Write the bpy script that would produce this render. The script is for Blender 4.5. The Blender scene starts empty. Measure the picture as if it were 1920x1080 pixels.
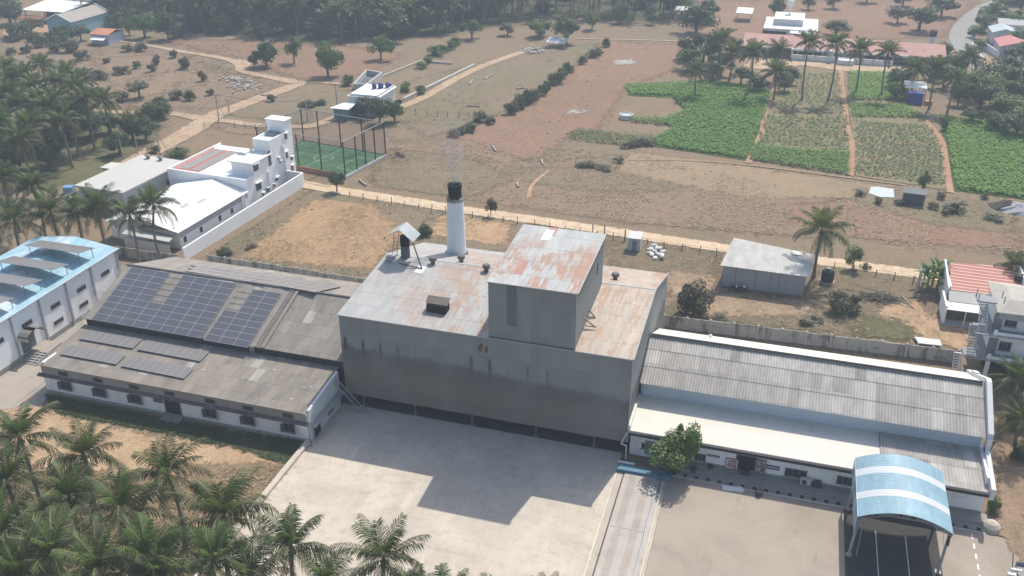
import bpy, bmesh, math, random
from mathutils import Vector, Matrix
from mathutils import noise as mnoise
random.seed(11)
scn = bpy.context.scene
COL = scn.collection
R_ = math.radians
# ---------------------------------------------------------------- camera model (survey of the place)
FOC, PIT, YAW, CH = 1750.0, R_(27.36), R_(16.7), 60.0
VW = Vector((-math.sin(YAW)*math.cos(PIT), math.cos(YAW)*math.cos(PIT), -math.sin(PIT)))
VR = Vector((math.cos(YAW), math.sin(YAW), 0))
VU = VR.cross(VW)
CP = Vector((0, 0, CH))
def ray(px, py): return VR*(px-960) - VU*(py-540) + VW*FOC
def G(px, py, z=0.0):
    d = ray(px, py); return CP + d*((z-CH)/d.z)
def onY(px, py, Y):
    d = ray(px, py); return CP + d*(Y/d.y)
def onX(px, py, X):
    d = ray(px, py); return CP + d*(X/d.x)
SUN_K = Vector((-0.16, -0.73, -1.0))          # direction the sunlight travels
# ---------------------------------------------------------------- node helper
class NT:
    def __init__(s, name):
        s.m = bpy.data.materials.new(name); s.m.use_nodes = True
        s.t = s.m.node_tree; s.t.nodes.clear()
        s.out = s.t.nodes.new('ShaderNodeOutputMaterial')
    def n(s, typ, ins=None, **props):
        nd = s.t.nodes.new('ShaderNode'+typ)
        for k, v in props.items(): setattr(nd, k, v)
        for k, v in (ins or {}).items():
            sock = nd.inputs[k]
            if hasattr(v, 'outputs'): v = v.outputs[0]
            if hasattr(v, 'is_output'): s.t.links.new(v, sock)
            else:
                if isinstance(v, tuple) and len(v) == 3 and sock.type == 'RGBA': v = (*v, 1)
                sock.default_value = v
        return nd
    def math(s, op, a, b=0.0, c=None, clamp=False):
        ins = {0: a, 1: b}
        if c is not None: ins[2] = c
        return s.n('Math', ins, operation=op, use_clamp=clamp)
    def mix(s, f, a, b, typ='MIX'):
        nd = s.n('Mix', None, data_type='RGBA', blend_type=typ)
        for i, v in ((0, f), (6, a), (7, b)):
            if hasattr(v, 'outputs'): v = v.outputs[2] if v.bl_idname == 'ShaderNodeMix' else v.outputs[0]
            if hasattr(v, 'is_output'): s.t.links.new(v, nd.inputs[i])
            else: nd.inputs[i].default_value = (*v, 1) if isinstance(v, tuple) and len(v) == 3 else v
        return nd.outputs[2]
    def rng(s, v, a, b, c=0.0, d=1.0, smooth=True):
        return s.n('MapRange', {'Value': v, 'From Min': a, 'From Max': b, 'To Min': c, 'To Max': d}, interpolation_type='SMOOTHSTEP' if smooth else 'LINEAR', clamp=True).outputs[0]
    def pos(s, scale=(1, 1, 1), obj=False, rot=0.0):
        v = s.n('TexCoord').outputs['Object'] if obj else s.n('NewGeometry').outputs['Position']
        if scale == (1, 1, 1) and not rot: return v
        mp = s.n('Mapping', {'Vector': v}); mp.inputs['Scale'].default_value = scale
        mp.inputs['Rotation'].default_value = (0, 0, rot)
        return mp.outputs[0]
    def noise(s, v, scale, detail=4, rough=.55, dist=0.0):
        return s.n('TexNoise', {'Vector': v, 'Scale': scale, 'Detail': detail, 'Roughness': rough, 'Distortion': dist}).outputs[0]
    def bsdf(s, col, rough=.8, metal=0.0, bump=None, bstr=.3, bdist=.05, fade=False, spec=.3, trans=None):
        p = s.n('BsdfPrincipled', {'Base Color': col, 'Roughness': rough, 'Metallic': metal, 'Specular IOR Level': spec})
        if bump is not None:
            b = s.n('Bump', {'Height': bump, 'Strength': bstr, 'Distance': bdist}); s.t.links.new(b.outputs[0], p.inputs['Normal'])
        sh = p.outputs[0]
        if trans is not None:
            tr = s.n('BsdfTranslucent', {'Color': trans}); sh = s.n('MixShader', {0: .25, 1: sh, 2: tr.outputs[0]}).outputs[0]
        if fade:
            at = s.n('Attribute', attribute_name='edge')
            nz = s.noise(s.pos(), .8 if fade is True else fade, 6, .7)
            f = s.math('ADD', at.outputs['Fac'], s.math('MULTIPLY', s.math('SUBTRACT', nz, .5), 2.2))
            f = s.rng(f, .3, .75)
            tp = s.n('BsdfTransparent')
            sh = s.n('MixShader', {0: f, 1: tp.outputs[0], 2: sh}).outputs[0]
        s.t.links.new(sh, s.out.inputs[0])
        return s.m
MC = {}
def plain(name, col, rough=.7, var=.18, scale=1.2, metal=0.0, spec=.3, dirt=None, dirt_amt=.5, obj=False, bump=0.0):
    """a surface of one paint or stuff with uneven, weathered tone"""
    if name in MC: return MC[name]
    t = NT(name); v = t.pos(obj=obj)
    a = t.noise(v, scale, 6, .65); b = t.noise(v, scale*.17, 3)
    f = t.rng(t.math('ADD', t.math('MULTIPLY', a, .6), t.math('MULTIPLY', b, .4)), .3, .7, 1-var, 1+var*.6, False)
    c = t.mix(1.0, col, f, 'MULTIPLY')
    if dirt:
        g = t.noise(t.pos((1, 1, .35), obj), scale*.9, 7, .7, .6)
        c = t.mix(t.rng(g, .52, .75, 0, dirt_amt), c, dirt)
    MC[name] = t.bsdf(c, rough, metal, a if bump else None, bump, .05, spec=spec)
    return MC[name]
def ground_mat(name, c1, c2, c3, s=1.0, fade=True, bump=.5, streak=None):
    if name in MC: return MC[name]
    t = NT(name); v = t.pos()
    big = t.noise(v, .035*s, 5, .6, .5); mid = t.noise(v, .22*s, 6, .7, .4); fine = t.noise(v, 1.6*s, 6, .75); grit = t.noise(v, 5.0, 3, .7)
    if streak:
        st = t.noise(t.pos(streak[0], rot=streak[1]), .9, 4, .7); mid = t.math('ADD', t.math('MULTIPLY', mid, .6), t.math('MULTIPLY', st, .4))
    c = t.mix(t.rng(t.math('ADD', t.math('MULTIPLY', big, .65), t.math('MULTIPLY', mid, .35)), .40, .60), c1, c2)
    c = t.mix(t.rng(t.math('ADD', t.math('MULTIPLY', fine, .55), t.math('MULTIPLY', mid, .45)), .49, .64), c, c3)
    c = t.mix(1.0, c, t.rng(grit, .25, .75, .72, 1.25, False), 'MULTIPLY')
    c = t.mix(1.0, c, t.rng(fine, .3, .7, .74, 1.24, False), 'MULTIPLY')
    md2 = t.noise(t.pos((1, .5, 1)), .5, 6, .8, .15); c = t.mix(t.rng(md2, .52, .70, 0, .55), c, tuple(q*.62 for q in c3)); c = t.mix(t.rng(md2, .46, .30, 0, .35), c, tuple(min(1, q*1.35) for q in c1))
    h = t.math('ADD', t.math('MULTIPLY', fine, 1.0), t.math('MULTIPLY', grit, .35))
    MC[name] = t.bsdf(c, .95, 0, h, bump, .25, fade=fade, spec=.1)
    return MC[name]
def sheet_mat(name, col, sw=1.0, sl=2.6, var=.12, rust=None, rust_amt=0.5, rust_lo=.5, period=.0, bstr=.4, rough=.6, metal=0.0, lap=.6, ox=0.0, oy=0.0, cols=None, wall=False, edge_rust=None, blotch=None):
    """profiled metal or cement sheeting: sheets sw wide and sl long with laps, own tones and weathering"""
    if name in MC: return MC[name]
    t = NT(name); sx = t.n('SeparateXYZ', {0: t.pos()})
    x, y = sx.outputs[0], sx.outputs[2 if wall else 1]
    nz0 = t.noise(t.pos(), 1.1, 3)
    u = t.math('DIVIDE', t.math('ADD', x, ox), sw); w = t.math('DIVIDE', t.math('ADD', t.math('ADD', y, oy), t.math('MULTIPLY', nz0, .12)), sl)
    fu, fw = t.math('FLOOR', u), t.math('FLOOR', w)
    wn = t.n('TexWhiteNoise', {0: t.n('CombineXYZ', {0: fu, 1: fw, 2: 3.3})}, noise_dimensions='3D')
    tone = t.rng(wn.outputs[0], 0, 1, 1-var, 1+var, False)
    c = t.mix(1.0, col, tone, 'MULTIPLY')
    if cols:    # a few sheets replaced by others
        c = t.mix(t.rng(wn.outputs[0], cols[1]-.005, cols[1]+.005, 1, 0), c, cols[0])
    g = t.noise(t.pos((1.0, .22, 1) if not wall else (1, 1, .2)), 1.3, 7, .7, .3)
    c = t.mix(1.0, c, t.rng(g, .3, .7, .80, 1.14, False), 'MULTIPLY')
    if rust:
        st = t.noise(t.pos((1.0, .12, .12) if not wall else (1, 1, .1)), 3.2, 8, .75, .1); bl = t.noise(t.pos((1, .6, 1)), .17, 5, .65, .4)
        f = t.math('ADD', t.math('ADD', t.math('MULTIPLY', st, .55), t.math('MULTIPLY', bl, .5)), t.math('MULTIPLY', t.math('SUBTRACT', wn.outputs[0], .5), .10))
        f = t.rng(f, rust_lo, rust_lo+.11, 0, rust_amt)
        if edge_rust:   # heavier towards one side of the roof, where water collects
            f = t.math('MULTIPLY', f, t.rng(x if edge_rust[0] == 'x' else y, edge_rust[1], edge_rust[2], edge_rust[3], 1))
        c2 = t.mix(t.noise(t.pos((1, .3, .3)), 2.2, 4), rust, tuple(q*.72 for q in rust))
        c = t.mix(f, c, c2)
    if blotch:
        c = t.mix(t.rng(t.noise(t.pos((1, .45, 1)), blotch[1], 6, .7, .5), .5, .66, 0, blotch[2]), c, blotch[0])
    fr = t.math('FRACT', w)
    l = t.math('MULTIPLY', t.rng(fr, .0, .045, 1, 0), t.rng(t.noise(t.pos(), .9, 3), .38, .6, .35, 1))
    c = t.mix(t.math('MULTIPLY', l, lap), c, tuple(q*.22 for q in col))
    fe = t.math('FRACT', u)
    c = t.mix(t.math('MULTIPLY', t.rng(fe, .0, .04, 1, 0), lap*.35), c, tuple(q*.4 for q in col))
    bump = None
    if period:
        bump = t.math('SINE', t.math('MULTIPLY', x, 2*math.pi/period))
    MC[name] = t.bsdf(c, rough, metal, bump, bstr, .03)
    return MC[name]
# ---------------------------------------------------------------- mesh builder
WO = {}
class MB:
    def __init__(s): s.v = []; s.f = []; s.mi = []; s.m = 0
    def add(s, pts, faces):
        b = len(s.v); s.v += [tuple(p) for p in pts]
        for f in faces: s.f.append([b+i for i in f]); s.mi.append(s.m)
        return s
    def q(s, *pts): return s.add(pts, [list(range(len(pts)))])
    def hexa(s, p):     # 4 bottom + 4 top points, counter-clockwise from above
        return s.add(p, [(3, 2, 1, 0), (4, 5, 6, 7), (0, 1, 5, 4), (1, 2, 6, 5), (2, 3, 7, 6), (3, 0, 4, 7)])
    def box(s, x0, x1, y0, y1, z0, z1):
        return s.hexa([(x0, y0, z0), (x1, y0, z0), (x1, y1, z0), (x0, y1, z0), (x0, y0, z1), (x1, y0, z1), (x1, y1, z1), (x0, y1, z1)])
    def obox(s, c, ang, hx, hy, z0, z1):
        ca, sa = math.cos(ang), math.sin(ang)
        P = [(c[0]+ca*a-sa*b, c[1]+sa*a+ca*b) for a, b in ((-hx, -hy), (hx, -hy), (hx, hy), (-hx, hy))]
        return s.hexa([(*p, z0) for p in P]+[(*p, z1) for p in P])
    def slab(s, top, th):    # polygon (ccw from above) with thickness
        n = len(top); bot = [(p[0], p[1], p[2]-th) for p in top]
        return s.add(list(map(tuple, top))+bot, [list(range(n)), list(range(2*n-1, n-1, -1))]+[(i, n+i, n+(i+1) % n, (i+1) % n) for i in range(n)])
    def prism(s, pts, ext):     # planar polygon extruded by a vector
        n = len(pts); e = Vector(ext); b = [tuple(Vector(p)+e) for p in pts]
        return s.add([tuple(p) for p in pts]+b, [list(range(n-1, -1, -1)), list(range(n, 2*n))]+[(i, (i+1) % n, n+(i+1) % n, n+i) for i in range(n)])
    def cyl(s, p, q, r0, r1=None, n=8):
        p, q = Vector(p), Vector(q); r1 = r0 if r1 is None else r1
        d = (q-p).normalized(); a = d.orthogonal().normalized(); b = d.cross(a)
        A = []; B = []
        for i in range(n):
            w = 2*math.pi*i/n; o = a*math.cos(w)+b*math.sin(w); A.append(tuple(p+o*r0)); B.append(tuple(q+o*r1))
        return s.add(A+B, [(i, (i+1) % n, n+(i+1) % n, n+i) for i in range(n)]+[list(range(n-1, -1, -1)), list(range(n, 2*n))])
    def lathe(s, c, prof, n=20):
        pts = []; fc = []
        for r, z in prof:
            for i in range(n): w = 2*math.pi*i/n; pts.append((c[0]+r*math.cos(w), c[1]+r*math.sin(w), c[2]+z))
        for k in range(len(prof)-1):
            for i in range(n): fc.append((k*n+i, k*n+(i+1) % n, (k+1)*n+(i+1) % n, (k+1)*n+i))
        fc.append(list(range(n-1, -1, -1))); fc.append([(len(prof)-1)*n+i for i in range(n)])
        return s.add(pts, fc)
    def mesh(s, name, mats, o=(0, 0, 0), smooth=False):
        me = bpy.data.meshes.new(name)
        me.from_pydata([(v[0]-o[0], v[1]-o[1], v[2]-o[2]) for v in s.v], [], s.f)
        for m in (mats if isinstance(mats, (list, tuple)) else [mats]): me.materials.append(m)
        me.polygons.foreach_set('material_index', s.mi)
        if smooth: me.polygons.foreach_set('use_smooth', [True]*len(s.f))
        me.update(); return me
    def build(s, name, mats, parent=None, loc=None, smooth=False):
        o = Vector(WO[parent.name]) if parent else Vector(loc or (0, 0, 0))
        ob = bpy.data.objects.new(name, s.mesh(name, mats, o, smooth)); COL.objects.link(ob)
        WO[ob.name] = tuple(o)
        if parent: ob.parent = parent
        else: ob.location = o
        return ob
def tag(o, label=None, cat=None, group=None, kind=None):
    if label: o['label'] = label
    if cat: o['category'] = cat
    if group: o['group'] = group
    if kind: o['kind'] = kind
    return o
def thing(name, label, cat, loc, group=None):
    o = bpy.data.objects.new(name, None); COL.objects.link(o); o.location = loc; o.empty_display_size = .3
    WO[o.name] = tuple(loc); return tag(o, label, cat, group)
def copy_tree(o, loc, rz=None, sc=None, label=None):
    r = o.copy(); COL.objects.link(r); r.location = loc
    if rz is not None: r.rotation_euler = (0, 0, rz)
    if sc is not None: r.scale = sc if isinstance(sc, tuple) else (sc, sc, sc)
    if label: r['label'] = label
    for ch in o.children:
        c = ch.copy(); COL.objects.link(c); c.parent = r
        for g in ch.children:
            d = g.copy(); COL.objects.link(d); d.parent = c
    return r
def struct(o, kind='structure'): o['kind'] = kind; return o
def jag(pts, step, amp, seed=0):
    """a ground outline with natural, uneven edges"""
    out = []; rnd = random.Random(seed)
    n = len(pts)
    for i in range(n):
        a, b = Vector(pts[i]), Vector(pts[(i+1) % n]); L = (b-a).length; k = max(1, int(L/step))
        for j in range(k):
            p = a.lerp(b, j/k); out.append(Vector((p.x+rnd.uniform(-amp, amp), p.y+rnd.uniform(-amp, amp), p.z)))
    return out
def zone(name, pts, mat, z, fade=2.0, step=4.0, amp=.8, world=False):
    """a patch of ground lying on the land, its margin worn irregularly"""
    P = [Vector((p[0], p[1], z)) if world else Vector((*G(*p)[:2], z)) for p in pts]
    m = MB()
    if not fade:
        P = jag(P, step, amp, len(pts)); m.v = [tuple(p) for p in P]; m.f = [list(range(len(P)))]; m.mi = [0]; ed = [1.0]*len(P)
    else:
        st = max(.7, fade*.7); x0, x1 = min(p.x for p in P)-fade, max(p.x for p in P)+fade; y0, y1 = min(p.y for p in P)-fade, max(p.y for p in P)+fade
        nx, ny = int((x1-x0)/st)+2, int((y1-y0)/st)+2; E = [(P[i-1].x, P[i-1].y, P[i].x, P[i].y) for i in range(len(P))]; sd = []
        for j in range(ny):
            y = y0+j*st
            for i in range(nx):
                x = x0+i*st; c = False; dm = 1e9
                for ax, ay, bx_, by_ in E:
                    if (ay > y) != (by_ > y) and x < (bx_-ax)*(y-ay)/(by_-ay)+ax: c = not c
                    dx, dy = bx_-ax, by_-ay; t = max(0, min(1, ((x-ax)*dx+(y-ay)*dy)/(dx*dx+dy*dy+1e-9))); d = (ax+dx*t-x)**2+(ay+dy*t-y)**2
                    if d < dm: dm = d
                dm = math.sqrt(dm); sd.append(max(0, min(1, .5+(dm if c else -dm)/fade)))
        ix = {}
        def vi(k):
            if k not in ix: ix[k] = len(m.v); m.v.append((x0+(k % nx)*st, y0+(k//nx)*st, z)); ed.append(sd[k])
            return ix[k]
        ed = []
        for j in range(ny-1):
            for i in range(nx-1):
                k = j*nx+i; q = (k, k+1, k+nx+1, k+nx)
                if max(sd[w] for w in q) > 0: m.f.append([vi(w) for w in q]); m.mi.append(0)
    o = m.build(name, mat); me = o.data
    at = me.attributes.new('edge', 'FLOAT', 'POINT'); at.data.foreach_set('value', ed)
    if me.polygons[0].normal.z < 0: me.flip_normals()
    return struct(o)
def smooth_line(P, n=8):
    out = []
    for i in range(len(P)-1):
        p0, p1, p2, p3 = P[max(i-1, 0)], P[i], P[i+1], P[min(i+2, len(P)-1)]
        for k in range(n):
            t = k/n; out.append(.5*((2*p1)+(p2-p0)*t+(2*p0-5*p1+4*p2-p3)*t*t+(3*p1-p0-3*p2+p3)*t**3))
    out.append(P[-1]); return out
def ribbon(name, pts, w, mat, z, world=False, prof=((-1, 0), (-.65, 1), (0, 1), (.65, 1), (1, 0)), n=6):
    P = [Vector((p[0], p[1], z)) if world else Vector((*G(p[0], p[1])[:2], z)) for p in pts]
    Wd = [p[2] if len(p) > 2 else w for p in pts]
    S = smooth_line(P, n); m = MB(); ed = []; k = len(prof)
    for i, p in enumerate(S):
        d = (S[min(i+1, len(S)-1)]-S[max(i-1, 0)]).normalized(); nn = Vector((d.y, -d.x, 0))
        a = i/n; j = min(int(a), len(Wd)-2); ww = Wd[j]+(Wd[j+1]-Wd[j])*(a-j)
        for o, e in prof: m.v.append(tuple(p+nn*o*ww/2)); ed.append(e)
    for i in range(len(S)-1):
        for j in range(k-1): m.f.append((i*k+j, i*k+j+1, i*k+k+j+1, i*k+k+j)); m.mi.append(0)
    # keep the faces looking up
    m.f = [tuple(reversed(f)) for f in m.f]
    o = m.build(name, mat); me = o.data
    at = me.attributes.new('edge', 'FLOAT', 'POINT'); at.data.foreach_set('value', [float(e) for e in ed])
    bm = bmesh.new(); bm.from_mesh(me); bmesh.ops.recalc_face_normals(bm, faces=bm.faces)
    if sum(f.normal.z for f in bm.faces) < 0: bmesh.ops.reverse_faces(bm, faces=bm.faces)
    bm.to_mesh(me); bm.free()
    return struct(o)
HAZE, SKY, SUN, EXPO = 0.00065, 0.13, 3.8, 0.34
# ================================================================ the land
g_mat = ground_mat('field_earth', (.245, .176, .120), (.225, .178, .122), (.17, .15, .095), 1.0, False, .6)
m = MB(); m.q((-620, -60, 0), (420, -60, 0), (420, 640, 0), (-620, 640, 0))
struct(m.build('ground', g_mat))
red = ground_mat('red_ploughed_earth', (.275, .176, .124), (.25, .158, .110), (.21, .152, .102), .8, True, .6, ((.12, 1.3, 1), R_(8)))
brn = ground_mat('brown_earth', (.238, .172, .122), (.265, .188, .132), (.165, .135, .092), 1.2, True, .5)
dry = ground_mat('dry_grass_land', (.215, .175, .115), (.25, .19, .135), (.13, .125, .072), 1.4, True, .7)
grn = ground_mat('thin_green_grass_land', (.125, .125, .062), (.17, .15, .085), (.07, .085, .04), 1.6, True, .7)
tan = ground_mat('sandy_earth', (.46, .31, .19), (.40, .26, .155), (.27, .19, .115), 2.0, True, .5)
stub = ground_mat('stubble_land', (.30, .23, .15), (.34, .25, .165), (.22, .185, .12), 1.6, True, .7, ((1.2, .2, 1), R_(5)))
dust = ground_mat('pale_track_dust', (.60, .47, .33), (.54, .41, .28), (.44, .33, .22), 2.2, True, .2)
dust2 = ground_mat('worn_track_earth', (.46, .34, .235), (.40, .29, .20), (.30, .22, .15), 2.2, .6, .3)
rpath = ground_mat('red_path_earth', (.42, .26, .17), (.36, .22, .14), (.28, .19, .12), 2.2, True, .3)
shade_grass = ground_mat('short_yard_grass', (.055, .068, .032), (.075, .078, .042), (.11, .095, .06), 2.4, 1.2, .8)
crop_soil = ground_mat('crop_plot_soil', (.25, .205, .13), (.22, .195, .115), (.17, .17, .08), 2.0, True, .6, ((1.4, .15, 1), R_(3)))
crop_green = ground_mat('crop_shaded_soil', (.07, .12, .03), (.06, .10, .028), (.09, .12, .04), 2.0, True, .6)
ground_mat('weedy_plot', (.225, .17, .115), (.185, .15, .095), (.12, .115, .06), 2.4, True, .7)
ground_mat('soft_tan_earth', (.36, .265, .18), (.32, .23, .15), (.23, .175, .11), 2.2, .8, .5)
# broad patches of land, far to near
zone('land', [(0, 118), (0, 62), (180, 84), (330, 66), (420, 120), (300, 205), (160, 200)], brn, .01, 6, 8, 2)
zone('land', [(290, 72), (600, 80), (760, 100), (690, 140), (560, 150), (450, 110)], red, .02, 6, 8, 2)
zone('land', [(170, 110), (330, 100), (440, 140), (520, 165), (400, 205), (240, 200)], brn, .025, 5, 8, 2)
zone('land', [(700, 170), (985, 95), (1130, 80), (1060, 135), (960, 205), (800, 260), (740, 220)], dry, .03, 3, 6, 1.5)
zone('land', [(1135, 78), (1285, 84), (1262, 132), (1175, 165), (1160, 185), (1125, 240), (1060, 262), (1010, 300), (930, 300), (800, 262), (960, 210), (1060, 138)], red, .035, 4, 6, 1.5)
zone('land', [(1300, 2), (1830, 2), (1770, 70), (1420, 82), (1290, 60)], red, .03, 8, 10, 3)
zone('land', [(730, 262), (880, 262), (1000, 305), (1170, 290), (1160, 330), (1560, 370), (1560, 450), (1180, 418), (900, 380), (690, 340)], brn, .045, 3, 5, 1.2)
zone('land', [(760, 280), (900, 300), (960, 340), (880, 372), (700, 350), (700, 310)], dry, .05, 3, 4, 1)
zone('land', [(930, 315), (1165, 315), (1300, 350), (1180, 365), (1000, 345)], dry, .052, 3, 4, 1)
zone('land', [(1180, 284), (1400, 312), (1590, 340), (1700, 352), (1600, 372), (1400, 372), (1155, 322)], stub, .055, 2.5, 4, .8)
zone('land', [(1470, 384), (1640, 372), (1900, 400), (1920, 470), (1650, 452), (1480, 420)], red, .05, 4, 5, 1.2)
zone('land', [(1600, 352), (1800, 372), (1905, 385), (1900, 440), (1740, 420), (1610, 380)], dry, .06, 2.5, 4, 1)
zone('land', [(590, 352), (840, 398), (960, 414), (1160, 446), (1350, 470), (1345, 600), (1240, 600), (930, 470), (660, 520), (385, 482), (560, 372)], dry, .065, 2, 4, .8)
zone('land', [(590, 372), (700, 384), (760, 440), (700, 505), (600, 498), (440, 484), (520, 430)], ground_mat('burnt_orange_earth', (.36, .235, .14), (.42, .28, .165), (.22, .165, .095), 2.6, .9, .6), .075, 2.5, 3, .9)
zone('land', [(830, 400), (960, 420), (950, 462), (800, 440)], tan, .08, 2, 3, .7)
zone('land', [(1130, 448), (1350, 475), (1330, 560), (1250, 560), (1150, 500)], ground_mat('weedy_plot', (0,0,0), (0,0,0), (0,0,0)), .08, 3, 3, .7)
zone('land', [(1245, 500), (1345, 520), (1330, 560), (1250, 565)], ground_mat('soft_tan_earth', (.36, .265, .18), (.32, .23, .15), (.23, .175, .11), 2.2, .8, .5), .085, 3.5, 3, .7)
zone('land', [(1330, 470), (1780, 520), (1800, 650), (1500, 620), (1240, 598), (1290, 540)], ground_mat('weedy_plot', (.225, .17, .115), (.185, .15, .095), (.12, .115, .06), 2.4, True, .7), .07, 3, 3, .7)
zone('land', [(1340, 545), (1520, 565), (1560, 585), (1480, 596), (1300, 590)], ground_mat('soft_tan_earth', (0,0,0), (0,0,0), (0,0,0)), .09, 4, 3, .7)
zone('land', [(1640, 578), (1715, 565), (1770, 608), (1830, 615), (1810, 658), (1730, 640), (1690, 610), (1640, 592)], ground_mat('orange_yard_earth', (.44, .30, .19), (.39, .26, .16), (.30, .21, .13), 2.4, .9, .4), .10, 3, 2, .5)
zone('yard_grass', [(1610, 590), (1690, 604), (1740, 640), (1600, 632)], grn, .105, 3.5, 2, .5)
zone('land', [(170, 200), (300, 210), (290, 260), (200, 330), (60, 360), (0, 340), (0, 130)], grn, .03, 4, 6, 1.5)
zone('land', [(390, 236), (560, 246), (660, 230), (720, 240), (760, 300), (560, 260), (430, 250)], brn, .05, 2, 4, 1)
zone('land', [(500, 185), (680, 165), (690, 220), (560, 232), (420, 215)], dry, .045, 2, 4, 1)
zone('land', [(120, -60), (170, 36), (330, 60), (470, 68), (600, 84), (700, 78), (830, 64), (960, 44), (1060, 34), (1200, 40), (1290, 34), (1340, -60)], ground_mat('plantation_floor', (.085, .095, .05), (.12, .115, .065), (.06, .075, .035), 1.2, True, .5), .04, 6, 8, 2)
# near yards
zone('side_lane', [(-40, 720), (60, 640), (170, 560), (205, 560), (95, 735), (60, 775), (-40, 830)], plain('lane_cement', (.36, .32, .28), .95, .2, .5, dirt=(.42, .30, .19), dirt_amt=.7), .028, 0, 4, .3)
zone('sandy_yard', [(0, 770), (70, 760), (100, 775), (330, 825), (585, 862), (470, 990), (300, 900), (100, 880), (0, 1000)], ground_mat('trodden_yard_sand', (.47, .335, .215), (.42, .29, .18), (.33, .235, .15), 2.0, .9, .5), .03, 2, 3, .6)
zone('land', [(0, 860), (470, 985), (640, 1120), (0, 1120)], grn, .035, 2, 3, .6)
zone('land', [(330, 870), (585, 868), (500, 960), (430, 1000), (330, 930)], ground_mat('littered_dry_earth', (.30, .215, .135), (.24, .18, .11), (.15, .13, .075), 2.6, 1.2, .7), .04, 1.5, 2, .5)
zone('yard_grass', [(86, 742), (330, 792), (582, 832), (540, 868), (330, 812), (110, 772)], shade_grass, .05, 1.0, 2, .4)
conc = NT('yard_concrete'); v = conc.pos()
a = conc.noise(v, .16, 6, .6, .6); b = conc.noise(v, .9, 6, .7); c0 = conc.noise(v, 6, 3)
cc = conc.mix(conc.rng(a, .35, .65), (.495, .435, .362), (.565, .50, .42))
cc = conc.mix(conc.rng(b, .45, .70, 0, .6), cc, (.39, .352, .30)); cc = conc.mix(conc.rng(conc.noise(conc.pos((.25, 1, 1), rot=-.5), .5, 6, .75, .8), .56, .70, 0, .5), cc, (.33, .295, .255))
cc = conc.mix(conc.rng(conc.noise(conc.pos((1, .25, 1), rot=.1), .55, 5, .7), .56, .7, 0, .45), cc, (.66, .61, .54))
sx = conc.n('SeparateXYZ', {0: v})
jx = conc.math('FRACT', conc.math('DIVIDE', sx.outputs[0], 3.1)); jy = conc.math('FRACT', conc.math('DIVIDE', sx.outputs[1], 3.1))
j = conc.math('MAXIMUM', conc.rng(jx, 0, .016, 1, 0), conc.rng(jy, 0, .016, 1, 0))
cc = conc.mix(conc.math('MULTIPLY', j, conc.rng(b, .35, .6, .1, .45)), cc, (.34, .29, .24))
sl = conc.n('TexWhiteNoise', {0: conc.n('CombineXYZ', {0: conc.math('FLOOR', conc.math('DIVIDE', sx.outputs[0], 3.1)), 1: conc.math('FLOOR', conc.math('DIVIDE', sx.outputs[1], 3.1))})}, noise_dimensions='2D')
cc = conc.mix(1.0, cc, conc.rng(sl.outputs[0], 0, 1, .95, 1.04, False), 'MULTIPLY')
cc = conc.mix(1.0, cc, conc.rng(c0, .3, .7, .95, 1.04, False), 'MULTIPLY')
conc.bsdf(cc, .85, 0, c0, .15, .02, spec=.2)
MC['yard_concrete'] = conc.m
m = MB(); m.box(-43.35, -11.55, 38, 78.4, -.2, .11); struct(m.build('concrete_yard', conc.m))
m = MB(); m.box(-42.4, -11.2, 78.42, 101, -.2, .10); struct(m.build('factory_floor', plain('factory_floor_shade', (.10, .09, .08), .9, .3, .4)))  # floor colour darkened to paint in the shade under the raised wall
asp = NT('brown_tarmac'); v = asp.pos()
a = asp.noise(v, .10, 5, .6, .6); b = asp.noise(v, .7, 6, .7); c0 = asp.noise(v, 9, 3)
cc = asp.mix(asp.rng(a, .36, .64), (.295, .250, .207), (.365, .312, .260)); cc = asp.mix(asp.rng(b, .5, .75, 0, .5), cc, (.40, .345, .29))
cc = asp.mix(asp.rng(asp.noise(asp.pos((1, .3, 1)), .35, 5, .65), .58, .72, 0, .35), cc, (.2, .165, .13))
cc = asp.mix(1.0, cc, asp.rng(c0, .3, .7, .88, 1.1, False), 'MULTIPLY'); asp.bsdf(cc, .9, 0, c0, .2, .02, spec=.2)
m = MB(); m.box(-6.4, 60, 30, 76.0, -.2, .09); struct(m.build('tarmac_yard', asp.m))
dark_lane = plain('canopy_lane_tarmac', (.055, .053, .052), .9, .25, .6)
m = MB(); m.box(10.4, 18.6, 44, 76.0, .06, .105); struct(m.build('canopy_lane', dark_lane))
zone('land', [(1868, 700), (1925, 690), (1935, 1080), (1868, 1000), (1876, 860)], ground_mat('shaded_side_earth', (.30, .215, .15), (.27, .19, .125), (.17, .13, .085), 2.2, 1., .5), .13, 1.0, 3, .4)
wmark = plain('road_paint', (.72, .70, .66), .7, .2, 3)
m = MB()
for k in range(17): m.box(21.62, 21.78, 75.0-k*1.35, 75.7-k*1.35, .091, .095)
struct(m.build('lane_marking', wmark))
m = MB()
for x in (13.2, 15.8): m.box(x-.04, x+.04, 58, 73.5, .106, .111)
struct(m.build('lane_marking', wmark))
m = MB(); m.box(-11.36, -10.61, 38, 75.0, -.2, .24); m.box(-7.34, -6.42, 38, 75.0, -.2, .16); struct(m.build('weighbridge_apron', plain('apron_concrete', (.46, .41, .35), .9, .2, .6, dirt=(.28, .23, .19), dirt_amt=.6)))
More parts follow.
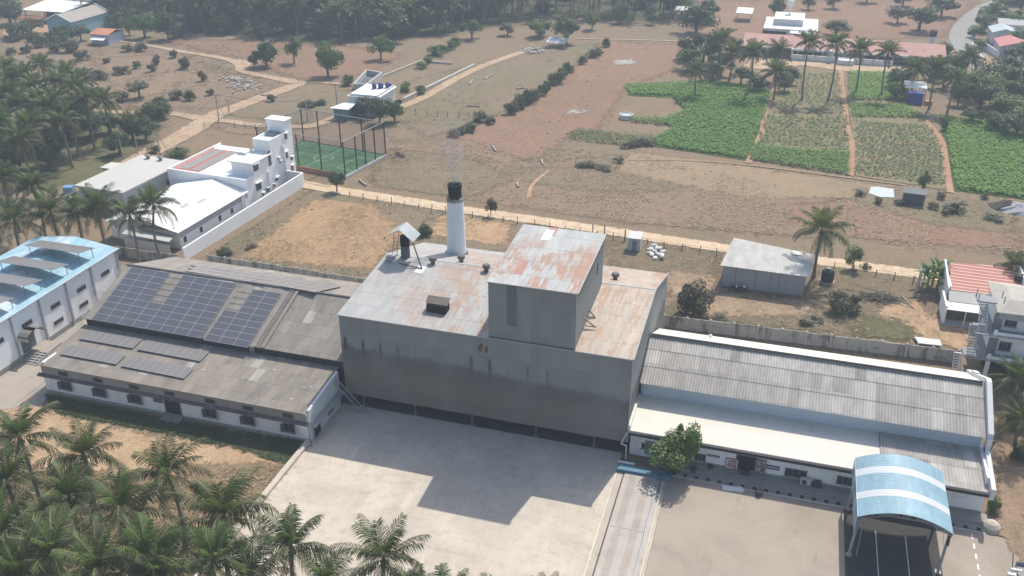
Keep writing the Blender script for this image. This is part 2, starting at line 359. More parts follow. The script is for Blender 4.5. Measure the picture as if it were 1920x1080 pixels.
# raised walk along the right-hand shed and its painted kerb
m = MB(); m.box(-5.6, 23.3, 77.15, 78.62, -.1, .42); m.box(-5.6, 23.3, 76.62, 77.15, -.1, .22)
struct(m.build('raised_walk', plain('walk_cement', (.30, .285, .265), .9, .2, 1.0, dirt=(.14, .12, .1))))
kw, kb = plain('kerb_shaded_white', (.26, .25, .235), .8, .25, 3), plain('kerb_black', (.035, .035, .035), .8, .3, 3)  # white blocks toned down in colour for the shade along the kerb
m = MB(); n = 78
for k in range(n):
    m.m = 1 if k % 3 == 0 else 0; x0 = -6.1+29.4*k/n; m.box(x0, x0+29.4/n-.004, 76.3, 76.6, -.1, .26)
struct(m.build('kerb', [kw, kb]))
m = MB(); m.box(-6.4, 23.6, 76.02, 76.28, -.1, .13); struct(m.build('gutter_strip', plain('pale_cement', (.47, .44, .40), .9, .2, 1.5)))
m = MB(); m.box(-43.95, -43.37, 36, 70.6, -.2, .42); m.box(-43.85, -43.45, 36, 70.6, .422, .46)
tag(m.build('kerb_wall', plain('kerb_wall_plaster', (.55, .49, .42), .9, .2, 1.2, dirt=(.25, .19, .14))), 'low pale kerb wall between the concrete yard and the palm grove', 'kerb wall')
# tracks and roads
ribbon('dirt_track', [(520, 330), (566, 345), (650, 360), (760, 377), (860, 393), (1000, 413), (1150, 435), (1350, 465), (1450, 480), (1560, 493), (1715, 513), (1800, 524), (1960, 545)], 3.7, dust, .11)
ribbon('dirt_track', [(205, 330, 5), (272, 292, 6), (318, 268, 6), (370, 238, 6.5), (400, 218, 6), (440, 202, 5), (490, 184, 5), (548, 162, 5), (556, 156, 4.5), (510, 146, 3.5), (455, 134, 3), (448, 122, 3.2), (420, 110, 3), (340, 97, 2.6), (270, 84, 2.2), (215, 76, 2)], 5, dust2, .12)
ribbon('dirt_track', [(458, 133), (466, 124), (455, 115), (428, 112)], 2.0, dust2, .125)
ribbon('dirt_track', [(372, 222, 4), (340, 216, 3), (310, 213, 3), (230, 211, 3), (140, 207, 3)], 3, dust2, .115)
ribbon('dirt_track', [(392, 226, 3), (430, 228, 3), (470, 234, 2.5), (545, 238, 3), (590, 235, 3.5), (640, 216, 3)], 3, dust2, .115)
ribbon('dirt_track', [(556, 156, 2), (600, 155, 2), (660, 160, 1.5), (690, 163, 1.5)], 2, dust2, .115)
ribbon('dirt_track', [(752, 202, 3), (800, 180, 3.2), (870, 140, 3.4), (930, 115, 3.2), (968, 102, 3), (1000, 90, 4)], 3, dust2, .12)
ribbon('dirt_track', [(1080, 73, 1.2), (1180, 75, 1.2), (1290, 78, 1.2)], 1.2, dust2, .12)
ribbon('dirt_track', [(1270, 78, 3), (1330, 74, 3), (1372, 80, 3)], 3, rpath, .12)
ribbon('tarmac_road', [(1850, 132, 7), (1828, 108, 7), (1808, 85, 7), (1802, 66, 6.5), (1812, 45, 6), (1832, 26, 6), (1858, 10, 5.5), (1900, -8, 5.5)], 6, plain('far_road_tarmac', (.27, .26, .245), .9, .15, .3), .13, prof=((-1, 0), (1, 1)))
ribbon('road_kerb', [(1846, 112), (1832, 96), (1823, 80)], .5, plain('kerb_white', (.5, .5, .5)), .16, prof=((-1, 1), (1, 1)))
zone('land', [(1836, 104), (1860, 112), (1858, 124), (1838, 122)], tan, .15, 1, 3, .4)
for P in ([(1402, 306), (1410, 290), (1430, 244), (1434, 215), (1452, 166), (1460, 150)], [(1594, 330), (1598, 275), (1590, 245), (1584, 200), (1578, 160), (1577, 132)], [(1782, 362), (1776, 325), (1770, 285), (1764, 262), (1744, 236), (1738, 226)]):
    ribbon('field_path', P, 1.5, rpath, .12)
ribbon('field_path', [(1430, 246), (1510, 250), (1592, 258), (1690, 268), (1765, 268)], .6, rpath, .115)
ribbon('field_path', [(1478, 158), (1530, 160), (1580, 164)], .8, rpath, .115)
ribbon('field_path', [(1598, 296), (1690, 304), (1772, 312)], .5, rpath, .115)
ribbon('field_path', [(1176, 300), (1300, 302), (1420, 312), (1590, 334), (1700, 348)], .9, stub, .12)
ribbon('field_path', [(1030, 470-150), (1000, 345), (990, 372)], .8, tan, .115)
zone('land', [(1392, 128), (1470, 132), (1500, 122), (1580, 134), (1680, 136), (1700, 140), (1690, 122), (1400, 112)], ground_mat('swept_house_yard', (.50, .37, .26), (.44, .32, .22), (.36, .26, .18), 1.5, True, .3), .10, 1.5, 4, .6)
zone('land', [(20, 42), (110, 40), (120, 60), (60, 66), (0, 66)], tan, .10, 2, 5, .8)
for P in ([(1150, 113), (1192, 113), (1190, 122), (1150, 122)], [(1060, 206), (1098, 207), (1092, 214), (1062, 213)]):
    zone('pale_patch', P, ground_mat('lime_patch', (.42, .40, .37), (.36, .34, .31), (.3, .27, .24), 2, .7, .2), .12, 2.5, 3, .8)
# crop plot soils
zone('crop_soil', [(1462, 134), (1576, 134), (1588, 215), (1596, 330), (1404, 300), (1432, 236), (1452, 180)], crop_soil, .09, 1, 4, .4)
zone('crop_soil', [(1590, 132), (1690, 136), (1745, 232), (1772, 290), (1778, 358), (1602, 330), (1590, 215)], crop_soil, .09, 1, 4, .4)
zone('crop_soil', [(1172, 158), (1330, 150), (1450, 165), (1428, 235), (1402, 302), (1232, 276), (1222, 262), (1262, 240), (1235, 228), (1285, 208), (1262, 184), (1180, 180)], crop_green, .095, 1, 4, .5)
zone('crop_soil', [(1760, 214), (1920, 240), (1960, 380), (1788, 358), (1772, 280)], crop_green, .09, 1, 4, .5)
# pond
wat = NT('pale_pond_water'); wat.bsdf((.50, .55, .56), .12, 0, wat.noise(wat.pos(), 3, 3), .05, .02, spec=.6)
zone('pond_water', [(1631, 352), (1645, 351), (1678, 356), (1677, 372), (1650, 371), (1630, 364)], wat.m, .13, 0, 3, .25)
# ================================================================ materials of the works
rust_roof = sheet_mat('rusting_roof_sheet', (.385, .385, .38), 1.05, 2.45, .07, (.40, .25, .165), .85, .485, lap=.85, rough=.55, edge_rust=('x', -43, -28, .2), oy=.6)
rust_roof_r = sheet_mat('rusting_roof_sheet_wing', (.44, .375, .32), 1.05, 2.45, .06, (.40, .245, .16), .8, .49, lap=.6, rough=.55, oy=.6)
rust_top = sheet_mat('rusting_top_sheet', (.40, .41, .41), 1.0, 3.05, .08, (.39, .215, .135), .9, .485, lap=.8, rough=.5, cols=((.40, .22, .175), .05), oy=2.3, edge_rust=('y', 91.0, 85.0, .1))
galv = plain('galvanised_trim', (.40, .41, .41), .5, .15, 1.5)
# sooty grey wall cladding
def cladding(name):
    t = NT(name); v = t.pos(); sx = t.n('SeparateXYZ', {0: v}); x, z = sx.outputs[0], sx.outputs[2]
    base = t.mix(t.noise(t.pos((1, 1, .4)), .5, 5, .6), (.225, .238, .238), (.265, .273, .268))
    sw = t.n('TexWhiteNoise', {0: t.n('CombineXYZ', {0: t.math('FLOOR', t.math('DIVIDE', x, 1.02)), 1: t.math('FLOOR', t.math('DIVIDE', z, 3.2))})}, noise_dimensions='2D')
    base = t.mix(1.0, base, t.rng(sw.outputs[0], 0, 1, .93, 1.06, False), 'MULTIPLY')
    line = t.math('ADD', z, t.math('MULTIPLY', t.noise(t.pos((1, 1, .1)), .35, 5, .65), 2.6))     # soot belt below the old gutter line
    lq = t.math('ADD', line, t.math('MULTIPLY', x, .05)); lo = t.math('MULTIPLY', t.rng(lq, 7.1, 7.95, 1, 0), t.rng(t.noise(t.pos((1, 1, .4)), .3, 4, .6), .3, .6, .6, 1))
    c = t.mix(t.math('MULTIPLY', lo, .85), base, t.mix(t.rng(lq, 4.2, 7.3), t.mix(t.noise(t.pos((1, 1, .5)), .4, 5, .6), (.175, .154, .132), (.215, .186, .156)), (.128, .124, .12)))
    st = t.noise(t.pos((1, 1, .05)), 1.5, 4, .6); fx = t.math('FRACT', t.math('DIVIDE', t.math('ADD', x, t.math('MULTIPLY', st, .35)), 2.05))
    drip = t.math('MULTIPLY', t.rng(t.math('ABSOLUTE', t.math('SUBTRACT', fx, .5)), .03, .13, 1, 0), t.math('MULTIPLY', t.rng(z, 9.3, 8.9, 0, 1), t.rng(z, 6.4, 8.4, 0, 1)))
    c = t.mix(t.math('MULTIPLY', drip, t.rng(t.noise(t.pos((1, 1, .02)), .3, 3), .38, .6, .0, .8)), c, (.05, .05, .055))
    lp = t.math('FRACT', t.math('DIVIDE', t.math('ADD', z, .25), 3.2)); c = t.mix(t.rng(lp, 0, .02, .5, 0), c, (.06, .065, .07))
    bump = t.math('SINE', t.math('MULTIPLY', t.math('ADD', x, sx.outputs[1]), 2*math.pi/.25))
    return t.bsdf(c, .95, 0, bump, .22, .03, spec=.08)
clad = cladding('sooty_wall_cladding')
cem = sheet_mat('cement_roof_sheet', (.272, .244, .214), 1.05, 1.9, .11, None, lap=.7, rough=.9, period=.18, bstr=.3, cols=((.42, .40, .37), .04), blotch=((.15, .14, .13), .35, .5), oy=.3)
cem_dark = sheet_mat('cement_roof_sheet_stained', (.258, .228, .198), 1.05, 2.15, .10, None, lap=.6, rough=.9, period=.18, bstr=.3, cols=((.36, .34, .31), .03), blotch=((.15, .14, .125), .4, .6), oy=.9)
cem_rib = sheet_mat('ribbed_cement_sheet', (.42, .395, .365), 1.05, 2.35, .15, None, lap=.55, rough=.9, cols=((.52, .50, .47), .11), blotch=((.30, .28, .255), .3, .4), oy=-1.1)
white_r = plain('limewashed_roof', (.68, .64, .57), .8, .10, .5, dirt=(.50, .45, .39), dirt_amt=.6)
white_w = plain('whitewashed_wall', (.82, .83, .84), .85, .10, .7, dirt=(.42, .40, .38), dirt_amt=.4)
blue_w = plain('pale_blue_wall', (.50, .57, .66), .8, .08, .4, dirt=(.36, .40, .46), dirt_amt=.35)
plinth = plain('stained_plinth', (.33, .31, .285), .95, .25, 1.0)
awn_m = plain('weathered_ledge', (.13, .12, .115), .95, .4, 1.2, dirt=(.30, .28, .26), dirt_amt=.8)
dark = plain('dark_interior', (.018, .018, .02), .9, .2)
glass = plain('dim_window_glass', (.035, .045, .055), .25, .3, 2, spec=.5)
frame_m = plain('window_frame_grey', (.22, .23, .24), .7, .15, 3)
shut_m = plain('shutter_grey', (.12, .125, .13), .7, .2, 3)
steel = plain('grey_steel', (.20, .20, .20), .55, .2, 2)
dsteel = plain('dark_steel', (.06, .06, .065), .55, .25, 2)
# ================================================================ factory
fx0, fx1, fy, yr, yb = -42.7, -11.05, 78.0, 91.2, 102.6
ze, zr, zb = 11.85, 12.95, 9.4
fac = thing('factory', 'tall grey sheet-clad factory with rusty roofs in the middle of the works', 'factory', (-27, 78, 0))
m = MB(); th = .07
m.q((fx0, fy, 1.85), (fx1, fy, 1.85), (fx1, fy, ze), (fx0, fy, ze)); m.q((fx0, fy+th, 1.85), (fx0, fy+th, ze), (fx1, fy+th, ze), (fx1, fy+th, 1.85)); m.q((fx0, fy, 1.85), (fx0, fy+th, 1.85), (fx1, fy+th, 1.85), (fx1, fy, 1.85))
m.prism([(fx1-.07, fy+th, 1.85), (fx1-.07, yb, .1), (fx1-.07, yb, zb), (fx1-.07, yr, zr-.02), (fx1-.07, fy+th, ze)], (.07, 0, 0))
m.prism([(fx0, fy+th, 1.85), (fx0, yb, .1), (fx0, yb, zb), (fx0, yr, zr-.02), (fx0, fy+th, ze)], (.07, 0, 0))
m.box(fx0, fx1, yb-.07+.07, yb+.07, .1, zb)
m.build('wall', clad, fac)
# main roof, cut around the raised block
bx0, bx1, by1 = -25.87, -16.88, 91.0
def roofz(y): return ze+.05+(zr-ze)*(y-fy)/(yr-fy) if y <= yr else zr+.05-(zr-zb)*(y-yr)/(yb-yr)
def rslab(mb, x0, x1, y0, y1, dz=0.0, th=.05): mb.slab([(x0, y0, roofz(y0)+dz), (x1, y0, roofz(y0)+dz), (x1, y1, roofz(y1)+dz), (x0, y1, roofz(y1)+dz)], th)
m = MB(); rslab(m, fx0-.12, bx0, fy-.22, yr); rslab(m, fx0-.12, bx0, yr, yb+.2); rslab(m, bx0, bx1, yr, yb+.2)
m.m = 1; rslab(m, bx1, fx1+.12, fy-.22, yr); rslab(m, bx1, fx1+.12, yr, yb+.2)
roof = m.build('roof', [rust_roof, rust_roof_r], fac)
m = MB(); m.slab([(fx0-.2, yr-.14, zr+.075), (bx0, yr-.14, zr+.075), (bx0, yr+.14, zr+.07), (fx0-.2, yr+.14, zr+.07)], .03); m.slab([(bx1, yr-.14, zr+.075), (fx1+.2, yr-.14, zr+.075), (fx1+.2, yr+.14, zr+.07), (bx1, yr+.14, zr+.07)], .03)
m.cyl((fx1+.1, fy-.25, ze+.08), (fx1+.1, yr, zr+.1), .07, n=6); m.cyl((fx1+.1, yr, zr+.1), (fx1+.1, yb+.2, zb+.12), .07, n=6)
m.cyl((fx0, fy-.24, ze+.03), (fx1, fy-.24, ze+.03), .06, n=6)
m.cyl((fx1+.02, fy-.03, 1.9), (fx1+.02, fy-.03, ze), .07, n=6)
m.build('flashing', galv, fac)
# raised block
z0, z1 = 18.25, 18.85
m = MB()
m.prism([(bx0, fy+.07, ze+.1), (bx1, fy+.07, ze+.1), (bx1, fy+.07, z0), (bx0, fy+.07, z0)], (0, -.075, 0))
m.prism([(bx1-.06, fy+.072, ze), (bx1-.06, by1, ze), (bx1-.06, by1, z1-.02), (bx1-.06, fy+.072, z0)], (.06, 0, 0))
m.prism([(bx0, fy+.072, ze), (bx0, by1, ze), (bx0, by1, z1-.02), (bx0, fy+.072, z0)], (.06, 0, 0))
m.box(bx0+.06, bx1-.06, by1-.06, by1, ze, z1-.02)
ub = m.build('upper_block', clad, fac)
m = MB(); m.slab([(bx0-.15, fy-.2, z0+.05), (bx1+.15, fy-.2, z0+.05), (bx1+.15, by1+.12, z1+.05), (bx0-.15, by1+.12, z1+.05)], .05)
tr = m.build('upper_roof', rust_top, fac)
m = MB(); m.cyl((bx1+.15, fy-.2, z0+.05), (bx1+.15, by1+.1, z1+.05), .06, n=6); m.cyl((bx1+.02, fy-.02, ze+.1), (bx1+.02, fy-.02, z0), .07, n=6); m.cyl((bx0-.1, fy-.22, z0+.03), (bx1+.1, fy-.22, z0+.03), .05, n=6)
m.build('flashing', galv, fac)
def skyl(px, py, z, w, l, par, zf):
    p = G(px, py, z); m = MB(); a, b = p.y-l/2, p.y+l/2
    m.slab([(p.x-w/2, a, zf(a)), (p.x+w/2, a, zf(a)), (p.x+w/2, b, zf(b)), (p.x-w/2, b, zf(b))], .02); return m.build('skylight', plain('translucent_sheet', (.80, .80, .77), .5, .06, 1), par)
skyl(1027, 441, 18.8, .95, 2.5, fac, lambda y: z0+.05+(z1-z0)*(y-fy+.2)/(by1-fy+.3)+.03)
skyl(788, 507, 12.7, 1.0, 1.5, fac, lambda y: roofz(y)+.03)
m = MB()
m.box(bx1-.001, bx1+.02, 87.6, 88.0, 15.6, 16.9)
m.build('loading_slot', dark, fac)
# roof hood with a gabled sheet cover over a dark opening
p = G(822, 582, 12.2); hx, hy = p.x, p.y; hz = roofz(hy)
m = MB(); m.box(hx-1.15, hx+1.05, hy-.55, hy+.6, hz-.25, hz+.85)
hood = m.build('roof_hood', dark, fac)
m = MB(); m.slab([(hx-1.3, hy-.35, hz+.95), (hx+1.2, hy-.35, hz+.95), (hx+1.2, hy+.5, hz+1.45), (hx-1.3, hy+.5, hz+1.45)], .05); m.slab([(hx-1.3, hy+.5, hz+1.45), (hx+1.2, hy+.5, hz+1.45), (hx+1.2, hy+1.0, hz+1.15), (hx-1.3, hy+1.0, hz+1.15)], .05)
m.build('cover', plain('rusty_hood_sheet', (.22, .19, .165), .8, .25, 2, dirt=(.2, .11, .07)), hood)
# small roof ventilators
vm = plain('ventilator_zinc', (.13, .125, .12), .5, .3, 3)
for px, py in ((812, 499), (865, 492), (912, 513), (1154, 517)):
    p = G(px, py, 12.6); m = MB(); zz = roofz(p.y)
    m.lathe((p.x, p.y, zz-.1), [(.26, 0), (.26, .42), (.40, .5), (.46, .62), (.46, .8), (.36, .93)], 12)
    m.build('ventilator', vm, fac)
m = MB()
for i, x in enumerate((-34.7, -28.1, -20.9, -14.6, -40.9)): m.box(x-.11, x+.11, 78.6, 78.82, .1, 3.2)
pm = plain('painted_post', (.16, .16, .16), .7, .2, 2)
for i, x in enumerate((-40.9, -34.7, -28.1, -20.9, -14.6)):
    m = MB(); m.box(x-.08, x+.08, 78.55, 78.71, .1, 11.7); m.box(x-.3, x+.3, 78.4, 78.95, .1, .16); m.build('post', pm, fac)
m = MB(); m.box(-42.4, -11.4, 84.0, 84.12, .1, 6); m.build('inner_wall', plain('unlit_inner_wall', (.05, .05, .052), .95, .3, .6), fac)  # set close and coloured near-black to paint the dark of the interior
for x, w, h, d in ((-38.6, 1.6, 1.5, 1.2), (-33.2, 2.2, 1.9, 1.6), (-25, 1.3, 1.2, 1.0), (-17.4, 2.4, 1.6, 1.6)):
    m = MB(); m.box(x, x+w, 80.2, 80.2+d, .1, .1+h*.7); m.cyl((x+w*.2, 80.2+d/2, h*.8+.2), (x+w*.8, 80.2+d/2, h*.8+.2), .34, n=10); m.box(x+.1, x+w-.1, 80.35, 80.05+d, .1+h*.7, .14+h*.7)
    tag(m.build('boiler_pump', plain('sooty_machine', (.07, .075, .08), .7, .3, 2), loc=(x, 80.2, .1)), 'dark machine standing under the raised front wall of the grey factory', 'machine', 'machines under the factory front')
# steel bracket on the side of the raised block, rusted patch on the front wall
for yy, L in ((82.2, 1.25), (84.2, .75)):
    m = MB(); m.cyl((bx1, yy, 13.2), (bx1+L, yy-.15, 12.45), .08, n=6); m.cyl((bx1, yy-.2, 12.5), (bx1+L*.9, yy-.15, 12.5), .06, n=6); m.build('pipe_bracket', plain('bracket_steel', (.33, .28, .23), .6, .2, 3), fac)
m = MB(); random.seed(4)
for k in range(7):
    a = -27.1+random.uniform(0, 1.0); h = random.uniform(9.9, 10.6); m.box(a, a+random.uniform(.12, .3), fy-.02-.003*k, fy-.012, h, h+random.uniform(.2, .7))
m.build('corroded_patch', plain('corroded_red', (.19, .085, .065), .9, .4, 4), fac)
m = MB(); m.box(-23.95, -22.9, fy-.018, fy-.008, 13.6, 18.1); m.build('replaced_sheet', plain('darker_sheet', (.125, .145, .16), .6, .1, 1.5), fac)
# ladder leaning between yard and shed roof
a, b = Vector((-40.3, 77.35, .11)), Vector((-43.55, 76.9, 4.35)); dr = (b-a).normalized(); sd = Vector((0.35, 1, 0)).normalized()*.3
lad = thing('leaning_ladder', 'long grey steel ladder leaning from the yard up to the left shed roof', 'ladder', tuple(a))
ll = plain('ladder_steel', (.30, .31, .32), .5, .15, 2)
for s in (-1, 1):
    m = MB(); m.cyl(a+sd*s, b+sd*s, .05, n=6); m.build('rail', ll, lad)
m = MB(); n = 17
for k in range(1, n): m.cyl(a.lerp(b, k/n)-sd, a.lerp(b, k/n)+sd, .032, n=5)
m.build('rungs', ll, lad)
# ---------------------------------------------------------------- chimney
cb = G(856, 466, 11.6); cx, cy_ = cb.x, cb.y
cz = Vector((cx, cy_, 0)); dist = onY(853, 346, cy_).z; ch = dist
chim = thing('chimney', 'white round chimney with a sooty black rim rising through the factory roof', 'chimney', (cx, cy_, 0))
m = MB(); m.lathe((cx, cy_, .05), [(1.32, 0), (1.26, roofz(cy_)-.1), (1.22, roofz(cy_)+.05), (1.17, roofz(cy_)+1.0), (.98, ch-2.0), (.97, ch-1.75)], 28)
m.build('shaft', plain('chimney_limewash', (.70, .73, .77), .8, .07, .6, dirt=(.56, .57, .58), dirt_amt=.5), chim, smooth=True)
m = MB()
pr = [(.80, ch-1.75), (.80, ch-.35), (.88, ch-.3), (.88, ch-.05), (.84, ch), (.62, ch), (.62, ch-1.2), (.02, ch-1.25)]
m.lathe((cx, cy_, .05), pr, 24); m.build('soot_rim', plain('soot_black', (.012, .012, .013), .9, .5, 2), chim)
m = MB(); m.lathe((cx, cy_, .05), [(1.42, roofz(cy_)-.15), (1.40, roofz(cy_)+.12), (1.22, roofz(cy_)+.16)], 28); m.build('collar', plain('tar_collar', (.10, .10, .10), .9, .2), chim)
m = MB(); m.lathe((cx, cy_, .05), [(1.03, ch-2.05), (1.05, ch-1.9), (1.0, ch-1.75), (.8, ch-1.7)], 28)
for k in range(10):
    w = k*.63; m.cyl((cx+math.cos(w)*.98, cy_+math.sin(w)*.98, ch-1.7), (cx+math.cos(w)*.98, cy_+math.sin(w)*.98, ch-1.35), .05, n=5)
m.build('cap_ring', plain('cap_stained', (.30, .29, .28), .8, .4, 3, dirt=(.05, .05, .05), dirt_amt=.8), chim)
# smoke leaving the chimney
sm = NT('thin_smoke'); nz = sm.noise(sm.pos((1, 1, .55)), .75, 4, .65, .8); sz = sm.n('SeparateXYZ', {0: sm.pos()})
den = sm.math('MULTIPLY', sm.rng(nz, .42, .72, 0, 1), sm.rng(sz.outputs[2], ch-.3, ch+8.5, .75, .0, False))
pv = sm.n('VolumePrincipled', {'Color': (.55, .6, .68), 'Density': den, 'Anisotropy': .2}); sm.t.links.new(pv.outputs[0], sm.out.inputs[1])
m = MB(); pts = [(.45, 0), (.75, .7), (1.0, 2.2), (1.35, 4.5), (1.8, 7.0), (2.1, 8.8)]
b0 = len(m.v); n = 16
for r, z in pts:
    for i in range(n): w = 2*math.pi*i/n; m.v.append((cx-.02*z*z*.3+r*math.cos(w), cy_+r*math.sin(w), ch+.05+z))
for k in range(len(pts)-1):
    for i in range(n): m.f.append((k*n+i, k*n+(i+1) % n, (k+1)*n+(i+1) % n, (k+1)*n+i)); m.mi.append(0)
m.f += [list(range(n-1, -1, -1)), [(len(pts)-1)*n+i for i in range(n)]]; m.mi += [0, 0]
so = tag(m.build('chimney_smoke', sm.m, loc=(cx, cy_, ch)), 'thin grey smoke drifting up from the white chimney', 'smoke', kind='stuff')
# ---------------------------------------------------------------- exhaust stack with tilted hood
p = G(761, 487, 12.6); ex, ey = p.x, p.y; ez = roofz(ey)
et = onY(760, 441, ey).z
exh = thing('exhaust_stack', 'dark sooty exhaust pipe under a tilted sheet hood on the factory roof', 'exhaust stack', (ex, ey, ez))
m = MB(); m.lathe((ex, ey, ez-.2), [(.55, 0), (.52, 1.5), (.50, et-ez-.1)], 16); m.m = 1; m.lathe((ex, ey, ez-.2), [(.56, 1.7), (.55, et-ez+.1)], 16); m.build('pipe', [plain('stack_grey', (.12, .12, .13), .7, .35, 2), MC['soot_black']], exh, smooth=False)
m = MB(); t = et
m.slab([(ex-.15, ey-1.15, t+1.15), (ex+1.55, ey-1.25, t-.15), (ex+1.55, ey+1.15, t-.15), (ex-.15, ey+1.25, t+1.15)], .05)
m.slab([(ex-1.5, ey-1.0, t+.35), (ex-.15, ey-1.15, t+1.15), (ex-.15, ey+1.25, t+1.15), (ex-1.5, ey+1.1, t+.35)], .05)
m.build('rain_hood', plain('hood_sheet', (.40, .44, .45), .5, .12, 1.5, dirt=(.22, .23, .23)), exh)
m = MB(); m.cyl((ex+.9, ey-.3, t+.1), (ex+2.9, ey-2.2, roofz(ey-2.2)+.05), .08, n=6); m.cyl((ex+2.9, ey-2.2, roofz(ey-2.2)+.1), (ex-.2, ey-1.7, roofz(ey-1.7)+.08), .05, n=6); m.build('stay', dsteel, exh)
m = MB()
for s in (-.75, -1.35):
    m.cyl((ex+s-.15, ey-.45, roofz(ey)+.0), (ex+s+.2, ey-.25, t+.5), .035, n=5)
for k in range(6): z = ez+.3+k*(t-ez)/6.5; m.cyl((ex-.85+.05*k, ey-.42, z), (ex-1.45+.05*k, ey-.42, z), .03, n=5)
m.build('stack_ladder', plain('old_ladder', (.20, .17, .14), .7, .2, 3), exh)
m = MB(); m.box(ex-1.9, ex-1.0, ey-1.4, ey-.6, roofz(ey-1)+.02, roofz(ey-1)+.35); m.slab([(ex-2.0, ey-1.5, roofz(ey)+.42), (ex-.9, ey-1.5, roofz(ey)+.5), (ex-.9, ey-.5, roofz(ey)+.5), (ex-2.0, ey-.5, roofz(ey)+.42)], .04)
m.build('junction_box', plain('pale_box', (.45, .47, .48), .6, .15, 2), exh)
# ================================================================ window / door helper
def window(par, c, w, h, axis='x', sgn=-1, shutters=False, sill=True, bars=2):
    """opening in a wall lying along axis, facing sgn on the other axis; c is the centre on the wall face"""
    def bx(mb, a0, a1, d0, d1, z0, z1):
        d0, d1 = (d0, d1) if d0 < d1 else (d1, d0)
        if axis == 'x': mb.box(c[0]+a0, c[0]+a1, c[1]+d0, c[1]+d1, c[2]+z0, c[2]+z1)
        else: mb.box(c[0]+d0, c[0]+d1, c[1]+a0, c[1]+a1, c[2]+z0, c[2]+z1)
    s = sgn
    m = MB(); f = .06
    bx(m, -w/2-f, w/2+f, 0, s*.07, h/2, h/2+f); bx(m, -w/2-f, w/2+f, 0, s*.07, -h/2-f, -h/2); bx(m, -w/2-f, -w/2, 0, s*.07, -h/2, h/2); bx(m, w/2, w/2+f, 0, s*.07, -h/2, h/2)
    for k in range(1, bars): a = -w/2+w*k/bars; bx(m, a-.02, a+.02, s*.012, s*.05, -h/2, h/2)
    wf = m.build('window', frame_m, par)
    m = MB(); bx(m, -w/2, w/2, 0, s*.012, -h/2, h/2); m.build('pane', glass, wf)
    if sill: m = MB(); bx(m, -w/2-.12, w/2+.12, 0, s*.16, -h/2-.14, -h/2-f-.003); m.build('sill', plain('sill_cement', (.34, .33, .32), .9, .2, 2), wf)
    if shutters:
        for e in (-1, 1):
            m = MB(); a0, a1 = (e*w/2, e*(w/2+.30)); a0, a1 = min(a0, a1), max(a0, a1)
            bx(m, a0, a1, s*.075, s*.36, -h/2, h/2) if False else m.hexa([((c[0]+a) if axis == 'x' else c[0]+d, (c[1]+d) if axis == 'x' else c[1]+a, c[2]+z) for z in (-h/2, h/2) for a, d in ((e*w/2, s*.08), (e*(w/2+.26), s*.40), (e*(w/2+.29), s*.39), (e*(w/2+.03), s*.07))])
            m.build('shutter', shut_m, wf)
    return wf
# ================================================================ left shed (two roof levels)
lx0, lx1, ly = -77.0, -43.7, 70.75
shed = thing('warehouse_shed', 'long low shed with stepped grey roofs carrying solar panels beside the factory', 'warehouse', (-60, 70.75, 0))
m = MB(); m.box(lx0, lx1, ly, ly+.25, 0, 3.55); m.box(lx0, lx0+.25, ly+.25, 79, 0, 3.9); m.box(lx0, lx0+.25, 79, 97, 0, 5.0)
m.prism([(lx0, 79, 5.0), (lx0, 97, 5.0), (lx0, 88, 8.1)], (.25, 0, 0)); m.box(lx0+.25, -42.8, 96.8, 97, 0, 5.0)
m.build('wall', white_w, shed)
m = MB(); m.box(lx0-.03, lx1+.03, ly-.045, ly-.002, 0, .38); m.build('plinth', plinth, shed)
m = MB(); m.box(lx0-.02, lx1+.02, ly-.03, ly-.002, 2.61, 3.54); m.build('wall_band', plain('grimy_wall_band', (.30, .285, .265), .9, .2, 1.0, dirt=(.18, .165, .15)), shed)
m = MB(); m.hexa([(lx0-.5, ly-.42, 2.36), (lx1+.35, ly-.42, 2.36), (lx1+.35, ly-.003, 2.42), (lx0-.5, ly-.003, 2.42), (lx0-.5, ly-.42, 2.46), (lx1+.35, ly-.42, 2.46), (lx1+.35, ly-.003, 2.60), (lx0-.5, ly-.003, 2.62)]); m.build('ledge', awn_m, shed)
m = MB(); m.slab([(lx0-.45, ly-.08, 3.66), (lx1-.05, ly-.08, 3.66), (lx1-.05, 78.95, 4.45), (lx0-.45, 78.95, 4.45)], .06); m.build('lower_roof', cem_dark, shed)
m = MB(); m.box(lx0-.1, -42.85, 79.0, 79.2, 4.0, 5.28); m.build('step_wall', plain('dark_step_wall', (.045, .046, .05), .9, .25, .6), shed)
ux0, uzE, uzR = lx0-.35, 5.36, 8.2
def upz(y): return uzE+(uzR-uzE)*(y-78.8)/(88-78.8)
m = MB(); m.slab([(ux0, 78.8, uzE), (-42.78, 78.8, uzE), (-42.78, 88, uzR), (ux0, 88, uzR)], .07); m.slab([(ux0, 88, uzR), (-42.78, 88, uzR), (-42.78, 97.4, 5.05), (ux0, 97.4, 5.05)], .07); m.build('upper_roof', cem, shed)
m = MB(); m.cyl((ux0, 88, uzR+.05), (-42.8, 88, uzR+.05), .13, n=7); m.build('ridge_cap', plain('ridge_cap_cement', (.2, .19, .18), .9, .2, 1), shed)
m = MB()
for k, dx in enumerate((.15, .75)): m.cyl((ux0-dx*.6, 78.6, uzE+.06+.05*k), (ux0-dx*.6, 88.2, uzR+.1+.05*k), .05, n=6); m.cyl((lx0-.4-dx, ly, 3.8), (lx0-.4-dx, 78.9, 4.7), .05, n=6)
for y in (80, 83, 86, 88): m.cyl((ux0-.7, y, upz(y)+.1), (ux0+.2, y, upz(y)+.12), .04, n=5)
m.build('conduit', plain('conduit_grey', (.36, .35, .34), .6, .2, 2), shed)
m = MB()   # cable trunking up the roof beside the panels
x = G(475, 655, 5.3).x
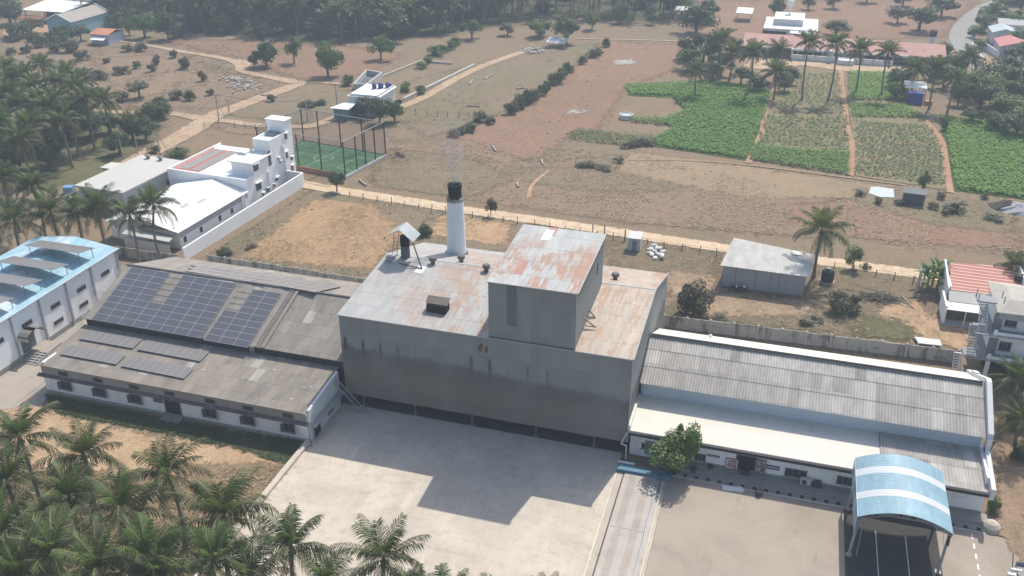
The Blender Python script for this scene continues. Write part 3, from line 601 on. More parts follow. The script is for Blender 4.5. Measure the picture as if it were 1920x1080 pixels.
for dx in (0, .28, .5): m.cyl((x+dx, 78.7, uzE+.09), (x+dx, 87.8, uzR+.09), .06, n=5)
m.box(x+.75, x+1.1, 78.8, 87.6, 0, 0) if False else m.slab([(x+.75, 78.8, uzE+.16), (x+1.15, 78.8, uzE+.16), (x+1.15, 87.7, uzR+.14), (x+.75, 87.7, uzR+.14)], .05)
m.build('conduit', plain('trunking', (.26, .24, .22), .7, .25, 2), shed)
# end wall facing the yard
m = MB(); ex1 = -43.7
m.box(ex1, ex1+.28, ly+.25, 77.92, 0, 3.0); m.prism([(ex1, ly+.9, 2.5), (ex1, 77.92, 2.6), (ex1, 77.92, 4.55), (ex1, ly+.9, 4.0)], (.3, 0, 0)); m.prism([(ex1, ly, 2.2), (ex1, ly+.9, 2.2), (ex1, ly+.9, 3.98), (ex1, ly+.35, 3.85), (ex1, ly, 3.2)], (.3, 0, 0)); m.cyl((ex1+.34, ly+.1, .1), (ex1+.34, ly+.1, 2.2), .06, n=6)
m.build('end_wall', plain('end_wall_limewash', (.60, .64, .66), .85, .1, .8, dirt=(.35, .36, .36)), shed)
m = MB(); m.slab([(ex1+.3, ly+.1, 2.2), (ex1+1.0, ly+.1, 2.12), (ex1+1.0, 77.8, 2.12), (ex1+.3, 77.8, 2.2)], .12); m.build('ledge', plain('ledge_cement', (.30, .30, .295), .9, .2, 1.5), shed)
m = MB(); m.box(ex1+.28, ex1+.31, 71.6, 72.9, .1, 2.0); dd = m.build('door', dark, shed)
m = MB(); m.box(ex1+.28, ex1+.36, 72.9, 73.0, .1, 2.05); m.box(ex1+.28, ex1+.36, 71.5, 71.6, .1, 2.05); m.build('frame', frame_m, dd)
window(shed, (ex1+.28, 75.4, 1.35), 1.1, .8, 'y', 1)
# openings of the front wall
for px, py in ((123, 717), (188, 731), (254.5, 745), (395.5, 774), (467, 789), (543, 804)):
    p = onY(px, py, ly); window(shed, (p.x, ly, 1.48), 1.15, 1.05, 'x', -1, True)
for px, py in ((116.5, 694), (182, 706), (250, 720), (317, 733.5), (393, 749), (465, 764), (540, 778.5)):
    p = onY(px, py, ly); m = MB(); m.box(p.x-.62, p.x+.62, ly-.06, ly-.032, 2.78, 3.3)
    ww = m.build('vent', plain('vent_frame', (.035, .035, .035), .9, .2, 3), shed)
    m = MB()
    for k in range(4): m.box(p.x-.56, p.x+.56, ly-.085, ly-.062, 2.83+.115*k, 2.90+.115*k)
    m.build('louvre', plain('vent_louvre', (.075, .07, .066), .9, .2, 3), ww)
p = onY(325, 766, ly)
m = MB(); m.box(p.x-.95, p.x+.95, ly-.012, ly-.002, .3, 2.28); dd = m.build('door', dark, shed)
m = MB(); m.box(p.x-1.05, p.x-.95, ly-.08, ly-.002, .25, 2.3); m.box(p.x+.95, p.x+1.05, ly-.08, ly-.002, .25, 2.3); m.build('frame', frame_m, dd)
m = MB(); m.hexa([(p.x-1.2, ly-1.5, 0), (p.x+1.2, ly-1.5, 0), (p.x+1.2, ly-.05, 0), (p.x-1.2, ly-.05, 0), (p.x-1.2, ly-1.5, .05), (p.x+1.2, ly-1.5, .05), (p.x+1.2, ly-.05, .3), (p.x-1.2, ly-.05, .3)]); m.build('ramp', plain('ramp_cement', (.24, .22, .2), .95, .2, 1.5), shed)
m = MB(); m.box(p.x-2.4, p.x-1.2, ly-.06, ly-.002, 1.55, 2.05); m.build('meter_board', shut_m, shed)
# solar arrays -------------------------------------------------------------------------------------------------
cell = NT('solar_cells'); v = cell.pos(obj=True); oi = cell.n('ObjectInfo')
cc = cell.mix(cell.noise(cell.pos(), .25, 4), (.080, .088, .112), (.105, .105, .122)); cc = cell.mix(cell.rng(oi.outputs['Random'], 0, 1, 0, .35), cc, (.10, .095, .11))
cell.bsdf(cc, .28, 0, None, spec=.5)
alu = plain('panel_frame_aluminium', (.36, .36, .375), .45, .1, 2)
dusty = NT('dusty_cells'); cc = dusty.mix(dusty.noise(dusty.pos(), .8, 4), (.17, .16, .155), (.21, .195, .185)); dusty.bsdf(cc, .4, 0, None, spec=.5)
def pmesh(w, h, mats, th=.04):
    m = MB(); f = .026
    m.box(-w/2+f, w/2-f, -h/2+f, h/2-f, .006, .012); m.m = 1
    m.box(-w/2, w/2, -h/2, -h/2+f, -th, .018); m.box(-w/2, w/2, h/2-f, h/2, -th, .018); m.box(-w/2, -w/2+f, -h/2+f, h/2-f, -th, .018); m.box(w/2-f, w/2, -h/2+f, h/2-f, -th, .018)
    return m.mesh('solar_module', mats)
def array(name, label, quad, nx, ny, lift, mats, skip=(), group='solar arrays on the shed roofs', legs=True):
    """quad: front-left, front-right, back-right, back-left corners"""
    q = [Vector(p) for p in quad]; c = sum(q, Vector())/4
    ex_ = ((q[1]-q[0])+(q[2]-q[3]))/2; ey_ = ((q[3]-q[0])+(q[2]-q[1]))/2
    w, h = ex_.length/nx, ey_.length/ny; X = ex_.normalized(); Z = X.cross(ey_).normalized(); Y = Z.cross(X)
    M = Matrix((X, Y, Z)).transposed().to_4x4()
    t = thing(name, label, 'solar array', tuple(c), group)
    me = pmesh(w-.02, h-.02, mats)
    rl = MB()
    for k in range(ny):
        for i in range(nx):
            if (i, k) in skip: continue
            p = q[0]+ex_*((i+.5)/nx)+ey_*((k+.5)/ny)+Z*lift
            o = bpy.data.objects.new('solar_module', me); COL.objects.link(o); o.parent = t
            L = M.copy(); L.translation = p-c; o.matrix_local = L
        a = q[0]+ey_*((k+.5)/ny); rl.cyl(a+Z*(lift-.06), a+ex_+Z*(lift-.06), .03, n=4)
    rl.build('mounting_rails', alu, t)
    return t
def qz(pxs, zf):      # photo-surveyed corners laid on a sloping roof z = zf(y)
    out = []
    for px, py in pxs:
        z = 5.0
        for _ in range(12): p = G(px, py, z); z = zf(p.y)
        out.append(p)
    return out
fl = qz([(172, 599), (373, 636), (444, 532), (243, 502)], lambda y: upz(y)+.12)
nrow = 9
skip = [(3, k) for k in range(4, 9)]
array('solar_array', 'large dark blue solar array with a missing column on the upper shed roof', fl, 8, 9, .05, [cell.m, alu], skip)
fr = qz([(382, 638), (463, 650.5), (528, 551), (447, 537)], lambda y: upz(y)+.12)
array('solar_array', 'narrow dark blue solar array nearest the factory on the upper shed roof', fr, 3, 9, .05, [cell.m, alu], [(0, k) for k in range(5, 9)])
lowz = lambda y: 3.62+(4.45-3.62)*(y-ly+.42)/(78.95-ly+.42)+.20
L4 = ['short tilted solar row on the lower shed roof nearest the blue-roofed hall, upper line', 'tilted solar row on the lower shed roof, upper line nearer the factory', 'short tilted solar row on the lower shed roof, lower line at the white end sheet', 'long tilted solar row on the lower shed roof, lower line nearer the factory']
for (qd, n), lb in zip((([(147.7, 635), (248, 654), (267, 636), (166, 619.5)], 8), ([(256, 655), (376, 678), (393, 659), (277, 638.5)], 9), ([(113, 664), (218, 684), (236, 665), (132, 647.5)], 8), ([(226, 686), (345, 710), (364, 690), (247, 667.5)], 9)), L4):
    q = qz(qd, lowz); array('solar_array', lb, q, n, 1, .0, [dusty.m, alu])
bz = lambda y: 8.2-(8.2-5.05)*(y-88)/9.4+.16
grey_cells = NT('sky_lit_cells'); cc = grey_cells.mix(grey_cells.noise(grey_cells.pos(), .5, 3), (.22, .20, .20), (.26, .235, .225)); grey_cells.bsdf(cc, .35, 0, None, spec=.5)  # pale cell colour carries the sky reflection of the back slope
for qd, n, lb in (([(352, 509), (450, 526.5), (514, 517), (322, 487.5)], 7, 'flat pale solar array behind the ridge of the left shed, beside the blue-roofed hall'), ([(470, 527), (588, 548), (640, 537.5), (520, 517)], 6, 'flat pale solar array behind the ridge of the left shed, beside the factory')):
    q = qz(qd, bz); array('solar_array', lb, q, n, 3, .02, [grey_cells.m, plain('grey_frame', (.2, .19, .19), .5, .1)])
# clutter lying on the lower roof
wl = plain('white_scrap', (.72, .70, .68), .7, .1, 3)
random.seed(8)
for k, (px, py, s) in enumerate([(424, 670, .15), (386, 682, .15), (381, 694, .3), (430, 688, .17), (455, 710, .2), (391, 700, .13), (414, 724, .16), (514, 694, .3), (487, 671, .13), (569, 727, .25), (546, 749, .3), (582, 726, .25), (527, 707, .15), (578, 737, .16), (540, 676, .2), (598, 735, .25)]):
    p = qz([(px, py)], lambda y: lowz(y)-.26)[0]; m = MB(); m.obox((p.x, p.y), random.uniform(0, 3), s*.7, s*.22, p.z+.01, p.z+.05); m.obox((p.x+.05, p.y+.05), random.uniform(0, 3), s*.3, s*.2, p.z+.05, p.z+.08)
    tag(m.build('roof_scrap', wl, loc=tuple(p)), 'small white scrap lying loose on the lower grey shed roof', 'scrap', 'white scraps on the lower shed roof')
for px, py, w, l in ((452, 704, 1.5, 1.2), (470, 693, .8, 1.6), (484, 690, .9, 1.3)):
    p = qz([(px, py)], lambda y: lowz(y)-.25)[0]; m = MB(); zf = lambda y: lowz(y)-.245
    m.slab([(p.x-w/2, p.y-l/2, zf(p.y-l/2)), (p.x+w/2, p.y-l/2, zf(p.y-l/2)), (p.x+w/2, p.y+l/2, zf(p.y+l/2)), (p.x-w/2, p.y+l/2, zf(p.y+l/2))], .02); m.build('patch_sheet', plain('newer_sheet', (.40, .38, .35), .9, .1, 1.5), shed)
p = onY(474, 664, 78.6); m = MB()
for s in (-.22, .22): m.box(p.x+s-.03, p.x+s+.03, 78.5, 78.56, 4.3, 5.6)
for k in range(4): m.box(p.x-.19, p.x+.19, 78.5, 78.55, 4.5+.3*k, 4.55+.3*k)
tag(m.build('short_ladder', ll, loc=tuple(p)), 'short white ladder fixed to the dark step between the two shed roofs', 'ladder')
# ================================================================ right shed
rx0, rx1, ry = -10.85, 22.8, 78.62
rsh = thing('office_shed', 'long white shed with ribbed grey roof and signboards along its front, right of the factory', 'shed', (6, ry, 0))
m = MB(); m.box(rx0, rx1, ry, ry+.25, 0, 3.2); m.box(rx1-.25, rx1, ry+.25, 97, 0, 4.4); m.prism([(rx1-.25, 84.2, 4.4), (rx1-.25, 97, 4.4), (rx1-.25, 89.2, 8.0)], (.25, 0, 0)); m.box(rx0, rx1-.25, 96.8, 97, 0, 4.5); m.prism([(rx0, 84.2, 2.5), (rx0, 97, 2.5), (rx0, 97, 4.4), (rx0, 89.2, 8.0), (rx0, 84.2, 5.5)], (.2, 0, 0))
m.build('wall', white_w, rsh)
m = MB(); m.box(-5.5, rx1+.02, ry-.03, ry-.002, .42, .62); m.build('plinth', plinth, rsh)
m = MB(); m.box(rx0+.2, rx1-.25, 84.0, 84.2, 3.6, 6.1); m.build('step_wall', blue_w, rsh)
xs = 13.3
m = MB(); m.slab([(-11.0, 77.8, 3.50), (xs, 77.8, 3.50), (xs, 83.99, 3.95), (-11.0, 83.99, 3.95)], .14); m.box(-11.05, -10.8, 77.8, 83.9, 3.3, 4.1)
m.build('lower_roof', white_r, rsh)
m = MB(); m.box(-11.0, rx1+.3, 77.72, 77.80, 3.28, 3.56); m.build('gutter', plain('gutter_cement', (.42, .40, .38), .9, .2, 1.2, dirt=(.16, .14, .13)), rsh)
m = MB(); m.hexa([(-11.0, 78.05, 2.72), (rx1+.2, 78.05, 2.72), (rx1+.2, ry-.003, 2.76), (-11, ry-.003, 2.76), (-11.0, 78.05, 2.82), (rx1+.2, 78.05, 2.82), (rx1+.2, ry-.003, 2.86), (-11, ry-.003, 2.86)]); m.build('ledge', plain('dark_ledge', (.13, .12, .12), .95, .25, .8, dirt=(.22, .2, .19)), rsh)
def ribbed(mb, x0, x1, rows, per=.30, amp=.045, th=.0):
    """corrugated sheeting: rows = [(y0,z0,y1,z1)] each lapping over the one below"""
    n = int((x1-x0)/per*4); shp = (0, .8, 1, .8)
    for (y0, z0, y1, z1) in rows:
        b = len(mb.v)
        for i in range(n+1):
            x = x0+(x1-x0)*i/n; d = amp*(-1 if i % 4 == 0 else (1 if i % 4 == 2 else 0))
            mb.v += [(x, y0, z0+d), (x, y1, z1+d)]
        for i in range(n): mb.f.append((b+2*i, b+2*i+2, b+2*i+3, b+2*i+1)); mb.mi.append(mb.m)
def rupz(y): return 5.93+(8.4-5.93)*(y-83.3)/(89.2-83.3)
ys = [83.3, 85.4, 87.5, 89.2]
m = MB()
for k in range(3): m.m = 1 if k == 2 else 0; ribbed(m, rx0-.05, rx1, [(ys[k]-.12, rupz(ys[k]-.12)+.04*k, ys[k+1], rupz(ys[k+1])+.04*k)])
m.build('upper_roof', [cem_rib, sheet_mat('newer_cement_sheet', (.49, .465, .435), 1.05, 9, .13, None, lap=.4, rough=.9, cols=((.33, .315, .30), .14), blotch=((.36, .34, .31), .35, .35), oy=3)], rsh)
m = MB(); m.slab([(rx0-.05, 89.25, 8.46), (rx1+.05, 89.25, 8.46), (rx1+.05, 97.3, 4.75), (rx0-.05, 97.3, 4.75)], .06); m.build('back_roof', white_r, rsh)
m = MB()
m.cyl((rx0, 89.12, 8.55), (rx1-.2, 89.12, 8.55), .12, n=6); m.cyl((rx0, 88.85, 8.44), (rx1-.2, 88.85, 8.44), .05, n=5); m.build('ridge_cap', plain('dark_ridge', (.13, .125, .12), .9, .2, 1), rsh)
m = MB(); ribbed(m, xs+.02, rx1, [(77.74, 3.46, 80.9, 3.78), (80.75, 3.80, 83.98, 4.12)]); m.build('lower_ribbed_roof', cem_rib, rsh)
m = MB()
m.prism([(rx1, 83.2, 5.4), (rx1, 89.2, 8.35), (rx1, 97.4, 4.5), (rx1, 97.4, 5.1), (rx1, 95.2, 6.05), (rx1, 95.2, 6.35), (rx1, 93.6, 7.0), (rx1, 93.6, 6.85), (rx1, 89.3, 9.0), (rx1, 88.6, 9.0), (rx1, 83.2, 6.4)], (.5, 0, 0))
m.prism([(rx1, 77.5, 2.9), (rx1, 83.8, 3.5), (rx1, 83.8, 5.0), (rx1, 77.5, 4.1)], (.4, 0, 0))
m.box(rx1, rx1+.45, 82.9, 83.3, 0, 5.9)
m.build('parapet', plain('parapet_limewash', (.66, .66, .65), .85, .12, 1, dirt=(.36, .34, .32)), rsh)
m = MB(); m.cyl((rx1+.1, 83.2, 5.7), (rx1+.75, 83.1, 5.6), .14, n=8); m.cyl((rx1+.7, 83.15, 5.6), (rx1+.35, 83.0, 3.6), .06, n=6); m.build('rain_spout', dsteel, rsh)
m = MB(); m.cyl((-11.1, 77.6, 3.3), (-11.55, 77.4, 2.0), .07, n=6); m.cyl((-11.55, 77.4, 2.0), (-11.0, 77.35, 1.9), .07, n=6); m.cyl((-11.0, 77.35, 1.9), (-11.0, 77.35, .1), .07, n=6); m.build('drain_pipe', plain('white_pipe', (.68, .69, .70), .5, .08, 2), rsh)
sky_s = plain('white_vent_cap', (.7, .69, .66), .7, .1, 2)
for px, py in ((1333, 622), (1756, 693)):
    p = G(px, py, 6.4); m = MB(); zz = 8.46-(8.46-4.75)*(p.y-89.25)/8.05; m.obox((p.x, p.y), .1, .55, .25, zz-.1, zz+.12) if py > 650 else m.lathe((p.x, p.y, zz-.05), [(.16, 0), (.14, .3), (.22, .35), (.05, .5)], 8); m.build('vent_cap', sky_s, rsh)
# front openings: windows, doorway
def FR(px, py): return onY(px, py, ry)
for px, py, w, h in ((1211, 836, .8, .6), (1492, 887, 2.0, .85), (1585, 901, 1.5, .85), (1313, 857, 1.0, .75), (1742, 930, 1.2, .7)):
    p = FR(px, py); window(rsh, (p.x, ry, p.z), w, h, 'x', -1, False, True, 3)
p = FR(1398, 878); m = MB(); m.box(p.x-.95, p.x+.95, ry-.012, ry-.002, .42, 2.3); dd = m.build('doorway', dark, rsh)
m = MB(); m.box(p.x-1.08, p.x-.95, ry-.09, ry-.002, .42, 2.42); m.box(p.x+.95, p.x+1.08, ry-.09, ry-.002, .42, 2.42); m.box(p.x-.95, p.x+.95, ry-.09, ry-.002, 2.3, 2.42); m.build('frame', frame_m, dd)
m = MB(); m.box(p.x-.5, p.x+.4, ry-.7, ry-.1, .42, .95); tag(m.build('desk', plain('dark_wood_desk', (.05, .04, .035), .7, .2, 3), loc=(p.x, ry-.4, .42)), 'dark desk standing in the doorway of the white shed', 'desk')
p = FR(1226, 855); m = MB(); m.box(p.x-1.0, p.x+1.0, ry-.02, ry-.002, .35, 2.05); dd = m.build('roller_shutter', plain('roller_grey', (.16, .165, .18), .6, .15, 1.5), rsh)
m = MB()
for k in range(9): m.box(p.x-.98, p.x+.98, ry-.035, ry-.022, .45+.17*k, .50+.17*k)
m.m = 1
for k in range(5): m.box(p.x-.6+.26*k, p.x-.42+.26*k, ry-.05, ry-.037, 1.72, 1.92)
m.build('slats', [plain('roller_slat', (.24, .25, .26), .6, .15, 2), plain('faded_lettering', (.4, .4, .4), .7)], dd)
# signboards (the writing is too small to be read: rows of strokes)
redp, bluep, wht = plain('sign_red', (.30, .06, .08), .6, .1, 3), plain('sign_navy', (.04, .06, .16), .6, .1, 3), plain('sign_white', (.62, .60, .60), .6, .06, 3)
def sign(name, label, px, py, w, h, back, rim, rows, ink, gable=False):
    p = FR(px, py); z = p.z; t = thing(name, label, 'sign', (p.x, ry, z))
    m = MB(); m.box(p.x-w/2, p.x+w/2, ry-.08, ry-.01, z-h/2, z+h/2); m.build('board', back, t)
    if rim:
        m = MB(); e = .07
        m.box(p.x-w/2-e, p.x+w/2+e, ry-.11, ry-.01, z+h/2, z+h/2+e); m.box(p.x-w/2-e, p.x+w/2+e, ry-.11, ry-.01, z-h/2-e, z-h/2); m.box(p.x-w/2-e, p.x-w/2, ry-.11, ry-.01, z-h/2, z+h/2); m.box(p.x+w/2, p.x+w/2+e, ry-.11, ry-.01, z-h/2, z+h/2); m.build('rim', rim, t)
    m = MB(); rnd = random.Random(px)
    for zz, hh, x0, x1 in rows:
        x = p.x+x0*w/2
        while x < p.x+x1*w/2-.05:
            l = rnd.uniform(.05, .12); m.box(x, x+l, ry-.095, ry-.081, z+zz*h/2-hh/2+rnd.uniform(0, hh*.3), z+zz*h/2+hh/2); x += l+.03
    if gable: m.prism([(p.x-w*.42, ry-.095, z+h*.22), (p.x+w*.42, ry-.095, z+h*.22), (p.x, ry-.095, z+h*.44), (p.x, ry-.095, z+h*.40), (p.x-w*.36, ry-.095, z+h*.25)], (0, .013, 0))
    m.build('lettering', ink, t); return t
sign('signboard', 'square white signboard with dark red rim and lettering beside the doorway', 1372, 869, 1.15, 1.15, wht, redp, [(.12, .14, -.6, .6), (-.2, .16, -.75, .75), (-.55, .2, -.7, .7)], redp, True)
sign('signboard', 'narrow navy blue signboard with pale lettering under the dark ledge', 1448.5, 876, 1.35, .48, bluep, None, [(.0, .22, -.8, .8)], wht)
sign('signboard', 'small dark strip sign over the white wall near the tree', 1338, 854.5, 1.2, .22, plain('sign_dark', (.05, .05, .06), .6), None, [(.0, .08, -.8, .8)], wht)
p = FR(1424, 881); t = thing('poster_board', 'tall poster board of red and brown pictures beside the doorway', 'poster board', (p.x, ry, p.z))
m = MB(); m.box(p.x-.5, p.x+.55, ry-.22, ry-.12, .55, 2.2); m.build('board', plain('poster_back', (.24, .21, .2), .7, .2, 3), t)
m = MB(); rnd = random.Random(3)
for k in range(16):
    m.m = k % 3; x = p.x-.45+rnd.uniform(0, .7); z = .6+rnd.uniform(0, 1.35); m.box(x, x+rnd.uniform(.15, .3), ry-.23-.002*k, ry-.221, z, z+rnd.uniform(.1, .22))
m.build('pictures', [plain('pic_red', (.25, .07, .06), .6), plain('pic_dark', (.06, .05, .06), .6), plain('pic_pale', (.5, .44, .38), .6)], t)
p = G(1510, 912, .42); t = thing('air_conditioner', 'white air conditioner unit standing on the raised walk below a window', 'air conditioner', (p.x, ry-.4, .42))
m = MB(); m.box(p.x-.55, p.x+.45, ry-.62, ry-.2, .5, 1.15); m.build('casing', plain('ac_white', (.55, .55, .53), .5, .1, 2), t)
m = MB(); m.lathe((p.x-.15, ry-.63, .82), [(.0, 0)], 4) if False else m.cyl((p.x-.15, ry-.66, .82), (p.x-.15, ry-.62, .82), .27, n=12); m.box(p.x-.5, p.x-.4, ry-.6, ry-.25, .42, .5); m.box(p.x+.3, p.x+.4, ry-.6, ry-.25, .42, .5); m.build('fan_grille', dsteel, t)
m = MB(); m.obox((p.x+1.1, ry-.45), .2, .38, .28, .42, .95); m.obox((p.x+1.1, ry-.45), .2, .3, .2, .95, 1.05); tag(m.build('crate', plain('dark_crate', (.08, .08, .075), .8, .2, 3), loc=(p.x+1.1, ry-.45, .42)), 'small dark crate beside the air conditioner on the raised walk', 'crate')
for px, py in ((1423, 925), (1252, 893), (1332, 878), (1300, 882)):
    z = .3; p = G(px, py, z); m = MB(); m.lathe((p.x, p.y, .1), [(.3, 0), (.36, .12), (.33, .5), (.2, .55)], 9)
    tag(m.build('plant_tub', plain('tub_dark', (.07, .06, .055), .8, .3, 3), loc=(p.x, p.y, .1)), 'small dark tub standing by the striped kerb in front of the white shed', 'tub', 'tubs along the striped kerb')
p = G(1374, 916, .15); m = MB(); m.obox((p.x, p.y), .1, 1.0, .35, .1, .16); m.obox((p.x+.5, p.y+.1), .4, .5, .3, .16, .2); tag(m.build('plastic_sheet', plain('white_plastic', (.72, .74, .76), .4, .1, 2), loc=(p.x, p.y, .1)), 'crumpled white plastic sheet lying by the striped kerb', 'plastic sheet')
# ================================================================ arched canopy
can = thing('vehicle_canopy', 'arched pale blue vehicle canopy with two white stripes before the right shed', 'canopy', (14.5, 73.4, 0))
cx0, cx1, cy0, cy1, ce, rise = 10.75, 18.45, 69.0, 77.6, 5.0, 1.15
blue_sh = sheet_mat('blue_canopy_sheet', (.26, .40, .48), 50, 1.05, .03, None, lap=.35, rough=.45, blotch=((.34, .53, .62), .4, .5))
white_sh = plain('translucent_stripe', (.58, .61, .64), .45, .06, 1)
def arc(mb, y0, y1, dz=0.0, th=.05, n=24):
    P = []
    for i in range(n+1):
        u = i/n; x = cx0+(cx1-cx0)*u; z = ce+rise*(1-(2*u-1)**2)+dz; P.append((x, z))
    per = .25; 
    k = max(1, int((y1-y0)/.12)); b = len(mb.v)
    for j in range(k+1):
        y = y0+(y1-y0)*j/k; d = .018*(1 if j % 2 else -1)
        for x, z in P: mb.v.append((x, y, z+d))
    for j in range(k):
        for i in range(n): mb.f.append((b+j*(n+1)+i, b+j*(n+1)+i+1, b+(j+1)*(n+1)+i+1, b+(j+1)*(n+1)+i)); mb.mi.append(mb.m)
st1, st2 = (71.35, 72.35), (74.75, 75.75)
m = MB(); arc(m, cy0, st1[0]); arc(m, st1[1], st2[0]); arc(m, st2[1], cy1)
m.box(cx0-.06, cx0-.01, cy0, st1[0], 3.0, ce+.02); m.box(cx0-.06, cx0-.01, st1[1], st2[0], 3.0, ce+.02); m.box(cx0-.06, cx0-.01, st2[1], cy1, 3.0, ce+.02)
m.build('roof_sheet', blue_sh, can)
for s in (st1, st2):
    m = MB(); arc(m, s[0], s[1]); m.box(cx0-.06, cx0-.01, s[0], s[1], 3.0, ce+.02); m.build('white_stripe', white_sh, can)
for y in (cy0+.12, 73.2, cy1-.15):
    m = MB(); n = 16
    for i in range(n):
        u0, u1 = i/n, (i+1)/n; f = lambda u, o: (cx0+(cx1-cx0)*u, y, ce+rise*(1-(2*u-1)**2)-o)
        m.cyl(f(u0, .12), f(u1, .12), .07, n=5); m.cyl(f(u0, .45), f(u1, .45), .05, n=5); m.cyl(f(u0, .12), f(u1, .45), .03, n=4)
    m.build('truss', steel, can)
grey_post = plain('canopy_post_grey', (.33, .33, .33), .55, .15, 2)
for x, y, tx in ((10.75, 69.55, 10.95), (18.2, 69.55, 18.3), (10.75, 76.0, 10.95), (18.5, 75.9, 18.3)):
    m = MB(); m.cyl((x, y, .1), (tx, y-.1, ce), .13, n=8); m.box(x-.25, x+.25, y-.25, y+.25, .1, .2); m.build('post', grey_post, can)
for x, tx in ((11.4, 12.6), (17.7, 16.6)):
    m = MB(); m.cyl((x, 69.7, .1), (tx-.2, 76, ce), .05, n=5) if x < 14 else m.cyl((18.2, 69.6, 2.8), (18.4, 75.9, ce), .05, n=5); m.build('brace', grey_post, can)
for x in (cx1-.1, cx0+.1): m = MB(); m.cyl((x, cy0, ce-.1), (x, cy1, ce-.1), .1, n=6); m.build('edge_beam', steel, can)
p = onX(1778, 1005, 18.3); m = MB(); m.cyl((18.25, 69.2, 4.5), (18.25, 69.1, 3.6), .12, n=6); m.build('lamp_bracket', dsteel, can)
# ================================================================ weighbridge
wb = thing('weighbridge', 'raised concrete lorry weighbridge with painted edges between the two yards', 'weighbridge', (-9.1, 64, 0))
deck = plain('weighbridge_concrete', (.44, .40, .36), .9, .18, .5, dirt=(.26, .22, .19), dirt_amt=.6)
m = MB(); m.box(-10.6, -7.35, 66.9, 75.0, 0, .34); m.box(-10.6, -7.35, 40, 66.86, 0, .33); m.build('deck', deck, wb)
m = MB()
for x in (-9.75, -8.25): m.box(x-.35, x+.35, 40, 74.8, .335, .346)
m.build('wheel_track', plain('tyre_darkened', (.38, .34, .30), .9, .25, .5, dirt=(.26, .23, .20)), wb)
for x, w, c in ((-11.43, .14, (.62, .58, .52)), (-6.75, .12, (.60, .56, .50)), (-7.25, .10, (.45, .52, .60))):
    m = MB(); m.box(x-w/2, x+w/2, 40, 74.6, 0, .42); m.build('edge_rail', plain('rail_paint%d' % int(c[2]*100), c, .8, .2, 1.5, dirt=(.3, .25, .2)), wb)
m = MB(); m.box(-10.8, -10.66, 40, 75.2, 0, .25); m.build('gutter', plain('dark_gutter', (.12, .10, .09), .95, .3, 2), wb)
m = MB(); m.box(-11.5, -6.1, 75.05, 76.0, 0, .62); m.box(-11.5, -10.2, 76.02, 76.4, 0, .66); m.build('end_block', plain('blue_block', (.10, .20, .28), .7, .2, 1.2, dirt=(.2, .25, .3)), wb)
m = MB(); m.box(-11.6, -9.9, 76.05, 76.3, .66, .72); m.build('end_cap', plain('white_cap', (.7, .72, .73), .6, .1, 2), wb)
# ================================================================ blue roofed hall on the left
bh = thing('blue_roofed_hall', 'white hall with pale blue roof and raised solar tables at the left', 'hall', (-90, 80, 0))
hx1, hxr, hx0_, hy0, hy1, he, hr = -84.7, -91.2, -97.6, 55, 94.7, 6.5, 7.35
pwall = plain('pilaster_wall_white', (.84, .86, .88), .85, .10, .5, dirt=(.42, .43, .44), dirt_amt=.4)
m = MB(); m.box(hx1-.25, hx1, hy0, hy1, 0, he-.02); m.box(hx0_, hx0_+.25, hy0, hy1, 0, he-.02); m.prism([(hx0_+.25, hy1, 0), (hx1-.25, hy1, 0), (hx1-.25, hy1, he-.02), (hxr, hy1, hr-.05), (hx0_+.25, hy1, he-.02)], (0, -.25, 0)); m.build('wall', pwall, bh)
m = MB(); m.box(hx1-.002, hx1+.06, hy0, hy1+.05, 0, .7); m.build('plinth', plain('hall_plinth', (.30, .29, .28), .9, .2, 1), bh)
for y in (94.55, 89.35, 84.65, 79.95, 75.25, 70.55, 65.8):
    m = MB(); m.box(hx1, hx1+.18, y-.12, y+.12, 0, he); m.build('pilaster', plain('pilaster_grey', (.40, .41, .42), .85, .15, 1), bh)
def hz_(x): return hr-(hr-he)*abs(x-hxr)/abs(hx1-hxr)
blue_r = sheet_mat('sky_blue_roof_sheet', (.31, .50, .60), 40, 1.0, .03, None, lap=.12, rough=.5, blotch=((.66, .71, .74), .12, .95))
m = MB(); m.slab([(hxr, hy0, hr), (hx1+.35, hy0, hz_(hx1+.35)), (hx1+.35, hy1+.3, hz_(hx1+.35)), (hxr, hy1+.3, hr)], .06); m.slab([(hx0_-.35, hy0, hz_(hx0_-.35)), (hxr, hy0, hr), (hxr, hy1+.3, hr), (hx0_-.35, hy1+.3, hz_(hx0_-.35))], .06); m.build('roof', blue_r, bh)
m = MB(); m.cyl((hx1+.38, hy0, hz_(hx1+.35)), (hx1+.38, hy1+.3, hz_(hx1+.35)), .09, n=6); m.build('gutter', plain('gutter_pale', (.5, .55, .58), .6, .1, 2), bh)
for y, z, w in ((91.9, 4.1, 1.7), (87.2, 4.1, 1.7), (87.0, 1.9, 1.7), (82.4, 4.1, 1.7), (82.3, 1.9, 1.7), (77.5, 4.1, 1.7), (72.9, 4.1, 1.7)):
    window(bh, (hx1, y, z), w*.88, .5, 'y', 1, False, False, 4)
yd = 77.0
m = MB(); m.box(hx1, hx1+.05, yd-1.1, yd+1.1, .8, 3.1); m.build('door', plain('hall_door', (.13, .15, .155), .6, .15, 2), bh)
m = MB(); n = 7
for i in range(n):
    a0, a1 = math.pi*i/n, math.pi*(i+1)/n; f = lambda a, d: (hx1+d, yd-1.5*math.cos(a), 3.1+.75*math.sin(a)); m.q(f(a0, .02), f(a1, .02), f(a1, 1.5), f(a0, 1.5)); m.q(f(a0, 1.5), f(a1, 1.5), f(a1, .02), f(a0, .02))
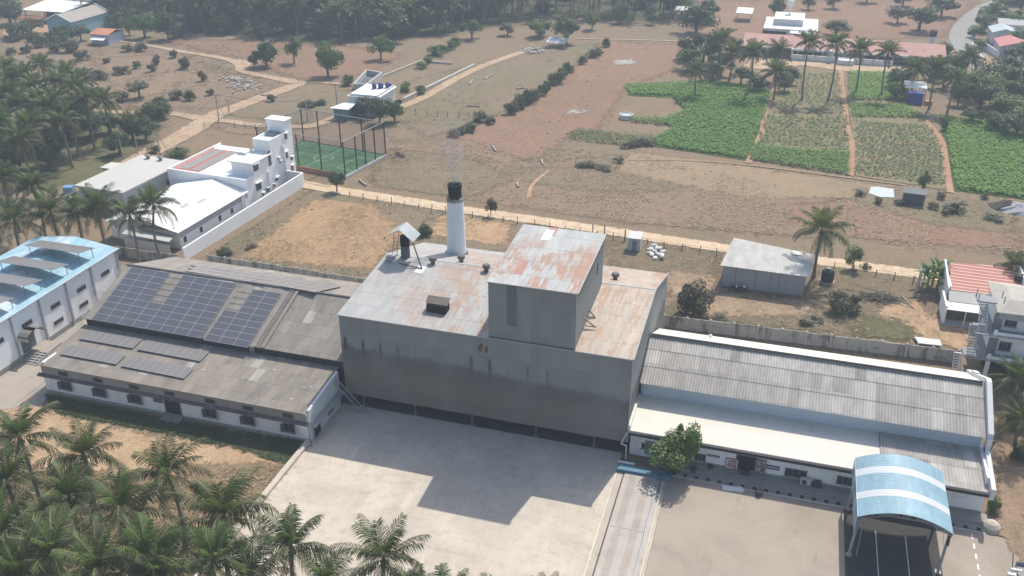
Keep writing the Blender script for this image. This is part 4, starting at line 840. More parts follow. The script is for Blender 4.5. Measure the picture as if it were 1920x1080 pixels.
m.box(hx1, hx1+1.7, yd-1.6, yd-1.5, 2.9, 3.15); m.box(hx1, hx1+1.7, yd+1.5, yd+1.6, 2.9, 3.15); m.build('porch_roof', plain('porch_sheet', (.36, .36, .34), .7, .2, 2), bh)
m = MB(); m.box(hx1+.05, hx1+2.6, yd-.2, yd+2.4, 0, .85)
m.build('landing', plain('landing_cement', (.36, .31, .27), .9, .2, 1.5), bh)
m = MB()
for k in range(5): m.box(hx1+.1, hx1+2.5, yd-.55-.35*k, yd-.2-.35*k, 0, .72-.15*k)
m.build('steps', plain('step_cement', (.30, .29, .28), .9, .2, 1.5), bh)
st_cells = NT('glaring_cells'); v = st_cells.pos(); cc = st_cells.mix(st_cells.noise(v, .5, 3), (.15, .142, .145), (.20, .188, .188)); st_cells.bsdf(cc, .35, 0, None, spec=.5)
rows_ = [([(40.3, 460), (146, 475), (173.6, 468.6), (96, 449)], 'solar table'), ([(-6, 486), (96, 503.5), (128, 500.5), (27.8, 475.5)], 'x'), ([(-40, 522), (50, 533), (76.4, 528.3), (-20, 505)], 'x'), ([(-80, 556), (2, 566), (20, 562), (-60, 541)], 'x')]
for k, (qd, _) in enumerate(rows_):
    a = [G(px, py, 8.5 if i < 2 else 7.95) for i, (px, py) in enumerate(qd)]
    yb_ = (a[2].y+a[3].y)/2; yf = yb_-2.9; xr = (a[1].x+a[2].x)/2; xl = xr-8.6
    q = [(xl, yf, 8.5), (xr, yf, 8.5), (xr, yb_, 7.95), (xl, yb_, 7.95)]
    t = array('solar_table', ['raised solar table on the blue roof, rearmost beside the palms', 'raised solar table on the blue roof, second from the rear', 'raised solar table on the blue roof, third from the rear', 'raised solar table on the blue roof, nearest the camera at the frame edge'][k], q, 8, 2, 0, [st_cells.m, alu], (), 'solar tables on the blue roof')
    m = MB()
    for x in (xl+.5, (xl+xr)/2, xr-.4):
        m.cyl((x, yf+.2, hz_(x)), (x, yf+.2, 8.3), .05, n=5); m.cyl((x, yb_-.2, hz_(x)), (x, yb_-.2, 7.95), .05, n=5)
    m.build('legs', steel, t)
# ================================================================ white house group with tower
O_ = Vector((-83, 140.2, 0)); A_ = Vector((-2.2, -33, 0)).normalized(); B_ = Vector((A_.y, -A_.x, 0))
def S(s, t, z): return tuple(O_+A_*s+B_*t+Vector((0, 0, z)))
ws = plain('bright_white_wall', (.87, .88, .89), .85, .06, .5, dirt=(.62, .63, .64), dirt_amt=.4)
ws2 = plain('bright_white_roof', (.80, .80, .78), .8, .06, .4, dirt=(.66, .65, .62), dirt_amt=.4)
wv = thing('white_villa', 'white house of stepped flat roofs with a tall stair tower by the football court', 'house', S(7, 7, 0))
def sb(mb, s0, s1, t0, t1, z0, z1): return mb.hexa([S(s0, t1, z0), S(s1, t1, z0), S(s1, t0, z0), S(s0, t0, z0), S(s0, t1, z1), S(s1, t1, z1), S(s1, t0, z1), S(s0, t0, z1)])
m = MB(); sb(m, -1, 13.8, 0, 15.8, 0, 4.45); m.build('main_block', ws, wv)
m = MB(); sb(m, 13.5, 13.8, 0, 15.8, 4.452, 4.95); sb(m, -1, 13.5, 0, .25, 4.452, 4.9); sb(m, -1, 13.5, 15.55, 15.8, 4.452, 4.95); sb(m, 2, 13.5, 9.6, 9.85, 4.452, 4.75); m.build('parapet', ws, wv)
m = MB(); sb(m, 1.2, 13.48, 9.87, 15.53, 4.455, 4.5); m.m = 1; sb(m, 1.6, 12.1, 10.5, 12.3, 4.502, 4.56); sb(m, 1.6, 12.1, 12.9, 15.0, 4.502, 4.56); m.build('terracotta_terrace', [plain('terracotta_paint', (.50, .17, .11), .8, .12, 1), plain('grey_terrace_mat', (.27, .26, .26), .8, .12, 1)], wv)
m = MB(); sb(m, -1.0, .95, 0, 3.7, 4.5, 11.1); m.build('tower', ws, wv)
m = MB(); sb(m, -1.2, 1.15, -.15, 3.9, 11.1, 11.35); m.build('tower_slab', ws2, wv)
m = MB(); sb(m, .95, 6.0, .02, 3.4, 4.46, 8.75); sb(m, 5.75, 6.0, .02, 3.4, 8.75, 9.3); sb(m, .95, 5.75, .02, .27, 8.75, 9.3); sb(m, .95, 5.75, 3.15, 3.4, 8.75, 9.3); m.build('stair_block', ws, wv)
m = MB(); sb(m, 1.1, 2.4, 1.0, 3.0, 8.752, 9.25); m.build('water_tank', plain('tank_grey', (.25, .27, .28), .7, .2, 2), wv)
m = MB(); sb(m, 6.0, 11.4, .03, 4.3, 4.46, 6.95); m.build('roof_room', ws, wv)
m = MB(); sb(m, 6.0, 11.9, -.3, 4.8, 6.95, 7.15); m.build('roof_slab', ws2, wv)
m = MB(); sb(m, 6.6, 8.6, 3.2, 5.8, 7.152, 7.6); m.build('roof_step', ws2, wv)
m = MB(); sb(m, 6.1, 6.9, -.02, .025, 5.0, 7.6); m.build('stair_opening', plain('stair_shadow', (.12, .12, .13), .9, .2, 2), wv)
def vwin(s, z, w, h):
    m = MB(); sb(m, s-w/2, s+w/2, -.05, -.004, z-h/2, z+h/2); wf = m.build('window', plain('dark_glazing', (.05, .06, .07), .3, .3, 2), wv)
    m = MB(); sb(m, s-w/2-.12, s+w/2+.12, -.42, -.004, z+h/2+.02, z+h/2+.14); m.build('sunshade', ws2, wf)
    m = MB()
    for k in range(3): a = s-w/2+w*(k+.5)/3; sb(m, a-.03, a+.03, -.08, -.052, z-h/2, z+h/2)
    m.build('grille', frame_m, wf)
for s, z, w, h in ((10.6, 6.1, 1.3, 1.2), (10.5, 2.7, 1.5, 1.4), (4.0, 5.4, .35, .5), (3.6, 4.7, .4, .5), (1.5, 5.3, .8, 1.3), (1.0, 8.6, .7, 1.1), (2.2, 2.2, .6, .6), (5.2, 2.1, .9, .7), (6.2, 1.3, .5, .6), (.2, 2.4, .8, 1.2), (8.2, 1.2, .6, .8), (9.6, .9, .4, .6), (0.0, 4.2, .7, .7)): vwin(s, z, w, h)
m = MB(); sb(m, 1.0, 2.6, -.25, -.003, 3.3, 7.4) if False else sb(m, 2.2, 2.5, -.35, -.003, .1, 7.2); sb(m, 7.4, 7.7, -.3, -.003, .1, 4.4); m.build('fin', ws, wv)
# hall in front of the villa, low gabled white roof
hl = thing('white_hall', 'low white hall with bright gabled roof in front of the towered house', 'hall', S(22, 6, 0))
m = MB(); sb(m, 13.82, 31.4, 0, .25, 0, 2.95); sb(m, 13.82, 31.4, 12.7, 12.95, 0, 2.95); m.prism([S(31.4, .25, 0), S(31.4, 12.7, 0), S(31.4, 12.7, 2.95), S(31.4, 6.4, 4.1), S(31.4, .25, 2.95)], A_*-.25); m.build('wall', ws, hl)
m = MB(); m.slab([S(13.85, 6.4, 4.35), S(32.0, 6.4, 4.35), S(32.0, -.35, 3.0), S(13.85, -.35, 3.0)], .08); m.slab([S(13.85, 13.3, 3.0), S(32.0, 13.3, 3.0), S(32.0, 6.4, 4.35), S(13.85, 6.4, 4.35)], .08); m.build('roof', ws2, hl)
for s, t in ((20.5, 3.2), (23.5, 4.1)):
    m = MB(); z = 4.35-1.35*(6.4-t)/6.75; m.slab([S(s, t+.35, z+.09), S(s+1.9, t+.35, z+.09), S(s+1.9, t-.35, z-.05), S(s, t-.35, z-.05)], .04); m.build('skylight', plain('dim_skylight', (.42, .42, .40), .6, .1, 2), hl)
m = MB(); sb(m, 13.9, 31.3, -.06, -.002, 1.9, 2.9); m.build('shaded_frieze', plain('frieze_grey', (.42, .41, .41), .9, .1, 1), hl)
for s in (30.3, 26.4, 21.6, 18.4):
    m = MB(); sb(m, s-.3, s+.3, -.05, -.003, .8, 1.7); m.build('window', plain('dark_glazing', (.05, .06, .07)), hl)
for s in (15.6, 15.0): m = MB(); sb(m, s-.15, s+.15, -.3, -.003, 0, 2.9); m.build('fin', ws, hl)
m = MB(); m.slab([S(32.0, 8.5, 2.9), S(34.0, 8.5, 2.4), S(34.0, -.2, 2.4), S(32.0, -.2, 2.9)], .08); sb(m, 33.8, 34.0, 0, 8.3, 0, 1.8); m.build('porch', plain('porch_white', (.55, .53, .5), .8, .15, 1), hl)
m = MB(); m.slab([S(32.02, 6, 3.55), S(32.9, 6, 3.2), S(32.9, -.3, 2.9), S(32.02, -.3, 3.1)], .06); m.build('dark_awning', plain('awning_dark', (.06, .06, .06), .8, .2), hl)
# flat roofed annex
an = thing('flat_annex', 'wide low annex with pale grey flat roof behind the palms', 'annex', S(15, 22, 0))
m = MB(); sb(m, 7.4, 23, 17.5, 26.8, 0, 3.6); m.build('wall', plain('annex_wall', (.52, .52, .51), .85, .1, .8), an)
m = MB(); sb(m, 7.1, 23.4, 17.2, 27.1, 3.6, 3.85); m.build('roof', plain('annex_roof', (.50, .49, .465), .9, .06, .4), an)
for s, t in ((8.3, 24.5), (8.3, 21.8)):
    m = MB(); p = S(s, t, 3.85); m.lathe(p, [(.3, 0), (.3, .35), (.5, .45), (.5, .6), (.2, .75)], 10); m.build('ventilator', steel, an)
for t in (19.2, 21.6, 24.6):
    m = MB(); sb(m, 23.0, 23.06, t-.5, t+.5, 1.2, 2.4); m.build('window', plain('dark_glazing', (.05, .06, .07)), an)
m = MB(); sb(m, 12, 12.6, 17.2, 17.45, 1.2, 2.3); sb(m, 16.5, 17.3, 17.42, 17.47, 1.2, 2.4); m.build('window', MC['dark_glazing'], an)
m = MB(); sb(m, 5.2, 25, 28.3, 28.5, 0, 2.2); tag(m.build('compound_wall', plain('compound_plaster', (.50, .49, .47), .9, .15, .8, dirt=(.3, .28, .26)), loc=S(15, 28.4, 0)), 'pale plaster wall behind the flat roofed annex', 'wall')
t = thing('guard_hut', 'small pale hut with dark doorway on the far side of the annex', 'hut', S(11, 30, 0))
m = MB(); sb(m, 10, 12.4, 28.6, 31.4, 0, 2.6); m.build('wall', plain('hut_wall', (.50, .40, .36), .9, .15, 1), t); m = MB(); sb(m, 9.7, 12.7, 28.52, 31.7, 2.6, 2.75); m.build('roof', plain('hut_roof', (.55, .53, .50), .9, .1, 1), t); m = MB(); sb(m, 12.4, 12.44, 28.9, 30.6, .1, 2.1); m.build('doorway', dark, t)
m = MB(); p = G(128, 350, 1.2); m.obox((p.x, p.y), .3, .8, .6, 0, 1.2); m.obox((p.x, p.y), .3, .85, .65, 1.2, 1.28); tag(m.build('water_tank', plain('tank_blue', (.16, .32, .5), .5, .15, 2), loc=(p.x, p.y, 0)), 'bright blue tank standing at the left corner of the annex', 'tank')
# compound wall in front of the villa
cw = [(-82.35, 105.6), (-79.85, 137.8)]
m = MB(); a, b = Vector((*cw[0], 0)), Vector((*cw[1], 0)); d = (b-a).normalized(); n_ = Vector((d.y, -d.x, 0))*.12
m.hexa([a-n_, a+n_, b+n_, b-n_, a-n_+Vector((0, 0, 2.0)), a+n_+Vector((0, 0, 2.0)), b+n_+Vector((0, 0, 2.6)), b-n_+Vector((0, 0, 2.6))])
c = b+Vector((-3.0, .25, 0)); m.hexa([b+(0, .13, 0) if False else b+Vector((.11, .0, 0)), b+Vector((.11, .25, 0)), c+Vector((0, .25, 0)), c, b+Vector((.11, .0, 2.6)), b+Vector((.11, .25, 2.6)), c+Vector((0, .25, 2.6)), c+Vector((0, 0, 2.6))])
tag(m.build('compound_wall', ws, loc=tuple(a)), 'bright white wall running along the sandy plot below the towered house', 'wall')
# ================================================================ football court
cc_ = [G(572, 331), G(648, 333.5), G(722, 293), G(553, 268)]
q0, q1, q2 = G(648, 335), G(722, 294), G(560, 318)
e1 = (q2-q0).normalized(); e2 = Vector((e1.y, -e1.x, 0)); e2 = e2 if e2.y > 0 else -e2
Lx, Ly = 19.5, (q1-q0).length
def K(u, w, z=0): return tuple(q0+e1*u+e2*w+Vector((0, 0, z)))
turf = NT('court_turf'); v = turf.pos(); st = turf.noise(turf.pos((.3, 1, 1), rot=.4), .5, 3); cc = turf.mix(turf.rng(st, .35, .65), (.050, .115, .058), (.072, .15, .075)); cc = turf.mix(1.0, cc, turf.rng(turf.noise(v, .3, 4), .3, .7, .85, 1.15, False), 'MULTIPLY'); turf.bsdf(cc, .9, 0, None, spec=.1)
m = MB(); m.slab([K(Lx, 0, .35), K(Lx, Ly, .35), K(0, Ly, .35), K(0, 0, .35)][::-1] if False else [K(0, 0, .35), K(0, Ly, .35), K(Lx, Ly, .35), K(Lx, 0, .35)], .6); struct(m.build('court_turf', turf.m))
m = MB(); L = plain('court_line', (.55, .62, .55), .8, .1, 3)
def kl(u0, w0, u1, w1, t=.07):
    a, b = Vector(K(u0, w0, .36)), Vector(K(u1, w1, .36)); d = (b-a).normalized(); n_ = Vector((d.y, -d.x, 0))*t/2; m.q(a-n_, b-n_, b+n_, a+n_) if ((b-a).cross(n_)).z > 0 else m.q(a+n_, b+n_, b-n_, a-n_)
kl(.6, .6, Lx-.6, .6); kl(.6, Ly-.6, Lx-.6, Ly-.6); kl(.6, .6, .6, Ly-.6); kl(Lx-.6, .6, Lx-.6, Ly-.6); kl(Lx/2, .6, Lx/2, Ly-.6); kl(.6, 3.2, 4.2, 3.2); kl(.6, Ly-3.2, 4.2, Ly-3.2); kl(4.2, 3.2, 4.2, Ly-3.2); kl(Lx-.6, 3.2, Lx-4.2, 3.2); kl(Lx-4.2, 3.2, Lx-4.2, Ly-3.2)
for k in range(20): a, b = k*math.pi/10, (k+1)*math.pi/10; kl(Lx/2+1.8*math.cos(a), Ly/2+1.8*math.sin(a), Lx/2+1.8*math.cos(b), Ly/2+1.8*math.sin(b), .07)
struct(m.build('court_line', L))
fc = thing('court_fence', 'tall steel pole fence round the green football court', 'fence', K(0, 0, 0))
pole = plain('fence_pole', (.05, .055, .055), .6, .2, 2); hF = 6.9
P_ = [(u, 0) for u in (0, 5.2, 10.4, 15.6, Lx)]+[(u, Ly) for u in (0, 5.2, 10.4, 15.6, Lx)]+[(0, w) for w in (Ly*.28, Ly*.5, Ly*.74)]+[(Lx, w) for w in (Ly*.33, Ly*.66)]
for u, w in P_: m = MB(); m.cyl(K(u, w, 0), K(u, w, hF), .14, n=6); m.build('pole', pole, fc)
m = MB()
for z, r in ((hF, .09), (.5, .11)):
    for a, b in (((0, 0), (Lx, 0)), ((0, 0), (0, Ly)), ((0, Ly), (Lx, Ly)), ((Lx, 0), (Lx, Ly))): m.cyl(K(*a, z), K(*b, z), r, n=5)
m.build('rail', plain('fence_rail', (.30, .29, .26), .6, .2, 2), fc)
nt_ = NT('court_net'); sx = nt_.n('SeparateXYZ', {0: nt_.pos()}); tb = nt_.n('BsdfTransparent'); db = nt_.n('BsdfDiffuse', {'Color': (.10, .12, .11, 1)}); mx = nt_.n('MixShader', {0: .17, 1: tb.outputs[0], 2: db.outputs[0]}); nt_.t.links.new(mx.outputs[0], nt_.out.inputs[0])
m = MB()
for a, b in (((0, 0), (Lx, 0)), ((0, 0), (0, Ly)), ((0, Ly), (Lx, Ly)), ((Lx, 0), (Lx, Ly))): m.q(K(*a, .5), K(*b, .5), K(*b, hF), K(*a, hF))
m.build('net', nt_.m, fc)
m = MB(); a, b = Vector(K(-.15, -.2)), Vector(K(-.15, Ly+.2)); m.hexa([a+e1*-.15, a+e1*.1, b+e1*.1, b+e1*-.15, a+e1*-.15+Vector((0, 0, .55)), a+e1*.1+Vector((0, 0, .55)), b+e1*.1+Vector((0, 0, .55)), b+e1*-.15+Vector((0, 0, .55))][::1])
tag(m.build('retaining_wall', plain('court_kerb', (.52, .52, .50), .9, .15, 1), loc=K(0, 0, 0)), 'pale low retaining wall along the side of the football court', 'wall')
m = MB(); a, b = Vector(K(.2, -.25)), Vector(K(14.5, -.25)); m.hexa([a-e2*.15, b-e2*.15, b+e2*.1, a+e2*.1]+[p+Vector((0, 0, .9)) for p in (a-e2*.15, b-e2*.15, b+e2*.1, a+e2*.1)])
tag(m.build('retaining_wall', plain('brick_red_wall', (.27, .15, .10), .9, .2, 1.5), loc=K(7, 0, 0)), 'low red brick wall below the football court beside the pale track', 'wall')
# ================================================================ boundary walls of the works
cw_ = NT('precast_wall'); cc = cw_.mix(cw_.noise(cw_.pos(), .6, 5, .7), (.36, .35, .33), (.46, .45, .42)); cc = cw_.mix(cw_.rng(cw_.noise(cw_.pos((1, 1, .25)), .9, 7, .75, .4), .47, .64, 0, .85), cc, (.09, .088, .082)); cc = cw_.mix(cw_.rng(cw_.noise(cw_.pos((.4, .4, 1)), .8, 5, .7), .55, .66, 0, .7), cc, (.14, .135, .12)); cw_.bsdf(cc, .95, 0, None, spec=.1); cwm = cw_.m; pst = plain('precast_post', (.44, .43, .41), .9, .15, 1)
def precast(label, a, b, h, n, post_h=None):
    a, b = Vector((*a, 0)), Vector((*b, 0)); d = (b-a).normalized(); n_ = Vector((d.y, -d.x, 0)); Z = Vector((0, 0, 1)); t = thing('boundary_wall', label, 'wall', tuple((a+b)/2))
    m = MB(); rnd = random.Random(n)
    for k in range(n):
        p, q = a.lerp(b, k/n), a.lerp(b, (k+1)/n); hh = h+rnd.uniform(-.06, .06)
        for r in range(4):
            z0, z1 = hh*r/4+.01, hh*(r+1)/4-.008; o = n_*rnd.uniform(-.015, .015)
            m.hexa([p+n_*.05+o+Z*z0, p-n_*.05+o+Z*z0, q-n_*.05+o+Z*z0, q+n_*.05+o+Z*z0, p+n_*.05+o+Z*z1, p-n_*.05+o+Z*z1, q-n_*.05+o+Z*z1, q+n_*.05+o+Z*z1][::-1] if False else [q+n_*.05+o+Z*z0, q-n_*.05+o+Z*z0, p-n_*.05+o+Z*z0, p+n_*.05+o+Z*z0, q+n_*.05+o+Z*z1, q-n_*.05+o+Z*z1, p-n_*.05+o+Z*z1, p+n_*.05+o+Z*z1][::-1])
    m.build('panels', cwm, t)
    for k in range(n+1):
        p = a.lerp(b, k/n); m = MB(); m.obox((p.x, p.y), math.atan2(d.y, d.x), .12, .11, 0, post_h or h+.12); m.build('post', pst, t)
    return t
precast('grey precast concrete wall with posts behind the right-hand white shed', (-11.4, 106.2), (23.9, 107.6), 1.75, 12)
precast('dark stained precast wall with posts behind the left solar shed', (-78, 105.2), (-43, 104.6), 1.7, 12)
precast('dark wall between the blue-roofed hall and the palms', (-106, 103.6), (-82.4, 104.2), 1.6, 7)
pg = thing('pipe_rack', 'thin grey pipe rail on short posts behind the left solar shed', 'pipe rail', (-60, 101.5, 0)); m = MB()
a, b = Vector((-70, 102.3, 2.3)), Vector((-50, 101.9, 2.3)); m.cyl(a, b, .06, n=6); m.cyl(a-Vector((0, 0, .9)), b-Vector((0, 0, .9)), .05, n=6); m.build('rail', steel, pg)
for k in range(9): p = a.lerp(b, k/8); m = MB(); m.cyl((p.x, p.y, 0), p, .06, n=6); m.build('post', steel, pg)
# ================================================================ grey shed beside the palm
gs = thing('grey_shed', 'low grey shed with pale sloping roof beside the lone coconut palm', 'shed', (.3, 122, 0))
T = [(-5.75, 119.4, 3.5), (6.05, 119.2, 3.5), (6.75, 125.9, 3.85), (-4.7, 128.6, 3.85)]
m = MB(); m.slab(T, .07); m.build('roof', sheet_mat('pale_shed_sheet', (.44, .43, .41), 1.05, 2.2, .05, None, lap=.45, rough=.8, blotch=((.50, .49, .47), .3, .5)), gs)
m = MB(); m.box(-5.3, 5.7, 120.0, 120.12, 0, 3.46); m.prism([(5.6, 120.12, 0), (5.6, 125.6, 0), (5.6, 125.6, 3.75), (5.6, 120.12, 3.48)], (.12, 0, 0)); m.prism([(-5.3, 120.12, 0), (-5.0, 127.5, 0), (-5.0, 127.5, 3.7), (-5.3, 120.12, 3.46)], (.12, 0, 0)); m.build('wall', plain('shed_grey_wall', (.30, .33, .36), .8, .12, .6, dirt=(.18, .19, .2)), gs)
for x in (-3.6, -.9, 1.1, 2.3): m = MB(); m.box(x, x+.08, 119.95, 119.998, 0, 3.4); m.build('batten', plain('shed_batten', (.14, .15, .17), .8), gs)
m = MB(); m.slab([(3.6, 125.0, 3.93), (5.0, 125.0, 3.93), (5.0, 126.2, 3.98), (3.6, 126.2, 3.98)], .03); m.build('patch_sheet', sky_s, gs)
def bike(label, x, y, ang):
    t = thing('parked_motorcycle', label, 'motorcycle', (x, y, 0)); ca, sa = math.cos(ang), math.sin(ang)
    f = lambda a, b, z: (x+ca*a-sa*b, y+sa*a+ca*b, z)
    for a in (-.62, .62):
        m = MB(); n = 14
        for i in range(n):
            w0, w1 = 2*math.pi*i/n, 2*math.pi*(i+1)/n; m.cyl(f(a+.27*math.cos(w0), 0, .3+.27*math.sin(w0)), f(a+.27*math.cos(w1), 0, .3+.27*math.sin(w1)), .05, n=5)
        m.build('wheel', MC['soot_black'], t)
    m = MB(); m.hexa([f(-.3, -.12, .3), f(.3, -.12, .3), f(.3, .12, .3), f(-.3, .12, .3), f(-.2, -.1, .6), f(.35, -.1, .75), f(.35, .1, .75), f(-.2, .1, .6)]); m.cyl(f(.62, 0, .3), f(.35, 0, 1.0), .035, n=5); m.cyl(f(-.62, 0, .3), f(-.1, 0, .5), .035, n=5); m.build('frame', dsteel, t)
    m = MB(); m.hexa([f(-.75, -.13, .72), f(.1, -.12, .66), f(.1, .12, .66), f(-.75, .13, .72), f(-.75, -.1, .82), f(.1, -.1, .78), f(.1, .1, .78), f(-.75, .1, .82)]); m.build('saddle', MC['soot_black'], t)
    m = MB(); m.hexa([f(.05, -.16, .7), f(.4, -.12, .75), f(.4, .12, .75), f(.05, .16, .7), f(.1, -.12, .95), f(.38, -.1, .95), f(.38, .1, .95), f(.1, .12, .95)]); m.build('fuel_tank', sky_s, t)
    m = MB(); m.cyl(f(.36, -.36, 1.02), f(.36, .36, 1.02), .025, n=5); m.cyl(f(.42, 0, .9), f(.52, 0, .88), .09, n=8); m.build('handlebar', steel, t)
bike('dark motorcycle with pale tank standing in the shade of the grey shed', -3.4, 118.9, .35)
bike('second motorcycle close behind the first in front of the grey shed', -2.4, 119.1, .5)
p = G(1550, 529); wt = thing('water_tank', 'black round water tank on a pale base beside the lone palm', 'water tank', (p.x, p.y, 0)); m = MB()
m.lathe((p.x, p.y, .25), [(.85, 0), (.88, .1), (.86, .5), (.88, .6), (.86, 1.0), (.88, 1.1), (.84, 1.5), (.55, 1.75), (.28, 1.8), (.28, 1.92)], 18); m.build('barrel', plain('tank_black', (.03, .032, .04), .5, .2, 2), wt); m = MB(); m.lathe((p.x, p.y, 0), [(1.05, 0), (1.05, .25)], 12); m.build('base', pst, wt)
m = MB(); m.lathe((p.x, p.y, 2.17), [(.34, 0), (.34, .06), (.1, .12)], 12); m.build('lid', plain('lid_grey', (.4, .4, .42), .5), wt)
# outhouse and sacks
p = G(1188, 471); oh = thing('outhouse', 'tiny pale outhouse with sloping sheet roof beside the dirt track', 'outhouse', (p.x, p.y, 0)); x, y = p.x, p.y
m = MB(); m.box(x-.95, x+.95, y, y+1.9, 0, 2.15); m.build('wall', plain('outhouse_wall', (.50, .52, .53), .85, .12, 1), oh); m = MB(); m.slab([(x-1.05, y-.25, 2.2), (x+1.05, y-.25, 2.2), (x+1.05, y+2.0, 2.45), (x-1.05, y+2.0, 2.45)], .06); m.build('roof', plain('outhouse_roof', (.58, .58, .57), .7, .1, 1), oh); m = MB(); m.box(x-.3, x+.45, y-.03, y-.002, 0, 1.75); m.build('door', plain('outhouse_door', (.22, .25, .28), .7), oh)
random.seed(21)
sk = plain('white_sack', (.66, .65, .62), .8, .15, 3)
sacks = [(1219, 470), (1221, 468), (1229, 464), (1237, 468), (1243, 474), (1227, 473), (1234, 479), (1222, 480), (1228, 486), (1240, 480), (1218, 477), (1232, 471), (1241, 486), (1225, 466)]
for k, (px, py) in enumerate(sacks):
    p = G(px, py); m = MB(); an_ = random.uniform(0, 3); zz = .0 if k < 11 else .32
    for i, (r, z) in enumerate([(1, 0)]): pass
    n = 8; c, s_ = math.cos(an_), math.sin(an_); ring = []
    for j, (w, z) in enumerate(((.75, 0), (1.0, .14), (.9, .32), (.5, .42))):
        for i in range(n): a = 2*math.pi*i/n; u, v_ = .55*w*math.cos(a)*(1.2 if i % 2 else 1), .34*w*math.sin(a); m.v.append((p.x+c*u-s_*v_, p.y+s_*u+c*v_, zz+z+.03*(i % 3)))
    for j in range(3):
        for i in range(n): m.f.append((j*n+i, j*n+(i+1) % n, (j+1)*n+(i+1) % n, (j+1)*n+i)); m.mi.append(0)
    m.f.append(tuple(3*n+i for i in range(n))); m.mi.append(0)
    tag(m.build('filled_sack', sk, loc=(p.x, p.y, 0)), 'white sack lying in the heap behind the factory near the outhouse', 'sack', 'heap of white sacks')
# ================================================================ houses on the right
th_ = thing('two_storey_house', 'white two-storey house with outside stairs behind the end of the right shed', 'house', (30, 106, 0))
hw = plain('house_white', (.80, .81, .83), .85, .10, .8, dirt=(.42, .42, .42), dirt_amt=.45); hg = plain('house_slab_grey', (.30, .31, .32), .9, .2, 1)
m = MB(); m.box(26.4, 38, 105.3, 112, 3.2, 6.2); m.box(26.4, 38, 105.3, 112, 6.4, 9.1)
m.build('wall', hw, th_)
m = MB(); m.box(25.6, 38, 103.8, 112, 2.95, 3.198); m.box(25.6, 38, 103.8, 112, 6.202, 6.398); m.box(23.7, 25.598, 103.8, 106.2, 2.98, 3.15); m.box(24.2, 25.598, 103.8, 106.4, 6.2, 6.36); m.build('floor_slab', hg, th_)
m = MB(); m.box(26.1, 38, 103.9, 104.02, 3.2, 3.55); m.box(26.1, 38, 103.9, 104.02, 6.4, 6.75)
for x in (26.1, 29.3, 32.8): m.box(x, x+.35, 103.78, 103.898, 3.2, 3.9); m.box(x, x+.35, 103.78, 103.898, 6.4, 7.1)
m.build('balcony_parapet', hw, th_)
m = MB(); m.slab([(26.0, 104.2, 9.15), (38, 104.2, 9.15), (38, 106.3, 9.9), (27.6, 106.3, 9.9)], .12); m.slab([(27.6, 106.3, 9.9), (38, 106.3, 9.9), (38, 110.2, 9.9), (27.6, 110.2, 9.9)], .12); m.slab([(26.0, 104.2, 9.15), (27.6, 106.3, 9.9), (27.6, 110.2, 9.9), (26.0, 112.2, 9.15)], .12); m.slab([(27.6, 110.2, 9.9), (38, 110.2, 9.9), (38, 112.2, 9.15), (26.0, 112.2, 9.15)], .12)
m.build('roof', plain('house_roof_cement', (.47, .44, .39), .9, .2, .5, dirt=(.2, .19, .18), dirt_amt=.7), th_)
m = MB(); m.box(26.3, 38, 104.25, 104.4, 8.3, 9.05); m.build('eave_board', plain('grimy_eave', (.36, .37, .39), .9, .3, 1, dirt=(.12, .12, .12), dirt_amt=.8), th_)
for x in (26.2, 31.5, 37.4):
    for y in (104.0, 111.4): m = MB(); m.box(x, x+.4, y, y+.4, 0, 2.95); m.build('column', hw, th_)
m = MB(); m.box(37.75, 37.95, 104.42, 111.38, 0, 2.94); m.build('side_wall', hw, th_)
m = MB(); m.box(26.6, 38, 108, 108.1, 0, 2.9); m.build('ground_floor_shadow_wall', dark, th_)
for px, py in ((1869, 610), (1858, 655)):
    p = onY(px, py, 105.3); z0 = 6.4 if py < 630 else 3.2; m = MB(); m.box(p.x-.5, p.x+.5, 105.24, 105.298, z0, z0+2.1); m.build('door', plain('house_door', (.20, .22, .24), .7, .1, 2), th_)
for px, py in ((1895.6, 604), (1884, 649)): p = onY(px, py, 105.3); window(th_, (p.x, 105.3, p.z), 1.2, 1.05, 'x', -1, False, True, 3)
stc = plain('stair_cement', (.50, .50, .50), .9, .15, 1.5)
for k, (x, y0, y1, z0, z1) in enumerate(((23.15, 102.4, 104.9, .1, 3.0), (24.35, 103.9, 106.3, 3.15, 6.2), (24.9, 104.2, 106.4, 6.36, 9.2))):
    m = MB(); n = 12
    for i in range(n): a = i/n; m.box(x-.42, x+.42, y0+(y1-y0)*a, y0+(y1-y0)*(a+1/n)+.05, z0+(z1-z0)*a+.13, z0+(z1-z0)*a+.21)
    s_ = m.build('staircase', stc, th_)
    m = MB()
    for e in (-.46, .42): m.hexa([(x+e, y0, z0), (x+e+.05, y0, z0), (x+e+.05, y1, z1), (x+e, y1, z1), (x+e, y0, z0+.3), (x+e+.05, y0, z0+.3), (x+e+.05, y1, z1+.3), (x+e, y1, z1+.3)])
    m.build('stringer', plain('stringer_white', (.58, .59, .6), .8, .12, 2), s_)
m = MB(); m.box(24.1, 27.0, 106.2, 107.8, 9.15, 9.3)
for x, y in ((24.2, 106.3), (26.9, 106.3), (24.2, 107.7), (26.9, 107.7)): m.box(x-.05, x+.05, y-.05, y+.05, 9.3, 10.2)
m.build('landing', hg, th_)
rh = thing('red_tiled_house', 'small white house with red tiled roof and white awning beside the stairs', 'house', (27.5, 122, 0))
